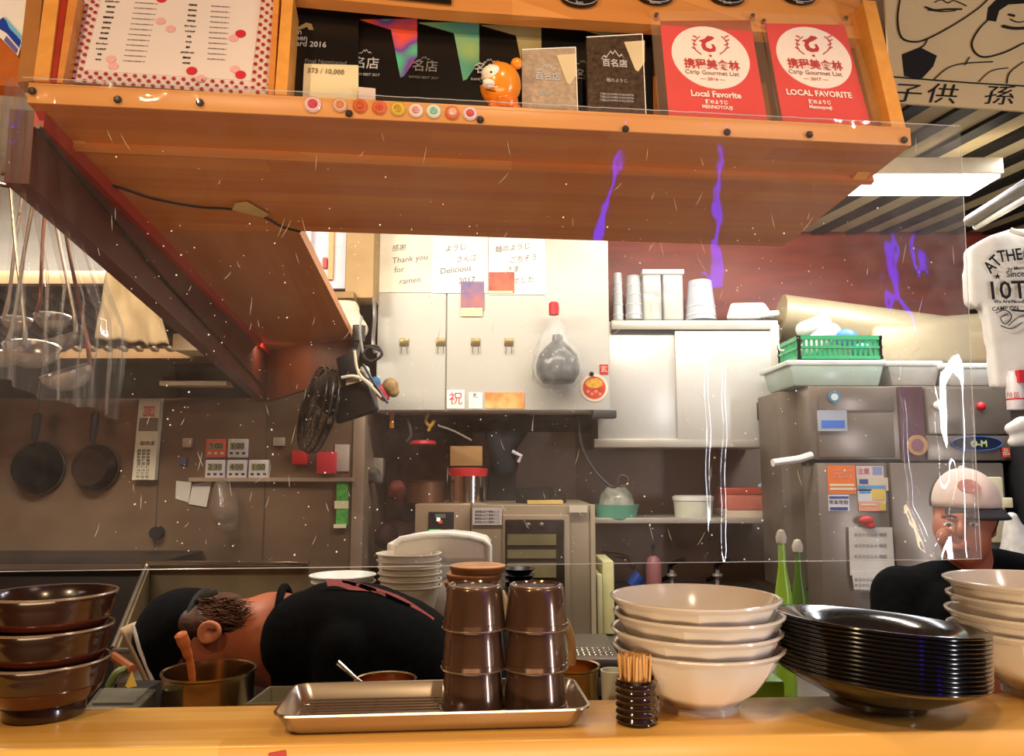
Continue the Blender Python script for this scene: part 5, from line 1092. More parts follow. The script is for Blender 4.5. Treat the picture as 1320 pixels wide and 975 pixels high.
def pot(name, lab, u, w_, v, Y, m, cat='pot', handle=False, lip=.0025):
    c = on_prep(u, Y); r = w_ / 2 * Y * 1.01 / F; h = P(u, v, Y).z - ZP
    t = thing(name, lab, cat, c)
    obj('pot_wall', lathe(B(), [(0, 0), (r * .97, 0), (r * .99, .006), (r, h - .004), (r + lip, h - .002), (r + lip, h + .001), (r - .001, h), (r * .96, h - .01), (r * .95, .006), (0, .006)], 48, c=c), m, t)
    return t, c, r, h
POT = mat('pot_steel', 'B39A72', .2, 1.0, var=.1, scale=4)
t, c, r, h = pot('sauce_pot', 'round steel pot with a wooden spoon beside the bending cook', 269, 107, 864, 1.13, POT)
obj('dark_broth', lathe(B(), [(0, h - .05), (r * .94, h - .05)], 40, c=c), mat('broth', '2A0F08', .15), t)
s0 = P(252, 885, 1.13); s1 = P(233, 814, 1.09)
o = obj('wooden_spoon', tube(B(), spline([c + Vector((-.01, 0, .02)), P(247, 868, 1.11), P(240, 838, 1.10), P(232, 816, 1.09)], 6), [.004] * 6 + [.005] * 4 + [.0065] * 4 + [.0085] * 4 + [.004], 12), mat('spoon_wood', 'C46A32', .4, var=.15, scale=10, stretch=(1, 1, 8))); tag(o, 'orange brown wooden spoon handle standing in the steel pot', 'spoon')
t, c, r, h = pot('small_pot', 'small steel pan with a thin spoon in front of the black shirt', 497, 72, 876, 1.11, POT)
obj('red_sauce', lathe(B(), [(0, h - .014), (r * .95, h - .014)], 40, c=c), mat('red_sauce', '7A2A12', .2), t)
o = obj('thin_spoon', tube(B(), [c + Vector((-.01, 0, h - .02)), P(460, 876, 1.10), P(435, 854, 1.09)], [.003, .0025, .0035], 8), CHROME); tag(o, 'thin steel spoon leaning in the small pan', 'spoon')
t, c, r, h = pot('right_pot', 'steel pot with a wooden handle ladle right of the tumblers', 738, 64, 858, 1.14, POT)
obj('orange_oil', lathe(B(), [(0, h - .02), (r * .95, h - .02)], 40, c=c), mat('orange_oil', 'A85A20', .2), t)
o = obj('wooden_scoop', tube(B(), spline([P(737, 856, 1.14), P(737, 830, 1.13), P(730, 805, 1.12), P(722, 795, 1.12)], 6), .006, 10), mat('scoop_wood', 'C9A87C', .5)); tag(o, 'pale wooden scoop handle bent out of the right pot', 'scoop')
# shallow steel trays on the prep counter
def tray_box(name, lab, uv, Y0_, v_top, contents=None):
    zt = CZ + (P(600, v_top, Y0_).z - CZ)
    pts = [PZ(u, v, zt) for u, v in uv]
    c = sum(pts, Vector()) / 4; t = thing(name, lab, 'tray', (c.x, c.y, zt - .05))
    ins = [c + (p - c) * .93 for p in pts]; bot = [c + (p - c) * .84 - Vector((0, 0, .045)) for p in pts]; bo2 = [c + (p - c) * .88 - Vector((0, 0, .047)) for p in pts]
    bm = B(); R = []
    for L_ in (bo2, pts, [p + Vector((0, 0, .002)) for p in pts], [p + Vector((0, 0, .002)) for p in ins], bot): R.append([bm.verts.new(p) for p in L_])
    for a in range(4):
        for k in range(4): bm.faces.new([R[a][k], R[a][(k + 1) % 4], R[a + 1][(k + 1) % 4], R[a + 1][k]])
    bm.faces.new(R[0]); bm.faces.new(R[4]); obj('tray_wall', bm, mat('tray_steel', 'B5AE9C', .3, .9), t, 20)
    return t, c, zt
t, c, zt = tray_box('garnish_tray', 'steel garnish tray with chopped greens beside the round pot', [(316, 910), (436, 906), (434, 886), (347, 887)], 1.1, 890)
for k in range(34):
    a = random.random() * .09 - .045; b = random.random() * .05 - .025
    M = Matrix.Translation(c + Vector((a, b, -.035 + random.random() * .018))) @ Euler((random.random() * 3, random.random() * 3, random.random() * 3)).to_matrix().to_4x4()
    o = obj('chopped_leek', lathe(B(), [(.003, -.002), (.006, -.002), (.006, .002), (.003, .002)], 8, M=M, close=True), mat('leek_%d' % (k % 3), ['A8B858', 'D8D8A8', '7C9A3C'][k % 3], .5), t)
t, c, zt = tray_box('side_tray', 'steel tray rim just left of the tumbler stacks', [(532, 900), (600, 898), (598, 879), (541, 880)], 1.1, 885)
# grey plastic box lid at left
t = thing('plastic_box', 'grey translucent plastic food box behind the brown bowl stack', 'box', P(165, 910, 1.09))
zt = P(165, 893, 1.09).z; pts = [PZ(108, 913, zt), PZ(178, 912, zt), PZ(203, 888, zt), PZ(128, 887, zt)]
obj('lid', hexa(B(), [p - Vector((0, 0, .006)) for p in pts] + pts, .003), mat('lid_grey', '5A5A50', .25, var=.2, scale=14), t); cc = sum(pts, Vector()) / 4
obj('lid_panel', hexa(B(), [cc + (p - cc) * .78 for p in pts] + [cc + (p - cc) * .76 + Vector((0, 0, .003)) for p in pts]), mat('lid_grey2', '6C6A5E', .2, var=.3, scale=14), t)
obj('box_body', hexa(B(), [cc + (p - cc) * .9 - Vector((0, 0, zt - ZP)) for p in pts] + [cc + (p - cc) * .97 - Vector((0, 0, .006)) for p in pts]), mat('box_grey', '6A675C', .3, var=.15), t)
0 and obj('clear_box', hexa(B(), [Vector(q) for q in [(P(190, 900, 1.1).x, 1.08, ZP), (P(213, 900, 1.1).x, 1.08, ZP), (P(213, 900, 1.1).x, 1.16, ZP), (P(190, 900, 1.1).x, 1.16, ZP), (P(190, 900, 1.1).x, 1.08, ZC + .0), (P(214, 900, 1.1).x, 1.08, ZC + .012), (P(214, 900, 1.1).x, 1.16, ZC + .02), (P(196, 900, 1.1).x, 1.16, ZC + .02)]], .003), mat('clear_pl', 'B8B2A4', .15, alpha=.6))
# wire draining rack and dark basin right of the tumblers
t = thing('drain_rack', 'steel wire draining rack behind the right pot', 'rack', P(760, 855, 1.85)); IZ0 = P(600, 850, 1.95).z; zt = IZ0 + .022
x0, x1 = P(735, 850, 1.82).x, P(795, 850, 1.82).x
for k in range(9): obj('rack_wire', cyl(B(), (x0 + (x1 - x0) * k / 8, 1.80, zt), (x0 + (x1 - x0) * k / 8, 1.97, zt), .0016, 6), CHROME, t)
for k in range(8): obj('rack_wire', cyl(B(), (x0, 1.80 + .17 * k / 7, zt), (x1, 1.80 + .17 * k / 7, zt), .0016, 6), CHROME, t)
box('rack_base', x0 - .01, 1.79, zt - .021, x1 + .01, 1.98, zt - .012, STEELD, t, .003); box('rack_rim', x0 - .012, 1.785, zt - .012, x1 + .012, 1.795, zt + .004, STEEL, t, .002)
it = thing('island_table', 'steel island table holding the stacked tubs and lids', 'table', (0, 2.0, 0))
ix0, ix1 = P(455, 800, 1.95).x, P(800, 800, 1.95).x; IZ = P(600, 850, 1.95).z
box('table_top', ix0, 1.78, IZ - .04, ix1, 2.25, IZ, STEELD, it, .004)
for x in (ix0 + .02, ix1 - .05):
    for y in (1.8, 2.2): box('leg', x, y, 0, x + .03, y + .03, IZ - .04, STEELD, it)
box('lower_panel', ix0 + .01, 2.0, 0.1, ix1 - .01, 2.02, IZ - .04, DARK, it)
# black trim behind pots: control strip
o = pbox('steel_ledge', 700, 850, 800, 862, 1.74, .04, STEELD, None, .003); o.location.z = o.location.z; tag(o, 'steel ledge under the oven right of the tumblers', 'ledge')
# white cup by toothpicks
t = thing('white_cup', 'white translucent cup half hidden behind the toothpick holder', 'cup', on_prep(787, 1.12)); h = P(787, 864, 1.12).z - ZP
obj('cup_wall', lathe(B(), [(0, 0), (.013, 0), (.017, h), (.0155, h), (.012, .004), (0, .004)], 24, c=on_prep(790, 1.12)), mat('cup_white', 'D8D8C8', .3), t)

# ================================================================ stacks on the island
def stack_item(name, lab, cat, group, u, v_top, w_, Y, prof, m, tilt=0, seg=40, dz=0):
    c = P(u, v_top, Y); c.z += dz; r = w_ / 2 * c.y / F * 1.0
    M = Matrix.Translation(c) @ Matrix.Rotation(tilt, 4, 'Y')
    o = obj(name, lathe(B(), [(r * a, r * b) for a, b in prof], seg, M=M), m); return tag(o, lab, cat, group)
CUPW = mat('tub_white', 'CFC6B4', .35, var=.04)
cupn = ['topmost', 'second', 'third', 'fourth', 'fifth', 'lowest']
for k in range(6):
    stack_item('paper_bowl', '%s white tapered bowl of the tall stack behind the black shirt' % cupn[k], 'bowl', 'white tapered bowls on the island', 527 + k * .5, 714 + k * 8.2 + (0 if k < 5 else 0), 80 - k * .6, 1.95,
               [(0, -.93 if k < 5 else -1.5), (.7 if k < 5 else .55, -.93 if k < 5 else -1.5), (.985, 0), (1.03, .0), (1.03, .03), (.97, .03), (.72, -.6), (0, -.6)], CUPW)
stack_item('paper_bowl', 'white shallow bowl behind the left end of the black shirt', 'bowl', None, 442, 742, 80, 2.0, [(0, -.9), (.6, -.9), (.985, 0), (1.04, 0), (1.04, .03), (.97, .03), (.6, -.6), (0, -.6)], mat('tub_pale', 'D0D4D0', .35))
stack_item('paper_bowl', 'second white shallow bowl just beneath the other behind the shirt', 'bowl', None, 443, 750, 78, 2.0, [(0, -.9), (.6, -.9), (.985, 0), (1.03, 0), (1.03, .03), (.97, .03), (.6, -.6), (0, -.6)], CUPW)
t = thing('white_tub_large', 'wide white plastic tub upside down behind the wooden lids', 'tub', P(572, 800, 2.1))
a0, b0, a1, b1 = FW(2.1).rect(509, 696, 629, 740)
bm = B(); out = [(507, 745), (509, 704), (516, 697), (545, 692), (575, 691), (605, 694), (624, 699), (630, 706), (630, 745)]
obj('tub_shell', ngon(B(), FW(2.0), [FW(2.0).hit(u, v) for u, v in out], 0, .22), mat('tub_bright', 'DCD4C4', .35, var=.03), t, 50)
obj('tub_rim', tube(B(), [P(u, v, 1.995) for u, v in [(509, 702), (516, 695), (545, 690), (575, 689), (605, 692), (624, 697), (631, 704), (631, 740)]], .007, 8), WHITE, t)
pbox('tub_step', 498, 700, 513, 745, 2.02, .18, mat('tub_bright', '', .3), t, .008); pbox('tub_band', 508, 720, 631, 724, 1.99, .01, mat('tub_line', 'B5AC9C', .4), t)
pbox('tub_foot', 520, 745, 625, 848, 2.0, .2, CUPW, t, .01)
WL = mat('lid_wood', 'A8784A', .5, var=.2, scale=20, stretch=(1, 1, 6)); WLD = mat('lid_wood_dark', '7A4A2C', .5, var=.2, scale=20)
for k, (u, v, w_, nm) in enumerate(((616, 730, 70, 'topmost'), (611, 740.5, 69, 'second'), (609, 750.5, 70, 'third'), (610, 760, 68, 'fourth'), (610, 770, 68, 'fifth'))):
    t = thing('wooden_lid', nm + ' round wooden lid of the stack behind the left tumblers', 'coaster', P(u, v, 1.75), 'round wooden lids in a stack')  # stack of round wooden lids
    c = P(u, v, 1.75); r = w_ / 2 * 1.75 / F
    obj('lid_disc', lathe(B(), [(0, -.013), (r * .93, -.013), (r, -.004), (r, .002), (r * .96, .003), (0, .003)], 36, c=c), WL, t); obj('lid_band', lathe(B(), [(r * .94, -.0135), (r * 1.005, -.0045), (r * 1.005, -.001), (r * .9, -.012)], 36, c=c, close=True), WLD, t)
o = obj('brown_tub', lathe(B(), [(0, 0), (.05, 0), (.05, P(610, 778, 1.75).z - IZ), (0, P(610, 778, 1.75).z - IZ)], 24, c=(P(610, 778, 1.75).x, 1.86, IZ)), mat('base_tub', '6A4A30', .5)); tag(o, 'brown tub under the wooden lids behind the tumblers', 'tub')
for k, (v, nm) in enumerate(((733, 'topmost'), (741, 'second'), (749, 'third'), (757, 'lowest'))):
    stack_item('black_bowl', nm + ' small black bowl of the stack between the tumbler stacks', 'bowl', 'small black bowls on the island', 669, v, 42, 1.9, [(0, -.8), (.5, -.8), (.8, -.3), (1, 0), (.97, .02), (.5, -.6), (0, -.6)] if k == 3 else [(0, -.35), (.6, -.35), (1, 0), (.97, .02), (.6, -.25), (0, -.25)], mat('bowl_black', '0E0C0B', .25))
o = box('black_bowl_tub', P(652, 760, 1.9).x, 1.87, IZ, P(690, 760, 1.9).x, 1.95, P(660, 770, 1.9).z, BLACKM, None, .005); tag(o, 'dark tub under the small black bowls', 'tub')
o = obj('wood_scoop_tip', tube(B(), [P(650, 800, 1.6), P(648, 775, 1.6), P(646, 762, 1.6)], [.006, .012, .006], 10), mat('scoop_wood', '', .5)); tag(o, 'pale wooden spoon tip between the two tumbler stacks', 'spoon')
# green squeeze bottles at right
for i, (u, v0, m, lab) in enumerate(((1013, 690, mat('bottle_green', '8AB83A', .3, var=.15), 'bright green long necked bottle right of the white bowls'), (1034, 702, mat('bottle_green2', '4A6A24', .35, var=.2), 'darker green bottle just behind the bright green one'))):
    Y = 1.55 + i * .25; c = P(u, 840, Y); zb0 = .93 - c.z; h = P(u, v0, Y).z - c.z; k = Y / F
    t = thing('green_bottle', lab, 'bottle', c, 'green long necked bottles')
    obj('glass_body', lathe(B(), [(0, zb0), (12 * k, zb0), (12 * k, h * .25), (10 * k, h * .5), (5 * k, h * .72), (4 * k, h * .95), (0, h * .95)], 20, c=c), m, t)
    obj('cap', lathe(B(), [(0, h * .93), (6 * k, h * .93), (7 * k, h * .98), (4 * k, h * 1.04), (0, h * 1.05)], 14, c=c), mat('cap_pale', 'B9B4AA', .4), t)
sd = thing('side_table', 'small dark side table under the green bottles', 'table', (.57, 1.65, 0))
box('table_top', .50, 1.42, .90, .72, 1.92, .93, STEELD, sd, .003); box('pedestal', .55, 1.5, 0, .66, 1.85, .90, DARK, sd)
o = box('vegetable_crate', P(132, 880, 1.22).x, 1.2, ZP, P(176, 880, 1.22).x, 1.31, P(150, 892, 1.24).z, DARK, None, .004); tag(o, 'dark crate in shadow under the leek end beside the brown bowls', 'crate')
o = obj('green_box', bx(B(), P(955, 905, 1.08).x, 1.04, ZC - .12, P(1000, 905, 1.08).x, 1.10, P(975, 868, 1.08).z, .004), mat('box_green', '7CB832', .4)); tag(o, 'bright green pack peeking between the white bowls and black plates', 'pack')
o = obj('green_block', hexa(B(), [CP(958, 938), CP(1015, 931), CP(1035, 905), CP(968, 908), CP(958, 938, .012), CP(1015, 931, .012), CP(1035, 905, .012), CP(968, 908, .012)], .003), mat('sponge_green', 'A8A038', .6, var=.2, scale=40)); bpy.data.objects.remove(o)

# ================================================================ brown glazed bowls, left stack
GL = mat('brown_glaze', '1A0F0B', .2, .15, var=.4, scale=5, coat=.6, color2='3E2418'); GLF = mat('rust_glaze', '401A0E', .2, .1, var=.3, scale=6, coat=.4)
c0 = CP(67, 925); c0 = Vector((-.537, .93, ZC)); k = .95 / F
R_ = .0695
# profile with stepped foot: z in metres
HB = .0615
def brown_bowl(name, lab, z, rs, first):
    t = thing(name, lab, 'bowl', c0 + Vector((0, 0, z)), 'brown glazed bowls stacked at left'); c = c0 + Vector((0, 0, z)); r = R_ * rs
    prof = [(0, .004), (r * .60, .0), (r * .65, .002), (r * .66, .012), (r * .64, .015), (r * .70, .018), (r * .74, .019), (r * .86, .028), (r * .91, .035), (r * .95, .048), (r * .965, HB - .009), (r * 1.0, HB - .004), (r * 1.0, HB), (r * .965, HB + .001), (r * .93, HB - .008), (r * .82, .045), (r * .6, .022), (0, .016)]
    obj('bowl_wall', lathe(B(), prof, 56, c=c), GL, t)
    obj('rust_band', lathe(B(), [(r * .742, .0185), (r * .862, .0275), (r * .915, .0345), (r * .91, .036), (r * .85, .030), (r * .74, .021)], 56, c=c, close=True), GLF, t)
    obj('bright_rim', tube(B(), [c + Vector((r * .985 * math.cos(a * PI / 28), r * .985 * math.sin(a * PI / 28), HB)) for a in range(56)], .0017, 6, closed=True), mat('rim_glaze', '9A8A78', .25, .5), t)
brown_bowl('brown_bowl', 'brown glazed bowl at the bottom of the left stack', 0, .945, True)
brown_bowl('brown_bowl', 'brown glazed bowl in the middle of the left stack', .0375, .972, False)
brown_bowl('brown_bowl', 'brown glazed bowl on top of the left stack', .0750, 1.0, False)

# ================================================================ white faceted bowls
WG = mat('white_glaze', 'DDD2C6', .16, var=.03, scale=3, coat=.5)
def white_stack(cx, cy, n, r, pitch, names, where, hb, group):
    c = Vector((cx, cy, ZC)); root = None
    for i in range(n):
        lab = '%s cream glazed bowl %s' % (names[i], where)
        if i == 0:
            t = thing('white_bowl', lab, 'bowl', c, group)
            prof = [(0, .002), (r * .42, 0), (r * .46, .002), (r * .46, .008), (r * .52, .014), (r * .72, hb * .38), (r * .88, hb * .68), (r * .945, hb * .86), (r * .955, hb * .90), (r * 1.0, hb * .965), (r * 1.0, hb * .99), (r * .975, hb), (r * .95, hb * .985), (r * .9, hb * .86), (r * .74, hb * .5), (r * .5, hb * .22), (0, hb * .15)]
            bm = B(); rings = []
            obj('bowl_wall', lathe(bm, prof[:9], 64, c=c, facets=12, famp=0.9) , WG, t, 22)
            obj('bowl_lip', lathe(B(), prof[8:] , 64, c=c), WG, t)
            obj('foot_ring', lathe(B(), [(r * .40, 0), (r * .465, 0), (r * .465, .007), (r * .40, .007)], 48, c=c, close=True), WG, t)
            root = t
        else:
            copy_tree(root, c + Vector((.0015 * (-1) ** i, 0, pitch * i)), lab, (0, 0, .2 * i))
            SC_ = 1
ccx = P(905, 900, .965).x
white_stack(ccx - .004, .965, 4, .1015, .0187, ['bottom', 'second from bottom', 'third from bottom', 'topmost'], 'of the stack beside the toothpicks', .0725, 'cream bowls beside the toothpicks')
white_stack(P(1347, 880, 1.02).x, 1.02, 4, .106, .0200, ['bottom', 'second from bottom', 'third from bottom', 'topmost'], 'of the stack cut by the right edge', .080, 'cream bowls at the right edge')

# ================================================================ stack of black plates, tilted
BP = mat('black_gloss', '070708', .14, var=.2, coat=.6)
pc = Vector((P(1127, 925, .965).x, .955, ZC)); pr = .1175
tiltp = math.radians(4.5)
t0 = None; NP = 13; pit = .0047
axis_up = Matrix.Rotation(tiltp, 4, 'Y') @ Matrix.Rotation(math.radians(-2), 4, 'X')
ordn = ['lowest', 'second lowest', 'third from bottom', 'fourth from bottom', 'fifth from bottom', 'sixth from bottom', 'middle', 'sixth from top', 'fifth from top', 'fourth from top', 'third from top', 'second from top', 'topmost']
for i in range(NP):
    loc = pc + Vector((0, 0, .0045)) + axis_up.to_3x3() @ Vector((0, 0, pit * i)); rot = axis_up.to_euler()
    lab = '%s glossy black plate of the tilted stack at right' % ordn[i]
    if i == 0:
        t = thing('black_plate', lab, 'plate', pc, 'glossy black plates in the tilted stack'); r = pr
        prof = [(0, .003), (r * .40, 0), (r * .44, 0), (r * .46, .006), (r * .62, .014), (r * .80, .024), (r * .93, .0315), (r * .985, .035), (r, .037), (r * .995, .0395), (r * .97, .0405), (r * .90, .038), (r * .66, .026), (r * .60, .018), (r * .45, .012), (0, .010)]
        obj('plate_body', lathe(B(), prof, 72, c=pc), BP, t)
        obj('plate_rim', tube(B(), [pc + Vector((r * .993 * math.cos(a * PI / 36), r * .993 * math.sin(a * PI / 36), .039)) for a in range(72)], .0016, 6, closed=True), BP, t)
        t0 = t
    else: copy_tree(t0, loc, lab, rot)
t0.location = pc + Vector((0, 0, .0045)); t0.rotation_euler = axis_up.to_euler()

# ================================================================ metal tray and tumblers
TYM = mat('tray_metal', 'C6B8A8', .24, .95, var=.08, scale=6)
tq = [CP(365, 947.5, .002), CP(748, 937, .002), CP(742, 903, .002), CP(378, 909, .002)]
tr = thing('metal_tray', 'shallow rectangular steel tray with wire rack under the tumblers', 'tray', sum(tq, Vector()) / 4 - Vector((0, 0, .002)))
ex = (tq[1] - tq[0]).normalized(); ey_ = Vector((-ex.y, ex.x, 0)); org = tq[0]; TWd = (tq[1] - tq[0]).length; TD = (tq[3] - tq[0]).dot(ey_)
def rrect(x0, y0, x1, y1, r, z, n=6):
    out = []
    for cx, cy, a0 in ((x1 - r, y0 + r, -PI / 2), (x1 - r, y1 - r, 0), (x0 + r, y1 - r, PI / 2), (x0 + r, y0 + r, PI)):
        for k in range(n + 1):
            a = a0 + PI / 2 * k / n; out.append(org + ex * (cx + r * math.cos(a)) + ey_ * (cy + r * math.sin(a)) + Vector((0, 0, z)))
    return out
def loft(loops, m, name, parent, capb=True, capt=True):
    bm = B(); R = [[bm.verts.new(p) for p in L_] for L_ in loops]; n = len(R[0])
    for a in range(len(R) - 1):
        for k in range(n): bm.faces.new([R[a][k], R[a][(k + 1) % n], R[a + 1][(k + 1) % n], R[a + 1][k]])
    if capb: bm.faces.new(R[0][::-1])
    if capt: bm.faces.new(R[-1])
    return obj(name, bm, m, parent, 40)
e_ = .009; H_ = .021
loft([rrect(.004, .004, TWd - .004, TD - .004, .014, -.001), rrect(0, 0, TWd, TD, .016, .003), rrect(-e_, -e_, TWd + e_, TD + e_, .018, H_ - .002), rrect(-e_ - .003, -e_ - .003, TWd + e_ + .003, TD + e_ + .003, .02, H_ - .001), rrect(-e_ - .003, -e_ - .003, TWd + e_ + .003, TD + e_ + .003, .02, H_ + .001), rrect(-e_, -e_, TWd + e_, TD + e_, .018, H_ + .001), rrect(.001, .001, TWd - .001, TD - .001, .015, .003), rrect(.006, .006, TWd - .006, TD - .006, .012, .001)], TYM, 'tray_pan', tr)
for k in range(9):
    y = .010 + (TD - .02) * k / 8
    obj('rack_wire', tube(B(), [org + ex * .008 + ey_ * y + Vector((0, 0, .0075)), org + ex * (TWd - .008) + ey_ * y + Vector((0, 0, .0075))], .0014, 6), CHROME, tr)
for k in range(5):
    x = .02 + (TWd - .04) * k / 4
    obj('rack_bar', tube(B(), [org + ex * x + ey_ * .008 + Vector((0, 0, .005)), org + ex * x + ey_ * (TD - .008) + Vector((0, 0, .005))], .0014, 6), CHROME, tr)
TUM = mat('tumbler_brown', '5C4334', .2, .55, var=.12, scale=30, stretch=(1, 1, .3), coat=1.0)
TUR = mat('tumbler_rim', 'B09A86', .2, .8)
for s, (u, lab_) in enumerate(((609, 'left'), (690, 'right'))):
    base = CP(u, 908, .0095) ; base = Vector((P(u, 908, .915).x, .918, ZC + .0112))
    for i in range(3):
        pos = ['bottom', 'middle', 'top'][i]
        lab = '%s smoky brown tumbler of the %s upside down stack on the tray' % (pos, lab_)
        z = i * .0440
        if s == 0 and i == 0:
            c = base; t = thing('tumbler', lab, 'tumbler', c, 'smoky brown tumblers stacked on the tray'); ht = .0495; rb_, rt_ = .0365, .0310
            obj('cup_wall', lathe(B(), [(rb_ - .0015, 0), (rb_, 0), (rb_ - .0002, .007), (rb_ - .001, .0075), (rt_ + .001, ht - .005), (rt_ - .001, ht - .0015), (rt_ - .004, ht), (rt_ - .005, ht - .002), (0, ht - .002), (0, ht - .004), (rt_ - .003, ht - .005), (rb_ - .003, .002)], 48, c=c, close=False), TUM, t)
            obj('rim_ring', tube(B(), [c + Vector((rb_ * math.cos(a * PI / 24), rb_ * math.sin(a * PI / 24), .0012)) for a in range(48)], .0011, 6, closed=True), TUR, t)
            obj('base_ring', tube(B(), [c + Vector(((rt_ - .0015) * math.cos(a * PI / 24), (rt_ - .0015) * math.sin(a * PI / 24), ht - .0015)) for a in range(48)], .0013, 6, closed=True), TUR, t)
            tum = t
        else: copy_tree(tum, base + Vector((.0008 * i, 0, z)), lab)
# toothpick holder
tc_ = Vector((P(821, 920, .90).x, .902, ZC)); TH = mat('dark_red_glaze', '23100D', .12, .1, var=.4, scale=30, coat=.8)
t = thing('toothpick_holder', 'dark ribbed pottery cup holding toothpicks before the cream bowls', 'holder', tc_)
pr_ = [(0, 0), (.0205, 0), (.0225, .002)]
for k in range(24): pr_.append((.0222 + .0011 * math.sin(k * 1.55), .003 + k * .0018))
pr_ += [(.0215, .0475), (.0195, .048), (.0185, .044), (.018, .004), (0, .004)]
obj('cup_body', lathe(B(), pr_, 40, c=tc_), TH, t)
TPM = mat('toothpick_wood', 'DBA866', .6, var=.12, scale=30)
tp0 = None; rnd_ = random.Random(5)
for k in range(95):
    a = k * 2.39996; rr = .0172 * math.sqrt((k + .5) / 95)
    loc = tc_ + Vector((rr * math.cos(a), rr * math.sin(a), .006 + rnd_.random() * .003)); rot = (rnd_.uniform(-.02, .02) - .05 * rr / .017 * math.sin(a), .10 * rr / .017 * math.cos(a) + rnd_.uniform(-.02, .02), rnd_.random() * 3)
    if tp0 is None:
        me_o = obj('toothpick', tube(B(), [(0, 0, 0), (0, 0, .004), (0, 0, .064), (0, 0, .0665)], [.0004, .0012, .0012, .0004], 6), TPM, None, 60, False); tp0 = me_o
        tag(me_o, 'thin wooden toothpick standing in the dark ribbed pottery cup', 'toothpick', 'toothpicks in the pottery cup'); o = me_o
    else: o = tp0.copy(); COL.objects.link(o)
    o.location = loc; o.rotation_euler = rot

# ================================================================ people
def hand(bm, w_, d, side, s=1.0, curl=.5):
    """palm and five fingers as capsules: w_ wrist, d pointing direction, side lateral direction"""
    d = d.normalized(); side = side.normalized(); nn = d.cross(side)
    palm = w_ + d * .045 * s
    for k in (-1, 0, 1): capsule(bm, w_ + side * k * .012 * s, .014 * s, palm + d * .02 * s + side * k * .02 * s, .011 * s, 10)
    for k, L_ in enumerate((.034, .040, .038, .029)):
        o_ = palm + d * .03 * s + side * (k - 1.5) * .018 * s; m1 = o_ + (d * (1 - .3 * curl) + nn * curl * .5).normalized() * L_ * s; m2 = m1 + (d * (1 - curl) + nn * curl).normalized() * L_ * .8 * s
        capsule(bm, o_, .0085 * s, m1, .0078 * s, 10); capsule(bm, m1, .0078 * s, m2, .0065 * s, 10)
    o_ = w_ + d * .02 * s - side * .025 * s; m1 = o_ + (d - side * .8).normalized() * .035 * s; m2 = m1 + d * .028 * s
    capsule(bm, o_, .011 * s, m1, .009 * s, 10); capsule(bm, m1, .009 * s, m2, .0075 * s, 10)
# --- bending cook
Y1_ = 1.56
pz = lambda u, v, Y=Y1_: P(u, v, Y)
pe = thing('person', 'person in a black cap and printed black shirt bending far over to the left', 'person', (pz(620, 900).x, Y1_ + .05, 0))
bm = B()
hc = pz(252, 828)
ell(bm, hc + Vector((.012, 0, 0)), (.10, .078, .088)); ell(bm, pz(235, 822), (.075, .076, .08)); ell(bm, pz(272, 858), (.07, .058, .07)); ell(bm, pz(297, 880), (.036, .035, .032))
ell(bm, pz(243, 893), (.017, .014, .02)); ell(bm, pz(262, 888), (.03, .03, .02))
capsule(bm, pz(290, 818), .062, pz(352, 822), .088); capsule(bm, pz(310, 845), .05, pz(372, 840), .075)
capsule(bm, pz(390, 822), .085, pz(470, 832), .10); capsule(bm, pz(470, 832), .10, pz(600, 905), .11)
for yy in (1.44, 1.72):
    sh0 = P(440 if yy < 1.5 else 410, 845, yy); el0 = sh0 + Vector((-.0, .0, -.26)); wr0 = el0 + Vector((-.10, -.01, -.2)) if yy > 1.5 else el0 + Vector((-.12, .03, -.17))
    capsule(bm, sh0, .05, el0, .038); capsule(bm, el0, .038, wr0, .026); hand(bm, wr0, wr0 - el0, Vector((0, 1, 0)))
hipc = pz(610, 905); hipc = Vector((hipc.x, Y1_ + .03, .93))
for yy in (-.09, .09):
    h0 = hipc + Vector((0, yy, -.02)); k0 = Vector((hipc.x + .03, Y1_ + yy + .0, .50)); a0_ = Vector((hipc.x + .06, Y1_ + yy + .02, .09))
    capsule(bm, h0, .085, k0, .055); capsule(bm, k0, .055, a0_, .038); capsule(bm, a0_, .04, a0_ + Vector((-.14, 0, -.045)), .035)
blob('body', bm, SKIN, pe, .009, 5)
# ear (near side)
M = Matrix.Translation(P(270, 815, Y1_ - .082)) @ Matrix.Rotation(-.25, 4, 'Z')
bm = B(); epts = [Vector((.021 * math.cos(a) * (1 + .12 * math.cos(a)), -.004, .017 * math.sin(a) + .003 * math.cos(a))) for a in [x * 2 * PI / 20 for x in range(20)]]
tube(bm, [M @ p for p in epts], .0052, 8, closed=True); ell(bm, M @ Vector((.0, .003, 0)), (.020, .004, .013)); tube(bm, [M @ (p * .55 + Vector((.002, -.003, 0))) for p in epts[2:16]], .0035, 8); ell(bm, M @ Vector((.018, -.004, -.006)), (.008, .005, .007))
blob('ear', bm, mat('ear_skin', 'C07654', .5, var=.08), pe, .003, 3)
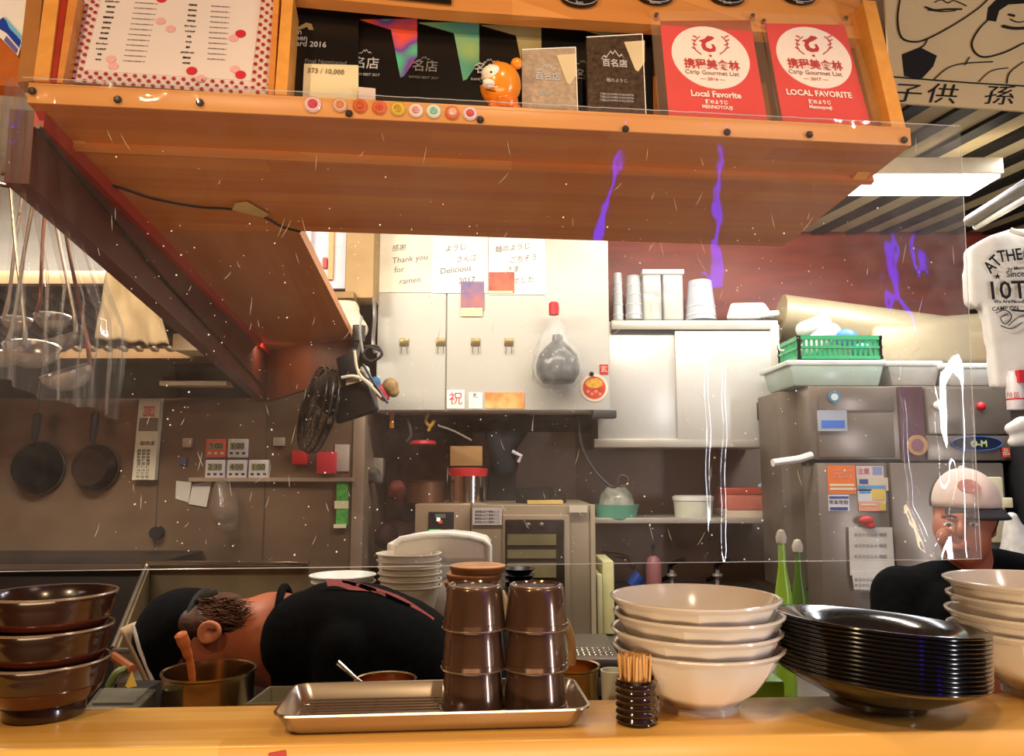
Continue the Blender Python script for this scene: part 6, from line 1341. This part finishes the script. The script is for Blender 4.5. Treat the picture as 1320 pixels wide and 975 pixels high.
# hair at the nape
def hair_strands(n, gen, m, parent, name='hair_strand'):
    bm = B()
    for k in range(n): tube(bm, gen(k), [.0016, .0014, .0004], 4)
    o = obj(name, bm, m, parent, 180); o['kind'] = 'stuff'; return o
bm = B(); ell(bm, pz(278, 800, Y1_ - .01), (.062, .070, .046)); ell(bm, pz(286, 786), (.045, .066, .032)); ell(bm, pz(256, 800, Y1_ - .02), (.04, .068, .04)); ell(bm, pz(246, 852, Y1_ - .04), (.02, .045, .03))
blob('hair', bm, HAIR, pe, .005, 2)
rg = random.Random(3)
def g_(k):
    u = rg.uniform(250, 302); v = rg.uniform(772, 822 - (u - 250) * .15); yy = Y1_ - .075 + rg.random() * .02 + abs(v - 800) * .0006
    a = P(u, v, yy); return [a, a + Vector((.014, -.004, rg.uniform(-.004, .008))), a + Vector((.032 + rg.random() * .012, -.002, rg.uniform(-.012, .016)))]
hair_strands(260, g_, mat('hair_light', '5A3822', .5, var=.4, scale=60), pe)
# cap: black shell over the crown plus brim at the forehead
bm = B(); ell(bm, pz(235, 822), (.090, .088, .094), u=32, v=24); ell(bm, pz(246, 806), (.070, .086, .070), u=32, v=24)
ell(bm, pz(240, 856), (.050, .076, .052))  # black lump stands in for the shaded face below the cap
cap = blob('cap', bm, CLOTHB, pe, .005, 6)
for s_ in (-.5, 0, .5):
    pts = [pz(224, 824) + Vector((-.0885 * math.cos(a) , .0865 * math.sin(s_) , .099 * math.sin(a))) for a in [x * .2 for x in range(0, 8)]]
obj('cap_band', tube(B(), [pz(262, 816) + Vector((-.004 * math.sin(a) + .0, -.087 * math.cos(a), .078 * math.sin(a))) for a in [x * PI / 20 for x in range(-10, 31)]], .006, 8), mat('cap_band_black', '101012', .8), pe)
brim = []
bm = B(); g = []
for i in range(9):
    t_ = i / 8; row = []
    for j in range(9):
        s_ = j / 8 * 2 - 1
        root_ = P(172 + 34 * t_ , 806 + 84 * t_, Y1_); out_ = Vector((-.020, 0, -.012)) * (1 - .5 * t_)
        row.append(bm.verts.new(root_ + Vector((-.012 * (1 - s_ * s_), 0, 0)) + Vector((0, s_ * .092 * (1 - .2 * t_), 0)) + Vector((.022 * s_ * s_, 0, .008 * s_ * s_))))
    g.append(row)
for i in range(8):
    for j in range(8): bm.faces.new([g[i][j], g[i + 1][j], g[i + 1][j + 1], g[i][j + 1]])
o = obj('cap_brim', bm, mat('brim_tan', 'A88E70', .8, var=.08), pe, 180); md = o.modifiers.new('s', 'SOLIDIFY'); md.thickness = .005; DEFER.append(o)
o['label'] = 'tan underside of the cap brim'
obj('brim_edge', tube(B(), [P(171, 806, Y1_ - .083), P(180, 838, Y1_ - .082), P(201, 888, Y1_ - .06)], .0035, 6), WHITECL, pe)
FT = Frame(P(270, 768, Y1_ - .055), (1, 0, .35), (-.3, .25, .9)); 
obj('cap_strap', fbx(B(), FT, -.016, -.004, .0, .018, .008, .004, .001), DGREY, pe); pass
# eyes, brow and mouth (face points down)
for yy in (-.03, .03): obj('eye', ell(B(), pz(216, 890, Y1_ + yy), (.009, .011, .005)), WHITE, pe)
obj('mouth', tube(B(), [pz(275, 903, Y1_ - .02), pz(277, 905, Y1_), pz(275, 903, Y1_ + .02)], .004, 6), mat('lip', '8A3F34', .5), pe)
# shirt
bm = B()
ctr = [(400, 825, .094), (430, 822, .106), (470, 830, .112), (510, 850, .116), (555, 882, .112), (600, 912, .12)]
for (u0, v0, r0), (u1, v1, r1) in zip(ctr, ctr[1:]):
    for dy in (-.045, .045): capsule(bm, P(u0, v0, Y1_ + dy), r0, P(u1, v1, Y1_ + dy), r1, 20)
for yy in (1.44, 1.72):
    sh0 = P(445 if yy < 1.5 else 430, 842, yy); capsule(bm, sh0, .062, sh0 + Vector((.01, 0, -.16)), .055, 16)
    capsule(bm, P(425, 830, Y1_), .09, sh0, .062, 16)
capsule(bm, pz(600, 895), .13, hipc, .13, 20)
shirt = blob('shirt', bm, CLOTHB, pe, .008, 8)
obj('collar', tube(B(), [pz(366, 824) + Vector((.012 * math.cos(a) - .004 * math.sin(a) ** 2, -.094 * math.cos(a) * 1.0, .098 * math.sin(a))) for a in [x * 2 * PI / 28 for x in range(28)]], .008, 8, closed=True), CLOTHB, pe)
bm = B()
for yy in (-.09, .09):
    h0 = hipc + Vector((0, yy, -.06)); k0 = Vector((hipc.x + .03, Y1_ + yy, .50)); a0_ = Vector((hipc.x + .06, Y1_ + yy + .02, .11)); capsule(bm, h0, .10, k0, .075); capsule(bm, k0, .075, a0_, .06)
blob('trousers', bm, BLACKM, pe, .012, 4)
# pink back print, wrapped onto the shirt
def wrap(o, tgt, off=.002):
    md = o.modifiers.new('w', 'SHRINKWRAP'); md.target = tgt; md.wrap_method = 'NEAREST_SURFACEPOINT'; md.wrap_mode = 'OUTSIDE'; md.offset = off; DEFER.append(o); return o
def band(top, bot, n, m, name, parent, tgt, off, dy):
    bm = B(); g = []
    tp = spline([P(u, v, Y1_ + dy) for u, v in top], n); bt = spline([P(u, v, Y1_ + dy) for u, v in bot], n)
    for a, b in zip(tp, bt): g.append([bm.verts.new(a.lerp(b, k / 4)) for k in range(5)])
    for i in range(len(g) - 1):
        for k in range(4): bm.faces.new([g[i][k], g[i + 1][k], g[i + 1][k + 1], g[i][k + 1]])
    return wrap(obj(name, bm, m, parent, 180), tgt, off)
PK = mat('pink_print', 'E08890', .8, var=.15, scale=60)
band([(420, 746), (445, 748), (482, 757), (520, 771), (560, 797)], [(422, 756), (440, 757), (475, 772), (510, 787), (558, 803)], 8, PK, 'back_print', pe, shirt, .003, -.085)
band([(440, 748), (470, 754), (500, 766), (530, 780)], [(442, 752), (470, 760), (498, 773), (526, 786)], 6, CLOTHB, 'print_gap', pe, shirt, .0045, -.085)
# --- second cook at right
Y2 = 1.95
pe2 = thing('person', 'person in a white cap and black shirt standing behind the black plates', 'person', (P(1245, 800, Y2).x, Y2 + .03, 0))
q_ = lambda u, v, Y=Y2: P(u, v, Y)
bm = B(); ell(bm, q_(1243, 658), (.066, .085, .088)); ell(bm, q_(1242, 690, Y2 - .02), (.055, .07, .078)); ell(bm, q_(1240, 714, Y2 - .05), (.030, .03, .026))
ell(bm, q_(1238, 685, Y2 - .105), (.012, .018, .02)); ell(bm, q_(1238, 678, Y2 - .095), (.009, .014, .022)); 
for du in (-22, 22): ell(bm, q_(1240 + du, 693, Y2 - .06), (.022, .02, .024))
for du in (-35, 35): ell(bm, q_(1243 + du, 680, Y2 + .0), (.009, .02, .03))
ell(bm, q_(1238, 667, Y2 - .085), (.05, .012, .010)); ell(bm, q_(1238, 705, Y2 - .088), (.022, .01, .006)); ell(bm, q_(1238, 711, Y2 - .085), (.018, .01, .006))
capsule(bm, q_(1248, 710, Y2 + .01), .052, q_(1250, 745, Y2 + .03), .06)
sL, sR = q_(1163, 768, Y2 + .02), q_(1335, 757, Y2 + .02)
hp2 = Vector((q_(1250, 900).x, Y2 + .06, .80))
capsule(bm, sL, .055, sR, .055); capsule(bm, q_(1250, 800, Y2 + .02), .13, hp2, .13)
for sgn, s_ in ((-1, sL), (1, sR)):
    e0 = s_ + Vector((sgn * .05, -.08, -.26)); w0 = e0 + Vector((-sgn * .14, -.16, .02)); capsule(bm, s_, .05, e0, .038); capsule(bm, e0, .038, w0, .026); hand(bm, w0, w0 - e0, Vector((0, 0, 1)))
    h0 = hp2 + Vector((sgn * .09, 0, 0)); k0 = h0 + Vector((sgn * .02, -.12, -.34)); a0_ = Vector((k0.x, k0.y + .12, .09)); capsule(bm, h0, .085, k0, .055); capsule(bm, k0, .055, a0_, .04); capsule(bm, a0_, .04, a0_ + Vector((0, -.14, -.045)), .035)
blob('body', bm, mat('skin_two', 'A8644A', .5, var=.1, scale=12), pe2, .007, 4)
for du in (-16, 16):
    obj('eye', ell(B(), q_(1239 + du, 676, Y2 - .096), (.011, .006, .005)), mat('eye_white', 'D8D0C8', .3), pe2); obj('iris', ell(B(), q_(1239 + du, 677, Y2 - .1015), (.005, .003, .0045)), INK, pe2)
    obj('eyebrow', tube(B(), [q_(1239 + du - 9, 667, Y2 - .098), q_(1239 + du, 664.5, Y2 - .101), q_(1239 + du + 9, 667, Y2 - .096)], .003, 6), HAIR, pe2)
obj('mouth', tube(B(), [q_(1227, 708, Y2 - .097), q_(1238, 709, Y2 - .102), q_(1249, 708, Y2 - .097)], .0028, 6), mat('lip', '', .5), pe2)
bm = B(); ell(bm, q_(1245, 658, Y2 + .018), (.069, .082, .088)); h2 = blob('hair', bm, mat('hair_black', '120D0B', .6, var=.4), pe2, .006, 3)
# cap: white front, dark right panel, dark edged brim
def shell(c, rx, ry, rz, a0, a1, zmin, m, name, par):
    bm = B(); g = []
    n1, n2 = 24, 10
    for j in range(n2 + 1):
        th = zmin + (PI / 2 - zmin) * j / n2; row = []
        for i in range(n1 + 1):
            a = a0 + (a1 - a0) * i / n1; row.append(bm.verts.new(c + Vector((rx * math.cos(th) * math.cos(a), ry * math.cos(th) * math.sin(a), rz * math.sin(th)))))
        g.append(row)
    for j in range(n2):
        for i in range(n1): bm.faces.new([g[j][i], g[j][i + 1], g[j + 1][i + 1], g[j + 1][i]])
    bmesh.ops.remove_doubles(bm, verts=bm.verts, dist=1e-5)
    o = obj(name, bm, m, par, 180); md = o.modifiers.new('s', 'SOLIDIFY'); md.thickness = .004; DEFER.append(o); return o
cc = q_(1243, 648, Y2 + .0)
shell(cc, .073, .094, .086, PI * .93, PI * 1.80, -.12, mat('cap_white', 'D8C4BC', .85, var=.04), 'cap_front', pe2)
shell(cc, .0725, .0935, .0855, -PI * .2, PI * .93, -.12, mat('cap_dark', '16161A', .85), 'cap_back', pe2)
bm = B(); g = []
for i in range(13):
    a = PI * 1.12 + PI * .76 * i / 12; row = []
    for j in range(5):
        k = 1 + .34 * math.sin(PI * i / 12) ** .6 * j / 4
        row.append(bm.verts.new(cc + Vector((.074 * k * math.cos(a), .095 * k * math.sin(a), -.012 - .022 * j / 4))))
    g.append(row)
for i in range(12):
    for j in range(4): bm.faces.new([g[i][j], g[i + 1][j], g[i + 1][j + 1], g[i][j + 1]])
o = obj('cap_brim', bm, mat('brim_navy', '1A1A22', .8), pe2, 180); md = o.modifiers.new('s', 'SOLIDIFY'); md.thickness = .004; DEFER.append(o); o['label'] = 'dark brim of the white cap'
obj('cap_button', ell(B(), cc + Vector((0, 0, .087)), (.008, .008, .004)), WHITECL, pe2)
obj('cap_emblem', disc(B(), Frame(cc + Vector((-.036, -.083, .040)), (1, 0.1, 0), (0, .42, .9)), 0, 0, .028, .018, .004, .003, 20), mat('emblem_pink', 'C98A80', .8, var=.2, scale=60), pe2, 0)
bm = B(); capsule(bm, sL + Vector((0, 0, -.01)), .072, q_(1212, 753, Y2 + .03), .060, 18); capsule(bm, sR + Vector((0, 0, .0)), .075, q_(1287, 741, Y2 + .03), .066, 18); capsule(bm, q_(1212, 753, Y2 + .03), .060, q_(1287, 741, Y2 + .03), .066, 18)
for du in (-45, 0, 45): capsule(bm, q_(1250 + du, 800, Y2 + .02), .115, hp2 + Vector((du * .0012, 0, 0)), .12, 18)
for sgn, s_ in ((-1, sL), (1, sR)): capsule(bm, s_, .075, s_ + Vector((sgn * .03, -.04, -.17)), .064, 16)
blob('shirt', bm, CLOTHB, pe2, .009, 8)
bm = B()
for sgn in (-1, 1):
    h0 = hp2 + Vector((sgn * .09, 0, -.03)); k0 = h0 + Vector((sgn * .02, -.12, -.31)); a0_ = Vector((k0.x, k0.y + .12, .11)); capsule(bm, h0, .10, k0, .075); capsule(bm, k0, .075, a0_, .06)
blob('trousers', bm, BLACKM, pe2, .012, 4)

# ================================================================ clear vinyl curtain
def vinyl(key, dust0, dust1, rough=.03, bump=.04):
    m = bpy.data.materials.new(key); m.use_nodes = True; nt = m.node_tree; N = nt.nodes; L = nt.links; N.clear()
    out = N.new('ShaderNodeOutputMaterial'); tr_ = N.new('ShaderNodeBsdfTransparent'); tr_.inputs[0].default_value = (.965, .965, .97, 1)
    gl = N.new('ShaderNodeBsdfGlossy'); gl.inputs['Roughness'].default_value = rough; gl.inputs[0].default_value = (1, 1, 1, 1)
    lw_ = N.new('ShaderNodeLayerWeight'); lw_.inputs[0].default_value = .5; pw = N.new('ShaderNodeMath'); pw.operation = 'POWER'; pw.inputs[1].default_value = 5; L.new(lw_.outputs['Facing'], pw.inputs[0]); fr = N.new('ShaderNodeMath'); fr.operation = 'MULTIPLY_ADD'; fr.inputs[1].default_value = .6; fr.inputs[2].default_value = .055; L.new(pw.outputs[0], fr.inputs[0])
    tc = N.new('ShaderNodeTexCoord'); mpn = N.new('ShaderNodeMapping'); mpn.inputs['Scale'].default_value = (1, 1, .35); L.new(tc.outputs['Object'], mpn.inputs[0])
    nz = N.new('ShaderNodeTexNoise'); nz.inputs['Scale'].default_value = 26; nz.inputs['Detail'].default_value = 3; L.new(mpn.outputs[0], nz.inputs[0])
    bp = N.new('ShaderNodeBump'); bp.inputs['Strength'].default_value = bump; bp.inputs['Distance'].default_value = .002; L.new(nz.outputs[0], bp.inputs['Height']); L.new(bp.outputs[0], gl.inputs['Normal'])
    m1 = N.new('ShaderNodeMixShader'); L.new(fr.outputs[0], m1.inputs[0]); L.new(tr_.outputs[0], m1.inputs[1]); L.new(gl.outputs[0], m1.inputs[2])
    tl = N.new('ShaderNodeBsdfTranslucent'); tl.inputs[0].default_value = (.8, .82, .88, 1); df = N.new('ShaderNodeBsdfDiffuse'); df.inputs[0].default_value = (.75, .75, .75, 1)
    ad = N.new('ShaderNodeMixShader'); ad.inputs[0].default_value = .6; L.new(df.outputs[0], ad.inputs[1]); L.new(tl.outputs[0], ad.inputs[2])
    n2 = N.new('ShaderNodeTexNoise'); n2.inputs['Scale'].default_value = 5; n2.inputs['Detail'].default_value = 8; n2.inputs['Roughness'].default_value = .75; L.new(tc.outputs['Object'], n2.inputs[0])
    mr = N.new('ShaderNodeMapRange'); mr.inputs['From Min'].default_value = .4; mr.inputs['From Max'].default_value = .75; mr.inputs['To Min'].default_value = dust0; mr.inputs['To Max'].default_value = dust1; L.new(n2.outputs[0], mr.inputs[0])
    sx = N.new('ShaderNodeSeparateXYZ'); L.new(tc.outputs['Object'], sx.inputs[0]); haze_gain = N.new('ShaderNodeMapRange'); haze_gain.inputs['From Min'].default_value = .22; haze_gain.inputs['From Max'].default_value = .62; haze_gain.inputs['To Min'].default_value = 1.0; haze_gain.inputs['To Max'].default_value = 2.6; L.new(sx.outputs[0], haze_gain.inputs[0]); mm = N.new('ShaderNodeMath'); mm.operation = 'MULTIPLY'; L.new(mr.outputs[0], mm.inputs[0]); L.new(haze_gain.outputs[0], mm.inputs[1])  # dust raised towards the right, painting in the ceiling lamp's haze
    m2 = N.new('ShaderNodeMixShader'); L.new(mm.outputs[0], m2.inputs[0]); L.new(m1.outputs[0], m2.inputs[1]); L.new(ad.outputs[0], m2.inputs[2]); L.new(m2.outputs[0], out.inputs[0])
    return m
VIN = vinyl('clear_vinyl', .02, .09)
cu = thing('vinyl_curtain', 'clear wrinkled vinyl splash curtain tacked along the overhead shelf edge', 'curtain', (A + Bp) / 2)
cc0 = .0085
aL, aR = FE.hit(30, 110, cc0)[0], FE.hit(1237, 180, cc0)[0]; aRb = FE.hit(1264, 728, cc0)[0]
bT = 0.0025; bB = FE.hit(660, 728, cc0)[1]
RIDGE = [((905, 380), (908, 728), 7, .004), ((930, 440), (925, 728), 6, .004),
         ((1155, 480), (1165, 650), 5, .006), ((1165, 650), (1200, 728), 6, .005), ((1195, 500), (1205, 600), 5, .005), ((1250, 500), (1255, 728), 5, .004), ((70, 120), (110, 500), 9, .003), ((50, 112), (60, 480), 6, .005), ((700, 570), (640, 728), 10, .0012), ((258, 135), (280, 300), 8, .0015), ((1230, 620), (1190, 728), 7, .005), ((455, 540), (452, 728), 5, .0015)]
RR = []
for (p0, p1, w_, am) in RIDGE:
    q0, q1 = FE.hit(*p0, cc0), FE.hit(*p1, cc0); RR.append((q0, q1, w_ * .00112, am))
def cdisp(a, b):
    t = (bT - b) / (bT - bB)
    d = .005 * (.25 + .75 * max(0, min(1, (t - .35) * 4))) * noise.noise(Vector((a * 2.2, b * 1.3, 1.7))) * min(1, t * 3) + .0012 * (.2 + .8 * max(0, min(1, (t - .35) * 4))) * noise.noise(Vector((a * 9, b * 3, 5.1))) * min(1, t * 6)
    d += .00006 * noise.noise(Vector((a * 60, b * 40, 9.1))) 
    if a > FE_r: d += .006 * math.sin((a - FE_r) * 40) * max(0, min(1, (t - .42) * 5)) * .5
    for (q0, q1, w_, am) in RR:
        hi, lo = q0[1], q1[1]
        if b > hi + .03 or b < lo - .03: continue
        k = (b - hi) / (lo - hi + 1e-9); k = max(0, min(1, k)); x = q0[0] + (q1[0] - q0[0]) * k; fade = min(1, max(0, (hi + .03 - b) / .05)) * min(1, max(0, (b - lo + .03) / .05))
        d += am * fade * math.exp(-((a - x + .003 * noise.noise(Vector((b * 25, am * 900, 0)))) / (w_ * (.5 + .7 * k))) ** 2)
    return d
FE_r = FE.hit(1150, 400, cc0)[0]
NA, NB = 420, 150
bm = B(); g = []
for j in range(NB + 1):
    t = j / NB; row = []
    for i in range(NA + 1):
        s = i / NA; ar = aR + (aRb - aR) * t; a = aL + (ar - aL) * s; b = bT + (bB - bT) * t + .0015 * noise.noise(Vector((a * 12, 0, t * 3))) * (1 if j in (0, NB) else .3)
        row.append(bm.verts.new(FE.p(a, b, cc0 + (cdisp(a, b) if t > .03 else .0008 * noise.noise(Vector((a * 40, b * 40, 0)))) + .003)))
    g.append(row)
for j in range(NB):
    for i in range(NA): bm.faces.new([g[j][i], g[j][i + 1], g[j + 1][i + 1], g[j + 1][i]])
obj('main_sheet', bm, VIN, cu, 180)
# bright welded hem lines along the cut edges
def hem(pts, r, name='sheet_edge'): return obj(name, tube(B(), pts, r, 5), mat('vinyl_edge', 'D8DADC', .15, alpha=.45), cu)
hem([g[NB][i].co if False else FE.p(aL + (aRb - aL) * i / 60, bB, cc0 + .004 + cdisp(aL + (aRb - aL) * i / 60, bB)) for i in range(61)], .0006)
hem([FE.p(aR + (aRb - aR) * t / 20, bT + (bB - bT) * t / 20, cc0 + .003 + cdisp(aR + (aRb - aR) * t / 20, bT + (bB - bT) * t / 20)) for t in range(1, 21)], .0007)
hem([FE.p(aL + (aR - aL) * i / 90, bT + .001 * noise.noise(Vector((i * .7, 0, 0))), cc0 + .003) for i in range(91)], .0006)
# side sheet along the outer edge of the wing, gathered at the corner
bm = B(); g = []
s0 = FE.p(aL + .002, 0, cc0); dirn = Vector((e.x, e.y, 0)); out_ = Vector((-e.y, e.x, 0))
NS, NT = 150, 60
zbot = P(50, 500, 1.0).z
for j in range(NT + 1):
    t = j / NT; row = []
    for i in range(NS + 1):
        s = i / NS; L_ = s * (.55)
        gather = .25 + .75 * min(1, t * 1.8)
        p = s0 + dirn * L_ * gather + out_ * (.012 + .02 * s)
        f = .010 * math.sin(s * 46 + .8 * math.sin(t * 3)) * (1 - .4 * t) + .012 * noise.noise(Vector((s * 6, t * 2.5, 3)))
        zz = (ZS + .004 - .012 * s) + (zbot - ZS) * t + .012 * noise.noise(Vector((s * 5, 7, t)))
        row.append(bm.verts.new(Vector((p.x, p.y, zz)) + out_ * f))
    g.append(row)
for j in range(NT):
    for i in range(NS): bm.faces.new([g[j][i], g[j][i + 1], g[j + 1][i + 1], g[j + 1][i]])
obj('side_sheet', bm, vinyl('clear_vinyl_side', .02, .12, .05, .08), cu, 180)
# dried droplets and scratches on the sheet
rg = random.Random(11); bm = B()
def on_sheet(u, v, off=.0008):
    a, b = FE.hit(u, v, cc0); a = min(max(a, aL + .01), aRb - .01); b = min(bT - .005, max(b, bB + .003)); return FE.p(a, b, cc0 + .003 + cdisp(a, b) + off)
for k in range(620):
    u = rg.uniform(150, 1230); v = rg.uniform(280, 726) if rg.random() < .75 else rg.uniform(170, 726)
    p = on_sheet(u, v); r = (.0004 + .0009 * rg.random() ** 3)
    vs = [bm.verts.new(p + FE.ex * r * math.cos(x * PI / 3) + Vector((0, 0, 1)) * r * math.sin(x * PI / 3) * rg.uniform(.8, 1.3)) for x in range(6)]; bm.faces.new(vs)
o = obj('dried_droplet', bm, mat('droplet_white', 'E8E6E2', .4), cu, 0); o['kind'] = 'stuff'
bm = B()
for k in range(110):
    u = rg.uniform(120, 1240); v = rg.uniform(180, 710); L_ = rg.uniform(6, 26); a = rg.choice((1.2, 1.4, 1.75, 2.0, .9)) + rg.uniform(-.2, .2)
    pts = [on_sheet(u + math.cos(a) * L_ * x, v - math.sin(a) * L_ * x + 1.5 * math.sin(x * 3)) for x in (0, .35, .7, 1)]; tube(bm, pts, [.0001, .00035, .0003, .0001], 3)
o = obj('surface_scratch', bm, mat('scratch_pale', 'D8CFC0', .4), cu, 0); o['kind'] = 'stuff'

# violet neon tubes on the dining side wall (mirrored in the curtain)
NEON = mat('neon_violet', '3010FF', emit='4A14FF', estr=13.0)
for i, (p0, p1) in enumerate((((800, 195), (770, 310)), ((925, 190), (918, 370)), ((1144, 290), (1143, 395)), ((1178, 300), (1184, 390)))):
    pts = []
    for (u, v) in (p0, p1):
        d = ray(u, v).normalized(); a, b = FE.hit(u, v, cc0); X = FE.p(a, b, cc0); h_ = .004; nl = (FE.n - FE.ex * ((cdisp(a + h_, b) - cdisp(a - h_, b)) / (2 * h_)) - FE.ey * ((cdisp(a, b + h_) - cdisp(a, b - h_)) / (2 * h_))).normalized(); r = d - 2 * d.dot(nl) * nl; k = ((-.45 if i < 2 else -1.35) - X.y) / r.y; pts.append(X + r * k)
    o = obj('neon_tube', tube(B(), [pts[0], pts[0].lerp(pts[1], .5), pts[1]], [(.003, .008, .014), (.0035, .010, .018), (.006, .020, .018), (.006, .014, .006)][i], 12), NEON); tag(o, 'violet neon tube on the dining side, mirrored %s' % ['left of the clear plaque nail', 'below the red posters', 'near the right end', 'closest to the right curtain edge'][i], 'neon tube', 'violet neon tubes')
finalise()
